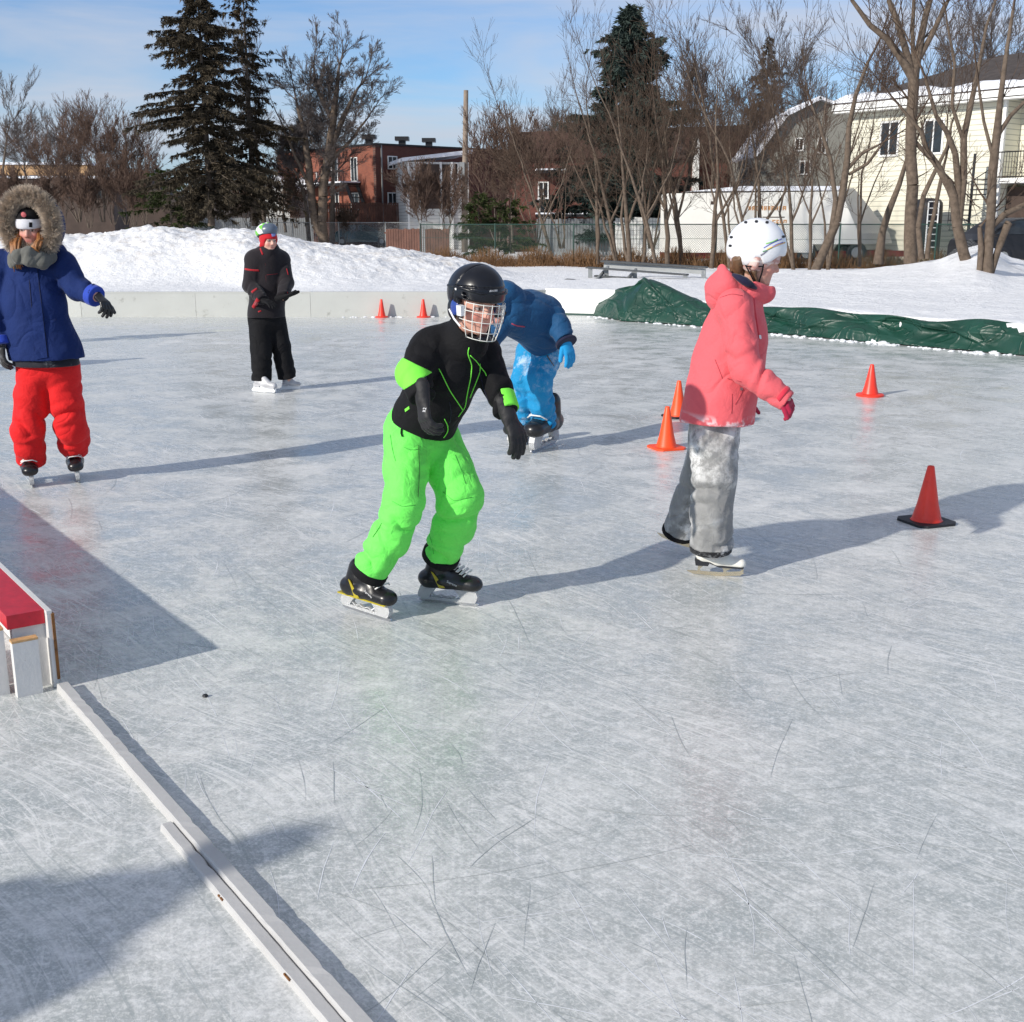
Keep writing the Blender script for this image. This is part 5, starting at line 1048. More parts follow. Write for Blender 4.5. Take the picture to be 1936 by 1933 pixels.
def piping(name, bvh, pts, r, mat, parent, n=5, step=5, off=.0015):
    P_ = []
    for (a, b) in zip(pts[:-1], pts[1:]):
        m = max(1, int(math.hypot(b[0] - a[0], b[1] - a[1]) / step))
        for i in range(m + (1 if b is pts[-1] else 0)): q = project(bvh, a[0] + (b[0] - a[0]) * i / m, a[1] + (b[1] - a[1]) * i / m, off); P_.append(q[0]) if q else None
    if len(P_) < 2: return
    P_ = [P_[0]] + [(P_[i - 1] + 2 * P_[i] + P_[i + 1]) / 4 for i in range(1, len(P_) - 1)] + [P_[-1]]
    m = MB(); m.tube(P_, r, n); return m.build(name, mat, parent, True)
def decal_poly(name, bvh, poly, mat, parent, off=.002, th=0):
    """small flat badge following the cloth under photo outline poly (fan of projected points)"""
    c = np.mean(poly, 0); pts = []
    for k in range(len(poly)):
        a, b = poly[k], poly[(k + 1) % len(poly)]
        for t in (0, .5): pts.append((a[0] + (b[0] - a[0]) * t, a[1] + (b[1] - a[1]) * t))
    V = []; q = project(bvh, c[0], c[1], off)
    if not q: return
    V.append(q[0])
    for s in (.5, 1):
        for p in pts:
            q = project(bvh, c[0] + (p[0] - c[0]) * s, c[1] + (p[1] - c[1]) * s, off); V.append(q[0] if q else V[-1])
    n = len(pts); Fq = [(0, 1 + i, 1 + (i + 1) % n) for i in range(n)] + [(1 + i, 1 + n + i, 1 + n + (i + 1) % n, 1 + (i + 1) % n) for i in range(n)]
    return part(name, V, Fq, mat, parent, True)
def text_on(name, bvh, s, px, py, size, ang, mat, parent, off=.0025, shear=0):
    cu = bpy.data.curves.new(name, 'FONT'); cu.body = s; cu.size = size; cu.shear = shear; cu.resolution_u = 2; fb = project(bvh, px + size * 1.2 * math.cos(ang), py + size * 1.2 * math.sin(ang), off)
    if not fb: return
    ob = bpy.data.objects.new('tmp_text', cu); C.objects.link(ob)
    me = bpy.data.meshes.new_from_object(ob.evaluated_get(bpy.context.evaluated_depsgraph_get())); bpy.data.objects.remove(ob); ca, sa = math.cos(ang), math.sin(ang); V = []
    for v in me.vertices:
        x, y = v.co.x, v.co.y; q = project(bvh, px + x * ca + y * sa, py + x * sa - y * ca, off); V.append(q[0] if q else (V[-1] if V else fb[0]))
    return part(name, V, [tuple(p.vertices) for p in me.polygons], mat, parent)
# ---------------------------------------------------------------- skates
def boot_frame(heel, toe, tilt=(0, 0, 1)): heel = np.asarray(heel, float); toe = np.asarray(toe, float); return Frame(heel, toe - heel, tilt, np.linalg.norm(toe - heel))
def hockey_skate(root, heel, toe, tilt, mats, stripe=None, lace_mat='white_trim', hres=.004, sole=None):
    """heel/toe: blade ends on the ice; unit = blade length"""
    H = boot_frame(heel, toe, tilt); k = H.k; z0 = .27
    b = U(.05 * k, H.cap((0, .14, z0 + .14), (0, .45, z0 + .13), .17, .185, ((0, 0, 1), 1.15)), H.cap((0, .45, z0 + .13), (0, .91, z0 + .10), .185, .170, ((0, 0, 1), 1.3)), H.cap((0, .19, z0 + .1), (0, .33, z0 + .46), .155, .175), H.cap((0, .36, z0 + .36), (0, .66, z0 + .19), .145, .14))
    b = INT(b, (lambda pl: (lambda p: -pl(p)))(H.pln((0, 0, z0), (0, 0, 1))), .01 * k); b = SUB(b, H.cap((0, .36, z0 + .60), (0, .42, z0 + .9), .125, .125), .01 * k)
    o = sdf_part('skate_boot', b, hres, M[mats[0]], root); tongue = H.cap((0, .47, z0 + .56), (0, .54, z0 + .36), .085, .075, ((0, 1, 0), 1.8)); sdf_part('tongue', tongue, hres, M[mats[1]], o)
    m = MB(); hw = .045 * k
    prof = [(.02, z0), (.03, z0 - .07), (.02, z0 - .16), (.05, z0 - .205), (.95, z0 - .205), (1.0, z0 - .14), (.98, z0 - .04), (.93, z0)]
    for poly in ([(.02, z0 + .01), (.30, z0 + .01), (.20, z0 - .12), (.17, z0 - .175), (-.03, z0 - .175), (-.03, z0 - .12)], [(.58, z0 + .01), (.97, z0 + .01), (1.01, z0 - .10), (.99, z0 - .175), (.72, z0 - .175), (.69, z0 - .10)], [(-.03, z0 - .172), (.99, z0 - .172), (.96, z0 - .215), (.03, z0 - .215)]):
        m.prism([(x, z) for x, z in poly], H.pt(-.045, 0, 0), H.F * k, H.U * k, H.S, .09 * k)
    q = [(.19, -.12), (.27, -.168), (.36, -.140), (.45, -.170), (.54, -.140), (.62, -.168), (.70, -.10)]
    for (x0, y0), (x1, y1) in zip(q[:-1], q[1:]): m.bar(H.pt(0, x0, z0 + y0), H.pt(0, x1, z0 + y1), .05 * k, .018 * k, up=H.U); m.build('blade_holder', M[mats[2]], root)
    m = MB(); m.prism([(-.02, .05), (1.01, .05), (1.02, .03), (.97, .004), (.05, .002), (-.01, .02)], H.pt(-.011, 0, 0), H.F * k, H.U * k, H.S, .022 * k); m.build('blade', M['steel'], root)
    m = MB(); r = .013 * k
    for i in range(7):
        t = i / 6; y = .44 + .40 * t; z = z0 + .50 - .20 * t; w = .095 + .012 * i; m.tube([H.pt(-w, y - .03, z - .045), H.pt(-w * .5, y + .025, z + .012), H.pt(w * .5, y + .03, z + .012), H.pt(w, y - .03, z - .045)], r, 5)
        if i < 6: m.tube([H.pt(-w, y, z - .045), H.pt(w * .4, y + .05, z - .0)], r, 5)
    m.build('laces', M[lace_mat], o, True)
    if stripe:
        for s in (-1, 1): m = MB(); m.prism([(.26, z0 + .30), (.30, z0 + .28), (.50, z0 + .045), (.40, z0 + .03)], H.pt(s * .170, 0, 0), H.F * k, H.U * k, H.S * s, .016 * k); m.build('stripe', M[stripe], o)
    if sole: m = MB(); m.prism([(-.02, z0 - .005), (.97, z0 - .005), (1.0, z0 + .02), (-.02, z0 + .02)], H.pt(-.13, 0, 0), H.F * k, H.U * k, H.S, .26 * k); m.build('sole', M[sole], o)
    return H, o
def figure_skate(root, heel, toe, tilt, boot='white_leather', solem='rubber', bladem='gold_steel', hres=.004):
    H = boot_frame(heel, toe, tilt); k = H.k; z0 = .205
    b = U(.05 * k, H.cap((0, .20, z0 + .19), (0, .50, z0 + .13), .13, .13), H.cap((0, .50, z0 + .13), (0, .92, z0 + .07), .15, .115, ((0, 0, 1), 1.1)), H.cap((0, .22, z0 + .2), (0, .34, z0 + .55), .135, .15), H.cap((0, .40, z0 + .38), (0, .64, z0 + .18), .11, .11))
    b = INT(b, (lambda pl: (lambda p: -pl(p)))(H.pln((0, 0, z0), (0, .0, 1))), .008 * k); o = sdf_part('skate_boot', b, hres, M[boot], root)
    m = MB(); m.prism([(.06, z0 + .10), (.34, z0 + .06), (.52, z0 - .01), (.97, z0 - .02), (1.0, z0 + .01), (.97, z0 + .015), (.56, z0 + .03), (.34, z0 + .115), (.06, z0 + .13)], H.pt(-.105, 0, 0), H.F * k, H.U * k, H.S, .21 * k)
    m.prism([(.07, z0 - .0), (.31, z0 - .0), (.35, z0 + .09), (.05, z0 + .12)], H.pt(-.095, 0, 0), H.F * k, H.U * k, H.S, .19 * k); m.build('sole', M[solem], o)
    m = MB(); m.prism([(-.10, .075), (-.02, .05), (.60, .045), (.97, .09), (1.0, .14), (.96, .17), (.93, .12), (.58, .08), (-.02, .082)], H.pt(-.012, 0, 0), H.F * k, H.U * k, H.S, .024 * k)
    m.prism([(-.10, .07), (.02, .015), (.5, .0), (.93, .03), (1.01, .09), (.97, .095), (.6, .055), (-.02, .06)], H.pt(-.008, 0, 0), H.F * k, H.U * k, H.S, .016 * k)
    m.prism([(.10, .075), (.17, .075), (.15, .12), (.24, z0 + .01), (.11, z0 + .01), (.11, .12)], H.pt(-.02, 0, 0), H.F * k, H.U * k, H.S, .04 * k); m.prism([(.60, .07), (.67, .07), (.66, .12), (.86, z0 - .01), (.56, z0 - .01), (.61, .12)], H.pt(-.02, 0, 0), H.F * k, H.U * k, H.S, .04 * k)
    m.build('blade', M[bladem], root); return H, o
def person_mats():
    M['skin'] = fabric('skin', 'attr', .5, 600, .0008, 0, 0, spec=.4)
    M['cloth_attr'] = fabric('cloth_attr', 'attr', .8, 900, .004, 0, .1)
    M['black_shell'] = simple('black_shell', (.006, .007, .011), .28, .2, 6, spec=.4, dark=(.02, .022, .03), dscale=18, damt=.42)
    M['black_cloth'] = fabric('black_cloth', (.0065, .0065, .008), .8, 900, .010, .2, .02, spec=.2)
    M['glove_black'] = fabric('glove_black', (.010, .010, .012), .65, 900, .008, .25, .05, spec=.5)
    M['green_cloth'] = fabric('green_cloth', (.17, .86, .12), .75, 900, .018, .04, .05, frost=(.42, .62, .22), frost_amt=.60, fscale=5)
    M['green_panel'] = fabric('green_panel', (.20, .85, .07), .75, 900, .003, .03, .05)
    M['coral_cloth'] = fabric('coral_cloth', 'attr', .8, 900, .011, .03, .1)
    M['grey_cloth'] = fabric('grey_cloth', (.235, .235, .235), .6, 900, .014, .08, .1, frost=(.80, .80, .80), frost_amt=.44, fscale=14)
    M['navy_lining'] = fabric('navy_lining', (.008, .009, .035), .8, 900, .002)
    M['blue_coat'] = fabric('blue_coat', (.004, .019, .105), .85, 900, .012, .12, .02)
    M['red_cloth'] = fabric('red_cloth', (.70, .012, .014), .8, 900, .012, .08, .05)
    M['kid_jacket'] = fabric('kid_jacket', (.004, .062, .165), .7, 900, .014, .15, .1)
    M['kid_pants'] = fabric('kid_pants', (.006, .25, .52), .7, 900, .014, .08, .1, frost=(.60, .70, .80), frost_amt=.51, fscale=9)
    M['kid_glove'] = fabric('kid_glove', (.010, .27, .58), .8, 900, .004)
    M['black_leather'] = simple('black_leather', (.012, .012, .014), .3, .3, 20, spec=.5, bmp=.001)
    M['white_leather'] = simple('white_leather', (.78, .76, .70), .35, .04, 12)
    M['grey_leather'] = simple('grey_leather', (.48, .48, .50), .4, .2, 14)
    M['white_shell'] = simple('white_shell', (.80, .81, .84), .3, .02, 6, coat=.3)
    M['yellow'] = simple('yellow', (.42, .34, .02), .4, .1, 20)
    M['blue_plastic'] = simple('blue_plastic', (.02, .05, .26), .2, .1, 20, coat=.4)
    M['fur'] = simple('fur', (.56, .47, .38), .95, .45, 30, spec=.1)
    M['scarf'] = fabric('scarf', (.115, .115, .105), .95, 300, .016, .3)
    M['hair_red'] = simple('hair_red', (.30, .12, .035), .5, .35, 40)
    M['hair_brown'] = simple('hair_brown', (.13, .07, .035), .5, .4, 50)
    M['white_knit'] = fabric('white_knit', (.60, .60, .64), .9, 400, .004)
    M['red_knit'] = fabric('red_knit', (.50, .012, .02), .9, 400, .004)
    M['ivory_knit'] = fabric('ivory_knit', 'attr', .9, 400, .004)
    M['pink_mark'] = simple('pink_mark', (.55, .12, .13), .7, .1, 10)
    M['cage_wire'] = simple('cage_wire', (.70, .70, .66), .35, .05, 10)
    M['mark_white'] = simple('mark_white', (.72, .73, .75), .5, .05, 10)
    M['frost'] = simple('frost', (.80, .83, .88), .7, .05, 30, bmp=.003)
    M['dark_grey_cloth'] = fabric('dark_grey_cloth', (.035, .035, .038), .9, 700, .004)
person_mats()
def body_of(root, H, J, skin, h=.006, hair=None, gaze=0, nm='body'):
    """one continuous body: head, neck, trunk, arms and legs under the clothes"""
    fs = [chain(J['trunk'], .05)]
    for a in J['limbs']: fs.append(chain(a, .02))
    n0, _ = K(*J['trunk'][0]); neck = cap(n0, H.pt(0, -.10, -.25), .055, .048)
    f = U(.03, U(.04, *fs), neck); return sdf_part(nm, U(.02, f, head_sdf(H)), h, M['skin'], root, head_col(H, skin, gaze=gaze, hair=hair), .01)
def thin(pts, k): return [(a, b, c, d * k) for a, b, c, d in pts]
def cut_end(pts, ext=0.0):   # half space beyond the end of a chain
    (a, _), (b, _) = K(*pts[-2]), K(*pts[-1]); n = unit(b - a); return plane(b + n * ext, n)
def vpl(a, b, Y):            # plane through a photo line at depth Y, containing the view direction; positive on the right of a->b
    A = P(*a, Y); B_ = P(*b, Y); return plane(A, np.cross(B_ - A, ray(*a)))
def vk(a, b, Y, inside):      # like vpl, but the side holding the photo point `inside` is kept
    f = vpl(a, b, Y); return f if f(P(*inside, Y)[None].astype(f4))[0] < 0 else neg(f)
def slv(pts, folds=None, ext=0.0, k=.02, flat=None): return INT(chain(pts, k, flat, folds), cut_end(pts, ext), .004)
def neg(f): g = lambda p: -f(p); return g
def offs(f, d):
    g = lambda p: f(p) - d
    g.box = (f.box[0] - max(0, d), f.box[1] + max(0, d)); return g
def ring(pts, t0, t1, extra, ext=0.0):   # band round the end of a chain
    (a, ra), (b, rb) = K(*pts[-2]), K(*pts[-1]); n = unit(b - a); c = cap(a, b + n * .1, ra + extra, rb + extra); return INT(INT(c, plane(b + n * t1, n), .004), neg(plane(b + n * t0, n)), .004)
def shell_helmet(root, H, outer, inner, keep, mat, name='helmet', h=.005, colf=None):
    f = SUB(INT(outer, keep, .012), inner, .006); return sdf_part(name, f, h, mat, root, colf, .01)
# ---------------------------------------------------------------- boy in black jacket and lime trousers
def boy_green():
    root = empty('person', tuple(G(760, 1165)), 'child skater crouching in black jacket, bright lime trousers and black caged hockey helmet', 'person', 'skaters on the rink')
    fw = unit((.80, -.60, 0)); A = [(772, 826, 4.68, 46), (768, 885, 4.62, 42), (765, 948, 4.54, 38), (738, 1016, 4.57, 36), (702, 1076, 4.60, 33)]
    Bq = [(828, 832, 4.80, 44), (849, 885, 4.74, 44), (871, 935, 4.68, 42), (858, 995, 4.73, 39), (836, 1046, 4.79, 33)]
    aA = [(808, 664, 4.50, 38), (783, 705, 4.42, 31), (797, 752, 4.34, 24)]; aB = [(912, 662, 4.62, 33), (937, 725, 4.58, 27), (958, 780, 4.50, 22)]
    H = Frame(P(899, 578, 4.42), (.585, -.785, -.16), (.05, 0, 1), .215)
    tr = [(868, 645, 4.55, 38), (858, 700, 4.58, 50), (822, 762, 4.66, 56), (800, 815, 4.73, 48)]
    body_of(root, H, dict(trunk=thin(tr, .72), limbs=[thin(A, .6), thin(Bq, .6), thin(aA, .42), thin(aB, .5)]), (.62, .33, .25), .0048, (.10, .055, .03), .004)
    # trousers
    pel = U(.04, kcap((792, 812, 4.73, 66), (812, 830, 4.76, 56), (fw, 1.25)))
    LA = slv(A, [None, (.005, .11, 1), (.009, .085, 2), (.010, .10, 4)], .004); LB = slv(Bq, [None, (.005, .10, 5), (.009, .09, 6), (.010, .10, 3)], .004)
    pants = U(.018, U(.04, pel, LA), LB); pants = wrinkle(pants, .0045, 26, 4, .7);
    o = sdf_part('trousers', pants, .0055, M['green_cloth'], root)
    for L in (A, Bq): sdf_part('trouser_cuff', ring(L, -.004, .035, .004), .005, M['black_cloth'], o)
    # jacket
    T = U(.05, chain([(866, 655, 4.56, 50), (856, 700, 4.58, 62), (826, 750, 4.65, 68), (803, 792, 4.71, 68), (795, 830, 4.76, 68)], .04, (fw, 1.22)), kcap((822, 655, 4.52, 38), (908, 663, 4.64, 35)), kcap((848, 668, 4.62, 50), (838, 700, 4.66, 50)))
    sA = slv(aA, [(.005, .09, 1), (.007, .07, 3)]); sB = slv(aB, [(.006, .09, 2), (.008, .07, 5)])
    col = U(.02, kcap((886, 648, 4.49, 37), (893, 618, 4.47, 35)), kcap((880, 640, 4.50, 30), (876, 606, 4.50, 22)))
    T = INT(T, plane(P(800, 808, 4.70), unit(P(786, 845, 4.72) - P(850, 690, 4.66))), .006)
    J = U(.02, U(.035, T, col), sA, sB); J = wrinkle(J, .004, 22, 9, .75); J = SUB(J, H.ell((0, .03, -.05), (.35, .46, .50)), .006)
    jk = sdf_part('jacket', J, .0055, M['black_cloth'], root); bv = mapped([jk])
    pan = INT(INT(INT(offs(U(.02, J), .0032), vk((745, 668), (826, 708), 4.4, (770, 730)), .002), vk((757, 742), (818, 704), 4.4, (770, 690)), .002), cap(*[K(*q)[0] for q in aA[:2]], .125, .125), .002)
    pan.box = (sA.box[0] - .02, sA.box[1] + .02); sdf_part('elbow_panel', pan, .0042, M['green_panel'], jk)
    pan = INT(offs(ring(aB, -.078, -.004, .0045), 0), vk((947, 740), (962, 800), 4.5, (990, 760)), .002); sdf_part('cuff_panel', pan, .0042, M['green_panel'], jk)
    for pts in ([(829, 697), (834, 705), (850, 738), (875, 776)], [(887, 657), (884, 668), (892, 690), (890, 712), (883, 745), (879, 770), (866, 788)], [(889, 672), (901, 683), (908, 695), (914, 700), (919, 706), (920, 711)], [(907, 688), (907, 703), (900, 722), (888, 752)], [(840, 792), (847, 806), (846, 818), (838, 828)], [(746, 736), (752, 733), (758, 733)]):
        piping('piping', bv, pts, .0022, M['green_panel'], jk)
    decal_poly('tab', bv, [(766, 774), (774, 768), (775, 773), (767, 779)], M['green_panel'], jk, .003)
    pb = mapped([o]); piping('strap_loop', pb, [(771, 805), (763, 806), (758, 812), (758, 820), (761, 826)], .0035, M['black_cloth'], o, off=.004)
    piping('seam', pb, [(791, 842), (793, 890), (790, 940)], .0009, M['black_cloth'], o); piping('seam', pb, [(722, 990), (713, 1005), (705, 1016)], .0012, M['black_cloth'], o)
    for pts in ([(738, 822), (742, 850), (748, 872)], [(797, 850), (800, 838), (793, 826)], [(742, 948), (760, 958), (786, 955)], [(838, 930), (858, 948), (892, 940)], [(860, 860), (872, 890), (880, 915)], [(812, 1010), (818, 1030), (820, 1048)], [(764, 846), (776, 852), (790, 850)]): piping('seam', pb, pts, .0010, M['green_seam'], o)
    for pts in ([(800, 700), (806, 715), (806, 728)], [(850, 800), (853, 780), (850, 760)], [(905, 700), (915, 735), (925, 760)]): piping('seam', bv, pts, .0013, M['navy_lining'], jk)
    # gloves
    w, _ = K(*aA[-1]); g = glove_sdf(w + np.array([.006, -.020, -.004]), unit((.10, -.32, -1)), unit((.75, .6, .1)), .160, .70, 1, .06, .10, .5, pad=1.12); gl = sdf_part('glove', g, .0038, M['glove_black'], root); gb = mapped([gl])
    text_on('glove_mark', gb, 'R2', 805, 780, 8, -1.45, M['mark_white'], gl, .002)
    w, _ = K(*aB[-1]); g = glove_sdf(w + np.array([.006, -.01, -.01]), unit((.42, -.25, -1)), unit((-.6, .6, -.2)), .175, .42, -1, .03, .10, .6, pad=1.15); sdf_part('glove', g, .0038, M['glove_black'], root)
    # helmet
    out = U(.03, H.ell((0, -.07, .22), (.455, .54, .49)), H.ell((0, .10, .25), (.405, .44, .44)))
    gro = U(0, H.cap((-.5, -.02, .72), (.5, -.02, .72), .035, .035)); kp = lambda p: (lambda q: np.minimum(.135 - q[:, 2], np.maximum(-.20 - q[:, 2], q[:, 1] - .10 + .25 * (q[:, 2])))* H.k)(H.loc(p))
    def gro(p):
        q = H.loc(p); d = out(p) / H.k; a = np.minimum(np.abs(q[:, 1] + .03 - .25 * (q[:, 2] - .3)) - .012, np.maximum(np.abs(q[:, 2] - .34 - .12 * q[:, 1]) - .011, q[:, 1] * -1 - .05)); v = np.maximum(np.maximum(np.abs(q[:, 1] - .22) - .05, np.abs(q[:, 2] - .25) - .018), .25 - np.abs(q[:, 0])); v2 = np.maximum(np.maximum(np.abs(q[:, 1] - .24) - .05, np.abs(q[:, 2] - .19) - .018), .25 - np.abs(q[:, 0])); v3 = np.maximum(np.maximum(np.abs(q[:, 0]) - .02 - .08 * (np.abs(q[:, 0]) > .12), np.abs(q[:, 2] - .62) - .3), 9 * 0 + .5 + 0 * d)
        return np.maximum(np.minimum(a, np.minimum(v, v2)), -(d + .05 * (np.minimum(v, v2) < a) + .022)) * H.k
    out2 = SUB(out, gro, .002); out2.box = out.box
    hel = shell_helmet(root, H, out2, H.ell((0, -.05, .10), (.375, .46, .44)), kp, M['black_shell'], 'helmet', .0036); hb = mapped([hel])
    m = MB()
    for s in (-1, 1):
        m.tube([H.pt(s * .455, -.25, .30), H.pt(s * .468, 0, .33), H.pt(s * .42, .28, .33), H.pt(s * .28, .46, .31), H.pt(0, .545, .30)], .005, 6)
    m.build('ridge', M['black_shell'], hel, True)
    text_on('helmet_lettering', hb, 'BAUER', 855, 543, 6.4, .18, M['mark_white'], hel, .0015, .2); text_on('helmet_lettering', hb, 'BAUER', 925, 552.5, 5.0, -.06, M['mark_white'], hel, .0015, .3)
    decal_poly('rivet', hb, [(860, 545), (863.5, 545), (863.5, 549), (860, 549)], M['mark_white'], hel)
    for s in (-1, 1):
        sdf_part('ear_guard', U(.01, H.ell((s * .40, -.04, -.03), (.05, .13, .15))), .004, M['blue_plastic'], hel); sdf_part('ear_cup', H.ell((s * .385, -.12, -.06), (.05, .16, .20)), .005, M['black_shell'], hel)
        m = MB(); m.bar(H.pt(s * .435, .17, .04), H.pt(s * .41, .185, -.13), .02, .030, up=H.F); m.build('cage_clip', M['mark_white'], hel)
        m = MB(); m.tube([H.pt(s * .43, -.16, -.10), H.pt(s * .42, .0, -.23), H.pt(s * .37, .14, -.33)], .0045, 5); m.build('chin_strap', M['mark_white'], hel)
    m = MB(); r = .0018
    def cp(th, z): rr = 1 - .30 * max(0, (-z - .12) / .42) ** 1.5; return H.pt(.405 * math.sin(th) * rr, .14 + .46 * math.cos(th) * (rr * .6 + .4), z - .03 * math.cos(th) * (z < -.3))
    for z, a in ((.115, 1.3), (-.02, 1.62), (-.19, 1.62), (-.34, 1.45), (-.48, 1.25)): m.tube([cp(a * (i / 9 - 1), z) for i in range(19)], r, 5)
    for th in (-1.30, -.95, -.55, -.18, .18, .55, .95, 1.30): m.tube([cp(th, .13 - .62 * i / 10) for i in range(11)], r, 5)
    m.build('face_cage', M['cage_wire'], hel, True)
    sdf_part('chin_cup', U(.01, H.ell((0, .36, -.50), (.15, .10, .07))), .004, M['black_shell'], hel)
    # skates
    h, b = hockey_skate(root, G(650, 1153) + (0, 0, .012), G(738, 1176), unit((.10, -.04, 1)), ('black_leather', 'black_leather', 'holder'), 'yellow', hres=.0038, sole='yellow'); bb = mapped([b]); text_on('skate_lettering', bb, 'Supreme', 688, 1118, 5.5, .75, M['mark_white'], b, .002)
    h, b = hockey_skate(root, G(795, 1136), G(903, 1147), unit((.0, .03, 1)), ('black_leather', 'black_leather', 'holder'), 'yellow', hres=.0038); bb = mapped([b]); text_on('skate_lettering', bb, 'Supreme', 844, 1101, 6, .42, M['mark_white'], b, .002)
# ---------------------------------------------------------------- girl in coral coat
def girl_coral():
    root = empty('person', tuple(G(1345, 1085)), 'skater in coral pink hooded coat, frosty grey trousers and white helmet, seen from the side', 'person', 'skaters on the rink')
    H = Frame(P(1430, 491, 5.24), (.975, -.10, -.20), (.0, 0, 1), .245)
    N = [(1352, 806, 5.25, 47), (1350, 850, 5.21, 44), (1352, 895, 5.18, 41), (1346, 970, 5.19, 38), (1344, 1031, 5.21, 39)]
    Fq = [(1350, 800, 5.34, 46), (1338, 870, 5.42, 40), (1308, 940, 5.52, 32), (1284, 1002, 5.60, 30)]
    aN = [(1392, 592, 5.09, 31), (1400, 650, 5.05, 30), (1412, 700, 5.02, 28), (1450, 731, 4.98, 24), (1484, 756, 4.95, 20)]; aF = [(1392, 592, 5.42, 30), (1395, 680, 5.46, 27), (1398, 750, 5.42, 20)]
    body_of(root, H, dict(trunk=thin([(1400, 560, 5.25, 40), (1385, 640, 5.25, 52), (1365, 730, 5.26, 52), (1352, 800, 5.27, 46)], .72), limbs=[thin(N, .6), thin(Fq, .6), thin(aN, .55), thin(aF, .55)]), (.60, .34, .26), .0055, (.14, .075, .035))
    LN = slv(N, [(.004, .10, 1), (.008, .09, 2), (.010, .09, 7), (.011, .085, 4)]); LF = slv(Fq, [None, (.005, .12, 3), (.006, .12, 5)])
    p = U(.02, LN, LF); p = wrinkle(p, .005, 24, 3, .7); o = sdf_part('trousers', p, .0062, M['grey_cloth'], root)
    for L in (N, Fq): sdf_part('trouser_cuff', ring(L, -.002, .026, .004), .0055, fabric('frosty_hem', (.012, .012, .014), .85, 900, .004, frost=(.7, .72, .75), frost_amt=.5, fscale=30) if L is N else M['black_cloth'], o)
    T = chain([(1398, 575, 5.24, 44), (1388, 640, 5.24, 60), (1376, 690, 5.25, 65), (1362, 750, 5.23, 64), (1354, 800, 5.23, 66), (1352, 840, 5.23, 66)], .04); T = U(.04, T, kcap((1388, 580, 5.11, 34), (1388, 580, 5.38, 34))); T = INT(T, plane(P(1352, 799, 5.23), unit(P(1357, 840, 5.22) - P(1364, 740, 5.23))), .005)
    sN = slv(aN, [(.005, .10, 1), (.009, .085, 3), (.010, .07, 5), (.005, .08, 2)], .012); sF = slv(aF)
    J = U(.022, T, sN, sF); J = wrinkle(J, .004, 18, 12, .75)
    (e0, _), (e1, re) = K(*aN[-2]), K(*aN[-1]); n = unit(e1 - e0); J = SUB(J, cap(e1 - n * .03, e1 + n * .1, re * .78, re * .8), .003)
    hz = P(1352, 800, 5.2)[2]; c0 = (.72, .115, .135)
    def cf(V):
        c = np.tile(np.array(c0), (len(V), 1)); z = V[:, 2] + (V[:, 0] - 1.0) * .06; nn = vnoise(V[:, 0] * 3 + V[:, 1] * 2, V[:, 2] * 4 - V[:, 1], 9, 4, 4, .7) * 2.6
        m = np.clip((.050 - (z - hz)) / .035, 0, 1) * np.clip(nn * 1.6 - .25, 0, 1) * .6; c = c * (1 - m[:, None]) + np.array((.82, .80, .83)) * m[:, None]; return c
    jk = sdf_part('coat', J, .0055, M['coral_cloth'], root, cf); bv = mapped([jk])
    # hood lying on the back, stand-up collar at the front
    Hd = U(.035, kcap((1368, 524, 5.24, 17), (1374, 556, 5.24, 36)), kcap((1374, 552, 5.20, 36), (1410, 552, 5.22, 34)), kcap((1374, 552, 5.30, 34), (1410, 552, 5.28, 34)), kcap((1415, 548, 5.20, 25), (1446, 553, 5.23, 17)), kcap((1415, 548, 5.28, 25), (1446, 553, 5.25, 17)), kcap((1352, 542, 5.24, 18), (1360, 560, 5.24, 24)))
    Hd = U(.02, Hd, kcap((1368, 511, 5.19, 12), (1372, 540, 5.16, 22)), kcap((1368, 511, 5.29, 12), (1372, 540, 5.32, 22)))
    Hd = SUB(Hd, U(.02, cap(P(1418, 470, 5.24), P(1408, 540, 5.24), .135, .080), kcap((1400, 500, 5.24, 42), (1445, 520, 5.24, 26))), .012); Hd = wrinkle(Hd, .0025, 22, 5, .6)
    hd = sdf_part('hood', Hd, .005, M['coral_cloth'], jk, lambda V: np.tile(np.array(c0), (len(V), 1))); hb = mapped([hd])
    m = MB(); q0 = P(1385, 519, 5.135); q1 = P(1408, 532, 5.105); q2 = P(1430, 546, 5.135); m.tube([q0, (q0 + q1) / 2 + (0, -.004, 0), q1, (q1 + q2) / 2, q2], [.006, .015, .019, .015, .006], 10); m.build('hood_lining', M['navy_lining'], hd, True)
    piping('draw_cord', bv, [(1425, 560), (1427, 585), (1430, 605), (1435, 636)], .003, simple('coral_cord', (.70, .07, .10), .6), jk); decal_poly('cord_tip', bv, [(1433, 634), (1437, 634), (1438, 641), (1434, 642)], M['mark_white'], jk, .006)
    for pts in ([(1344, 578), (1362, 563), (1384, 556), (1404, 560)], [(1352, 680), (1360, 700), (1366, 716)], [(1375, 716), (1388, 718), (1402, 722)], [(1384, 745), (1384, 765), (1383, 782)], [(1404, 738), (1398, 752), (1390, 765)]): piping('seam', bv, pts, .0013, M['dark_coral'], jk)
    decal_poly('button', bv, [(1398, 733), (1403, 733), (1404, 738), (1399, 739)], M['silver'], jk, .004)
    sdf_part('cuff_strap', INT(ring(aN, -.030, -.010, .003), vk((1462, 745), (1480, 770), 4.95, (1500, 740)), .002), .0045, fabric('strap_red', (.62, .03, .06), .7), jk)
    g = glove_sdf(e1 - n * .045, n, unit((0, .3, -1)), .15, .95, 1, .05, .05, .3, pad=1.05); sdf_part('glove', g, .004, fabric('raspberry_glove', (.35, .012, .05), .85), root)
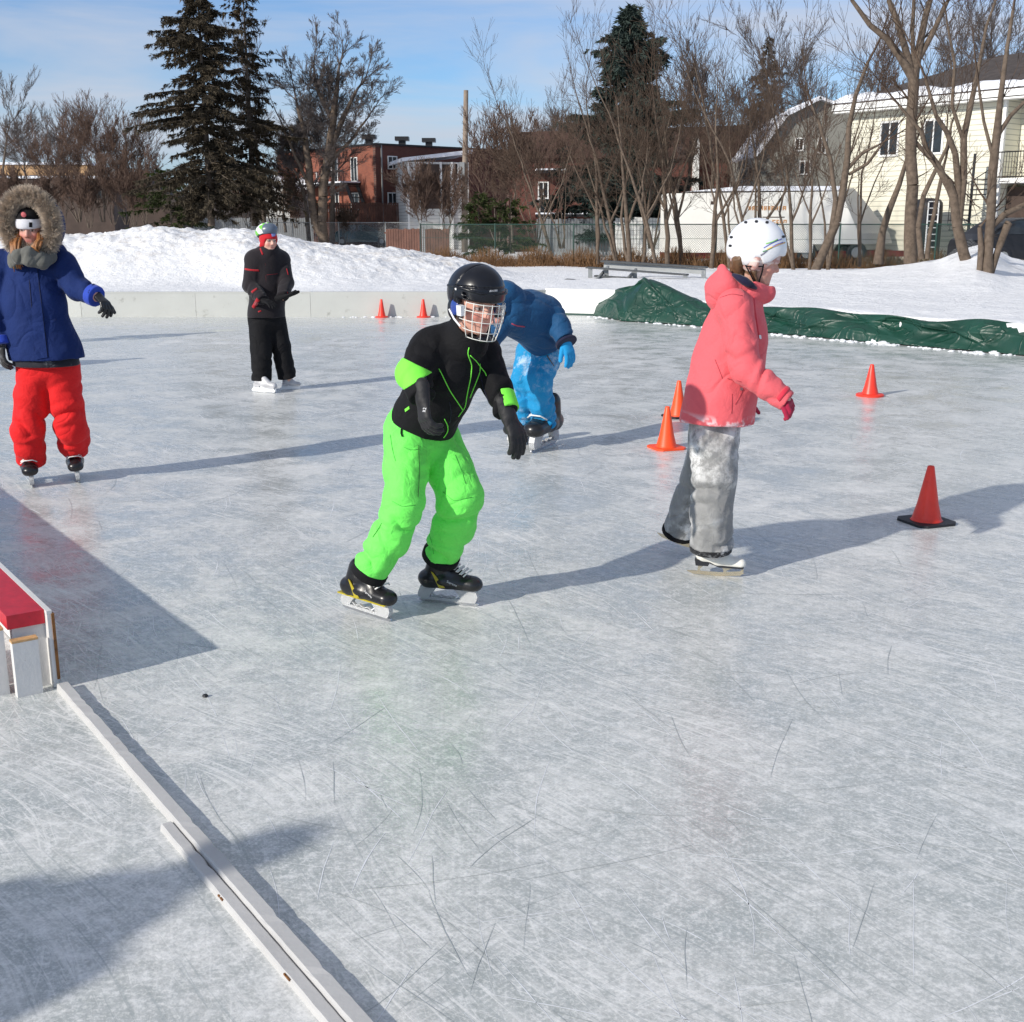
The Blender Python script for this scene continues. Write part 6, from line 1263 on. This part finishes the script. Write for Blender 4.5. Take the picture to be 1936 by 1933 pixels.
    g = glove_sdf(K(*aF[-1])[0], unit((.2, 0, -1)), unit((.3, .9, 0)), .16, .5, -1); sdf_part('glove', g, .005, fabric('raspberry_glove', (.35, .012, .05), .85), root)
    # head wear
    out = H.ell((0, -.05, .20), (.45, .535, .52)); ys = [-.7, -.45, -.30, -.16, -.06, .02, .10, .20, .34, .7]; zs = [-.02, -.10, -.19, -.17, .03, .04, -.07, -.02, .13, .18]
    kp = lambda p: (lambda q: (np.interp(q[:, 1], ys, zs) - q[:, 2]) * H.k * .8)(H.loc(p)); hel = shell_helmet(root, H, out, H.ell((0, -.04, .12), (.385, .465, .47)), kp, M['white_shell'], 'helmet', .0045); hb = mapped([hel])
    for px, py in ((1410, 421), (1430, 419.5), (1450, 421), (1383, 449), (1381, 465), (1481, 448)): decal_poly('vent', hb, [(px - 3.4, py), (px - 1.5, py - 2.6), (px + 2.4, py - 2.2), (px + 3.4, py), (px + 1.5, py + 2.6), (px - 2.4, py + 2.2)], M['rubber'], hel, .0015)
    stl = [((1444, 469, 1478, 452), (.10, .12, .45)), ((1448, 461, 1470, 453), (.25, .55, .15)), ((1450, 472, 1484, 459), (.75, .45, .15)), ((1442, 476, 1462, 467), (.10, .30, .12)), ((1460, 467, 1480, 459), (.15, .15, .5)), ((1438, 483, 1450, 474), (.2, .2, .25))]
    for i, ((x0, y0, x1, y1), c) in enumerate(stl): piping('sticker', hb, [(x0, y0), ((x0 + x1) / 2, (y0 + y1) / 2 + (1.5 if i % 2 else -1.5)), (x1, y1)], .0022 + .0006 * (i % 3), simple('sticker_%d' % i, c, .5), hel, off=.0005)
    bandf = U(.01, H.ell((0, -.04, .07), (.378, .450, .45)), H.cap((-.345, -.04, -.06), (.345, -.04, -.06), .10, .10, ((0, 0, 1), .72)))
    ys2 = [-.7, -.3, -.12, .1, .25, .5]; zl = [-.12, -.16, -.24, -.18, -.02, .0]; kb = lambda p: (lambda q: np.maximum(np.interp(q[:, 1], ys2, zl) - q[:, 2], q[:, 2] - .30) * H.k * .8)(H.loc(p))
    def pc(V):
        q = H.loc(V); c = np.tile(np.array((.66, .50, .46)), (len(V), 1)); s = (np.sin(q[:, 1] * 26 + q[:, 0] * 26) > .55) | (np.sin(q[:, 2] * 34) > .7); c[s] = (.52, .28, .24); s = (np.sin(q[:, 2] * 34 + 2.4) > .9); c[s] = (.80, .68, .62); return c
    sdf_part('headband', wrinkle(INT(bandf, kb, .006), .001, 60, 3), .0042, M['ivory_knit'], root, pc, .01)
    hr = U(.02, H.cap((-.22, -.33, -.05), (-.15, -.26, -.42), .12, .07), H.cap((.22, -.30, -.08), (.15, -.26, -.42), .12, .07), H.cap((0, -.35, -.05), (0, -.30, -.42), .11, .08), H.cap((-.30, -.02, -.22), (-.24, .10, -.42), .055, .03), H.cap((.30, -.02, -.22), (.24, .10, -.42), .055, .03))
    hr_ = wrinkle(hr, .006, 95, 7, .8); sdf_part('hair', hr_, .0042, M['hair_brown'], root)
    m = MB()
    for s in (-1, 1): m.tube([H.pt(s * .40, -.20, -.13), H.pt(s * .385, -.05, -.30), H.pt(s * .27, .10, -.46), H.pt(0, .17, -.50)], .0035, 6); m.tube([H.pt(s * .41, .10, -.05), H.pt(s * .385, .11, -.20), H.pt(s * .30, .11, -.36), H.pt(0, .17, -.50)], .0035, 6); m.tube([H.pt(s * .405, -.20, -.15), H.pt(s * .41, .10, -.09)], .003, 5)
    m.build('chin_strap', M['black_cloth'], hel, True)
    figure_skate(root, G(1308, 1086), G(1406, 1092), (0, 0.03, 1), hres=.004); a = P(1248, 1016, 5.62); b = P(1312, 1040, 5.60); a[2] = max(a[2], .06); b[2] = max(.01, b[2])
    figure_skate(root, a, a + unit(b - a) * .235, unit((.35, 0, 1)), hres=.005)
# ---------------------------------------------------------------- girl in blue parka
def girl_blue():
    root = empty('person', tuple(G(100, 915)), 'skater in a royal blue parka with fur hood and red trousers at the left edge', 'person', 'skaters on the rink')
    H = Frame(P(58, 432, 7.16), (.06, -.98, -.20), (0, 0, 1), .225)
    A = [(66, 690, 7.22, 33), (60, 750, 7.21, 29), (53, 815, 7.20, 29), (56, 846, 7.22, 26), (58, 868, 7.26, 25)]; B_ = [(116, 690, 7.24, 33), (124, 750, 7.25, 30), (135, 812, 7.27, 29), (139, 832, 7.33, 26), (141, 851, 7.38, 24)]
    aB = [(118, 503, 7.22, 28), (146, 545, 7.16, 22), (182, 561, 7.08, 18)]; aA = [(2, 503, 7.22, 28), (-14, 580, 7.17, 23), (2, 652, 7.10, 17)]
    body_of(root, H, dict(trunk=thin([(58, 485, 7.22, 38), (62, 560, 7.22, 48), (75, 640, 7.22, 50), (88, 700, 7.23, 50)], .7), limbs=[thin(A, .6), thin(B_, .6), thin(aA, .55), thin(aB, .55)]), (.55, .30, .24), .007, (.30, .13, .05))
    fd = (0, 1, 0); T = INT(U(.04, chain([(60, 505, 7.22, 48), (64, 570, 7.2, 57), (76, 640, 7.2, 62), (88, 672, 7.2, 66), (92, 700, 7.2, 68)], .04, (fd, 1.35)), kcap((12, 498, 7.24, 27), (108, 498, 7.24, 28))), plane(P(88, 678, 7.2), (0.02, 0, -1)), .006)
    sA = slv(aA, [(.004, .1, 1), (.008, .09, 2)]); sB = slv(aB, [(.006, .09, 3), (.007, .08, 4)]); J = wrinkle(U(.022, T, sA, sB), .0045, 17, 8, .7)
    jk = sdf_part('parka', J, .0075, M['blue_coat'], root); bv = mapped([jk])
    for L in (aA, aB): sdf_part('sleeve_cuff', ring(L, -.045, .006, .0015), .006, fabric('cuff_blue', (.02, .06, .42), .8), jk)
    decal_poly('placket', bv, [(52, 492), (68, 490), (90, 676), (68, 680)], M['blue_coat'], jk, .006)
    for pts in ([(52, 492), (60, 580), (68, 678)], [(68, 490), (79, 580), (91, 675)]): piping('seam', bv, pts, .002, M['navy_lining'], jk)
    sdf_part('snow_skirt', INT(INT(chain([(84, 660, 7.2, 60), (90, 705, 7.2, 62)], .02, (fd, 1.35)), plane(P(88, 691, 7.2), (0, 0, -1)), .004), neg(plane(P(88, 672, 7.2), (0, 0, -1))), .004), .007, fabric('frosty_black', (.012, .012, .02), .8, frost=(.35, .36, .38), frost_amt=.56), jk)
    pel = kcap((80, 688, 7.22, 40), (102, 690, 7.23, 40)); p = U(.03, U(.04, pel, slv(A, [(.004, .1, 2), (.012, .11, 1), (.016, .10, 3), (.015, .09, 5)], .012)), slv(B_, [(.004, .1, 4), (.012, .11, 6), (.016, .10, 2), (.015, .09, 7)], .012))
    p = wrinkle(p, .007, 19, 5, .6); sdf_part('trousers', p, .0075, M['red_cloth'], root)
    w = K(*aB[-1])[0]; sdf_part('glove', glove_sdf(w + (.01, 0, 0), unit((.62, -.45, -.42)), unit((-.35, .1, -1)), .165, .85, -1, .12, .09, .55, pad=1.1), .005, M['black_leather'], root); w = K(*aA[-1])[0]
    sdf_part('glove', glove_sdf(w, unit((.0, -.15, -1)), unit((.6, .7, 0)), .165, .55, 1, .06, .09, .5, pad=1.1), .005, fabric('frosty_glove', (.02, .02, .022), .8, frost=(.35, .36, .38), frost_amt=.5, fscale=25), root)
    # hat, band, scarf, hair, hood and fur
    hat = INT(U(.01, H.ell((0, -.05, .15), (.37, .43, .40))), lambda p: (lambda q: (np.where(q[:, 1] > .0, .24, -.22 + 0 * q[:, 1]) - q[:, 2]) * H.k * .7)(H.loc(p)), .01); sdf_part('hat', hat, .006, M['black_cloth'], root)
    band = INT(H.ell((0, -.03, .10), (.375, .44, .40)), lambda p: (lambda q: np.maximum(.045 - q[:, 2], q[:, 2] - .33) * H.k)(H.loc(p)), .006); bd = sdf_part('headband', band, .006, M['white_knit'], root); bb = mapped([bd])
    decal_poly('band_mark', bb, [(55, 421), (61, 421), (61, 430), (55, 430)], M['black_cloth'], bd, .004); q = H.pt(0, .36, .43); m = MB(); m.lathe((0, 0, 0), [(.016, 0), (.014, .006), (.004, .009)], 10); v = np.array(m.v) @ np.stack([H.S, H.U, H.F], 0) + q; part('badge', v, m.f, M['pink_mark'], bd)
    c = P(61, 482, 7.12); sc = U(.02, *[cap(c + np.array([math.cos(a) * .105, math.sin(a) * .095, .02 * math.sin(a * 3 + k)]) - (0, 0, .035 * k), c + np.array([math.cos(a + .7) * .105, math.sin(a + .7) * .095, .02 * math.sin(a * 3 + k + 2)]) - (0, 0, .032 * k), .029, .029) for k in (0, 1) for a in np.arange(0, 6.28, .7)]); sdf_part('scarf', wrinkle(sc, .006, 40, 2, .7), .006, M['scarf'], root)
    m = MB(); r = random.Random(3)
    for bx, top, bot in ((.30, -.05, -.45), (-.30, -.05, -.75)):
        for k in range(16):
            x = bx + r.gauss(0, .05); y = .16 + r.gauss(0, .04); m.tube([H.pt(x * .9, y, top), H.pt(x * 1.12, y + .26, top + (bot - top) * .35), H.pt(x * 1.0 + r.gauss(0, .04), y + .46, top + (bot - top) * .7), H.pt(x * .85 + r.gauss(0, .06), y + .46, bot * 1.2 + r.gauss(0, .05))], [.004, .009, .008, .002], 5)
    m.build('hair', M['hair_red'], root, True)
    hc = P(59, 425, 7.14); hood = SUB(ell(hc + (0, .10, 0), (.150, .20, .178)), U(.01, ell(hc + (0, .03, -.01), (.130, .20, .155)), cap(hc, hc + (0, -.4, 0), .14, .2)), .01); hood = U(.02, hood, cap(hc + (-.09, .10, -.17), hc + (.09, .10, -.17), .07, .07)); hood = SUB(hood, ell(hc + (0, .0, -.01), (.13, .18, .165)), .01)
    hd = sdf_part('hood', hood, .007, M['blue_coat'], jk); n = 15000; rg = np.random.default_rng(3); a = rg.uniform(0, 2 * math.pi, n); b = rg.uniform(0, 2 * math.pi, n); rx, rz = .138, .168; r0 = .028
    cx = np.stack([np.cos(a) * rx, 0 * a - .02, np.sin(a) * rz], 1) + hc; nr = np.stack([np.cos(a), 0 * a, np.sin(a)], 1); dn = nr * np.cos(b)[:, None] + np.array([0, -1, 0]) * np.sin(b)[:, None]
    clump = np.sin(a * 23 + b * 3)[:, None] * .35; d = dn + rg.normal(0, .30, (n, 3)) + np.array([0, -.25, 0]) + nr * clump; d /= np.linalg.norm(d, axis=1, keepdims=True); p0 = cx + dn * r0 * .7; p1 = p0 + d * rg.uniform(.022, .055, n)[:, None]; V, Q = tubes_np(p0, p1, np.full(n, .0022), np.full(n, .0006), 3)
    part('fur_trim', V, Q, M['fur'], hd); m = MB(); m.tube([hc + np.array([math.cos(t) * rx, -.02, math.sin(t) * rz]) for t in np.linspace(0, 6.28, 40)], r0, 8, False); m.build('fur_core', M['fur'], hd, True)
    t = G(62, 923); d_ = unit((t[0], t[1], 0)); hockey_skate(root, t + d_ * .29, t, unit((-.06, .0, 1)), ('black_leather', 'black_leather', 'holder'), None, hres=.0055); t = G(149, 914); d_ = unit((t[0], t[1], 0)); hockey_skate(root, t + d_ * .29, t, unit((-.10, .0, 1)), ('black_leather', 'black_leather', 'holder'), None, hres=.0055)
# ---------------------------------------------------------------- child in black with red band
def child_black():
    root = empty('person', tuple(G(520, 740)), 'child in black snowsuit with red trim, red headband and green and white helmet', 'person', 'skaters on the rink')
    H = Frame(P(508, 455, 11.42), (.62, -.78, -.08), (0, 0, 1), .225); fw = unit((.5, -.85, 0))
    A = [(492, 600, 11.52, 23), (494, 660, 11.48, 20), (495, 720, 11.45, 18)]; B_ = [(517, 600, 11.6, 22), (531, 655, 11.58, 18), (543, 715, 11.6, 17)]
    aA = [(481, 493, 11.42, 18), (474, 540, 11.38, 15), (497, 568, 11.2, 11)]; aB = [(531, 493, 11.55, 17), (542, 535, 11.45, 14), (534, 562, 11.25, 11)]
    body_of(root, H, dict(trunk=thin([(507, 485, 11.48, 26), (507, 540, 11.5, 28), (503, 600, 11.55, 30)], .75), limbs=[thin(A, .6), thin(B_, .6), thin(aA, .55), thin(aB, .55)]), (.66, .40, .31), .008, (.1, .06, .04))
    T = INT(U(.04, chain([(507, 495, 11.48, 31), (506, 545, 11.5, 35), (503, 598, 11.52, 34), (503, 615, 11.52, 34)], .04, (fw, 1.2)), kcap((484, 492, 11.43, 20), (529, 492, 11.54, 19)), kcap((509, 478, 11.46, 20), (510, 472, 11.44, 17))), plane(P(503, 600, 11.52), (0, 0, -1)), .006); J = wrinkle(U(.02, T, slv(aA, [(.005, .1, 1), (.006, .07, 3)]), slv(aB, [(.006, .09, 2), (.006, .07, 3)])), .006, 16, 5, .6); J = SUB(J, H.ell((0, .02, -.05), (.30, .38, .46)), .006); jk = sdf_part('jacket', J, .0085, fabric('black_red_jacket', (.011, .008, .011), .85), root); bv = mapped([jk])
    rm = fabric('red_trim', (.36, .012, .02), .8)
    for pts, r in (([(463, 509), (475, 511), (490, 512)], .011), ([(476, 553), (486, 546)], .014), ([(479, 582), (488, 566)], .020), ([(466, 570), (472, 571)], .007), ([(492, 470), (497, 482)], .010), ([(488, 590), (494, 588)], .008), ([(505, 520), (525, 518)], .004), ([(542, 508), (545, 520)], .006), ([(543, 552), (545, 558)], .006), ([(498, 480), (502, 500), (503, 540)], .003)): piping('trim', bv, pts, r, rm, jk, 6, 3, -.003)
    p = wrinkle(U(.02, U(.03, kcap((497, 605, 11.53, 26), (512, 605, 11.57, 26)), slv(A, [None, (.006, .1, 2)])), slv(B_, [None, (.006, .1, 4)])), .006, 15, 9, .6); sdf_part('trousers', p, .0085, M['black_cloth'], root)
    w = K(*aA[-1])[0]; sdf_part('glove', glove_sdf(w, unit((.75, -.6, -.15)), unit((.1, .1, -1)), .17, .35, -1, .06, .08, .5, pad=1.15), .0065, M['black_cloth'], root); w = K(*aB[-1])[0]; sdf_part('glove', glove_sdf(w, unit((.85, -.35, .22)), unit((-.3, .2, 1)), .18, .12, 1, .05, .08, .4, pad=1.1), .0065, M['black_cloth'], root)
    band = INT(U(.02, H.ell((0, -.03, .06), (.375, .44, .42)), H.cap((-.30, -.08, -.22), (.30, -.08, -.22), .09, .09)), lambda p: (lambda q: np.maximum(np.interp(q[:, 1], [-.6, 0, .12, .25, .5], [-.35, -.30, -.20, .08, .10]) - q[:, 2], q[:, 2] - .45) * H.k)(H.loc(p)), .008); bd = sdf_part('headband', band, .0065, M['red_knit'], root); bb = mapped([bd]); decal_poly('badge', bb, [(512, 440), (517, 437), (521, 441), (520, 447), (514, 448)], simple('badge_blue', (.25, .3, .6), .6), bd, .004)
    Hh = Frame(H.pt(0, -.16, .28), unit((.62, -.78, .22)), (0, 0, 1), .225); out = Hh.ell((0, 0, .08), (.44, .60, .36)); sl = [Hh.cap((x, -.62, .18), (x * .8, .42, .42), .035, .05) for x in (-.30, -.10, .10, .30)]; sl += [Hh.cap((x, -.5, .0), (x * 1.02, .30, .12), .04, .05) for x in (-.45, .45)]
    def hc(V):
        q = Hh.loc(V); c = np.tile(np.array((.78, .80, .80)), (len(V), 1)); s = np.sin(q[:, 1] * 9 + np.abs(q[:, 0]) * 7 + q[:, 2] * 10); c[s > -.1] = (.16, .52, .05); c[(q[:, 2] < -.06)] = (.02, .02, .025); c[(q[:, 1] > .32)] = (.10, .13, .18); return c
    he = SUB(SUB(INT(out, lambda p: (-.12 - Hh.loc(p)[:, 2]) * Hh.k, .01), Hh.ell((0, 0, .0), (.36, .50, .30)), .005), U(0, *sl), .008); he = sdf_part('helmet', he, .0055, fabric('helmet_paint', 'attr', .3, 900, .0002, 0, 0, spec=.6), root, hc)
    figure_skate(root, G(480, 741), G(522, 744), (0, 0, 1), 'grey_leather', 'grey_leather', 'holder', .006); figure_skate(root, G(532, 738), G(568, 736), (.05, 0, 1), 'grey_leather', 'grey_leather', 'holder', .006)
    for a, b in ((G(480, 741), G(522, 744)), (G(532, 738), G(568, 736))):
        F_ = boot_frame(a, b); m = MB(); m.prism([(.0, .03), (.96, .03), (1.0, .09), (.92, .17), (.82, .27), (.06, .27), (.02, .18), (-.06, .08)], F_.pt(-.05, 0, 0), F_.F * F_.k, F_.U * F_.k, F_.S, .1 * F_.k); m.build('blade_holder', M['holder'], root)
# ---------------------------------------------------------------- small child in blue bending forward
def child_blue():
    root = empty('person', tuple(G(1010, 850)), 'small child in dark blue jacket and frosty bright blue trousers bending forward', 'person', 'skaters on the rink')
    H = Frame(P(938, 592, 8.02), (-.55, -.60, -.62), (-.5, -.3, .8), .21)
    A = [(1002, 668, 8.5, 27), (986, 722, 8.36, 20), (987, 760, 8.40, 19), (992, 795, 8.46, 17)]; B_ = [(1036, 668, 8.45, 29), (1018, 722, 8.32, 25), (1024, 765, 8.36, 23), (1030, 803, 8.42, 22)]
    aB = [(1040, 590, 8.32, 24), (1057, 618, 8.22, 21), (1068, 642, 8.16, 17)]; aA = [(955, 600, 8.10, 24), (925, 645, 8.0, 20), (915, 690, 7.9, 16)]
    body_of(root, H, dict(trunk=thin([(960, 588, 8.12, 34), (995, 602, 8.3, 40), (1025, 650, 8.45, 34)], .75), limbs=[thin(A, .6), thin(B_, .6), thin(aA, .55), thin(aB, .55)]), (.64, .36, .29), .008, (.1, .06, .04))
    J = U(.035, chain([(962, 590, 8.14, 42), (995, 598, 8.26, 47), (1022, 622, 8.38, 44), (1034, 650, 8.45, 40)], .04), kcap((1000, 580, 8.22, 28), (1030, 588, 8.30, 30))); J = INT(J, plane(P(1030, 652, 8.44), unit(P(1042, 690, 8.48) - P(1012, 610, 8.34))), .006); J = wrinkle(U(.02, J, slv(aB, [(.006, .08, 1), (.008, .07, 3)]), slv(aA)), .0065, 20, 7, .75); jk = sdf_part('jacket', J, .0068, M['kid_jacket'], root); bv = mapped([jk])
    hood = SUB(U(.03, kcap((958, 553, 8.06, 23), (968, 565, 8.10, 27)), H.ell((0, -.14, .16), (.46, .50, .50))), H.ell((0, .06, .0), (.40, .50, .45)), .01); hd = sdf_part('hood', wrinkle(hood, .003, 24, 3), .0065, M['kid_jacket'], jk)
    sdf_part('helmet', H.ell((0, -.08, .10), (.37, .43, .42)), .007, M['black_shell'], root)
    piping('trim', bv, [(967, 612), (978, 617), (992, 618)], .006, simple('pinkred', (.35, .04, .08), .6), jk, off=-.001)
    p = wrinkle(U(.02, U(.03, kcap((1012, 660, 8.46, 32), (1030, 662, 8.45, 32)), slv(A, [None, (.008, .09, 2), (.009, .08, 1)])), slv(B_, [(.005, .09, 3), (.011, .09, 4), (.011, .08, 5)])), .006, 20, 6, .7); tr = sdf_part('trousers', p, .0068, M['kid_pants'], root); tb = mapped([tr])
    piping('zip', tb, [(1034, 672), (1040, 682), (1047, 692)], .004, simple('zip_brown', (.12, .08, .05), .6), tr)
    w = K(*aB[-1])[0]; sdf_part('glove', glove_sdf(w + (.004, 0, -.01), unit((.35, -.2, -1)), unit((-.5, .6, 0)), .185, .35, 1, .10, .13, .5, pad=1.35), .0055, M['kid_glove'], root); sdf_part('glove_strap', ring([aB[-2], aB[-1]], .016, .036, .010), .005, M['navy_lining'], root)
    w = K(*aA[-1])[0]; sdf_part('glove', glove_sdf(w, unit((0, -.2, -1)), unit((.5, .6, 0)), .185, .35, -1, .10, .13, .5, pad=1.3), .007, M['kid_glove'], root)
    a = G(1050, 838); b = G(1004, 858); hockey_skate(root, a, b, unit((.05, 0, 1)), ('black_leather', 'black_leather', 'holder'), None, hres=.0055); a = G(1004, 832) ; b = G(962, 846); hockey_skate(root, a, b, unit((.0, 0, 1)), ('black_leather', 'black_leather', 'holder'), None, hres=.006)
def onlooker(x, y, hh, where):    # people left of the picture whose shadows fall into it
    root = empty('person', (x, y, 0), 'grown-up in a dark parka outside the picture, ' + where, 'person', 'onlookers left of the picture'); root.scale = (hh, hh, hh); H = Frame((x, y, 1.62), (.75, .65, 0), (0, 0, 1), .23); s = unit((.65, -.75, 0)); b = np.array([x, y, 0])
    v = lambda a, z, f=0: b + s * a + unit((.75, .65, 0)) * f + (0, 0, z)
    body = U(.03, cap(v(0, 1.4), v(0, 1.0), .12, .11), cap(v(-.1, .95), v(-.12, .1), .07, .05), cap(v(.1, .95), v(.12, .1), .07, .05), cap(v(0, 1.4), H.pt(0, -.1, -.25), .06, .055), head_sdf(H)); sdf_part('body', body, .009, M['skin'], root, head_col(H, (.6, .36, .28), hair=(.08, .05, .03)))
    J = U(.03, cap(v(0, 1.38), v(0, .82), .19, .22, (unit((.75, .65, 0)), 1.35)), cap(v(-.2, 1.38), v(-.30, 1.1), .075, .065), cap(v(-.30, 1.1), v(-.16, .98, .25), .065, .05), cap(v(.2, 1.38), v(.30, 1.1), .075, .065), cap(v(.30, 1.1), v(.16, .98, .25), .065, .05)); sdf_part('parka', wrinkle(J, .006, 16, 3), .010, M['navy_lining'], root)
    sdf_part('trousers', wrinkle(U(.03, cap(v(-.1, .9), v(-.13, .12), .11, .085), cap(v(.1, .9), v(.13, .12), .11, .085)), .005, 16, 4), .010, M['dark_grey_cloth'], root); sdf_part('hat', INT(H.ell((0, -.04, .18), (.38, .44, .42)), lambda p: (.12 - H.loc(p)[:, 2]) * H.k), .008, M['black_cloth'], root)
    for a in (-1, 1): sdf_part('boot', INT(U(.03, cap(v(a * .13, .12, -.02), v(a * .13, .30, -.02), .07, .075), cap(v(a * .13, .06, -.03), v(a * .14, .05, .16), .06, .05)), plane(v(0, .004), (0, 0, -1))), .009, M['black_leather'], root); sdf_part('glove', glove_sdf(v(a * .16, .98, .25), unit(unit((.75, .65, 0)) - s * a * .5), (0, 0, -1), .18, .6, a), .008, M['black_cloth'], root)
M['dark_coral'] = simple('dark_coral', (.34, .03, .05), .8); M['green_seam'] = simple('green_seam', (.05, .36, .05), .8)
import time
for fn in (boy_green, girl_coral, girl_blue, child_black, child_blue, lambda: onlooker(-3.42, .48, 1.0, 'left of the threshold')):
    t_ = time.time(); fn(); print(getattr(fn, '__name__', ''), round(time.time() - t_, 1))
ok = [o for o in C.objects if o.get('group') == 'onlookers left of the picture'][0]
for x, y, hh, w in ((-7.3, 15.7, .95, 'far left by the back boards'), (-7.0, 12.4, .85, 'left, halfway up the ice')):
    c = copy_tree(ok); c.location = (x, y, 0); c.scale = (hh, hh, hh); c['label'] = 'grown-up in a dark parka outside the picture, ' + w
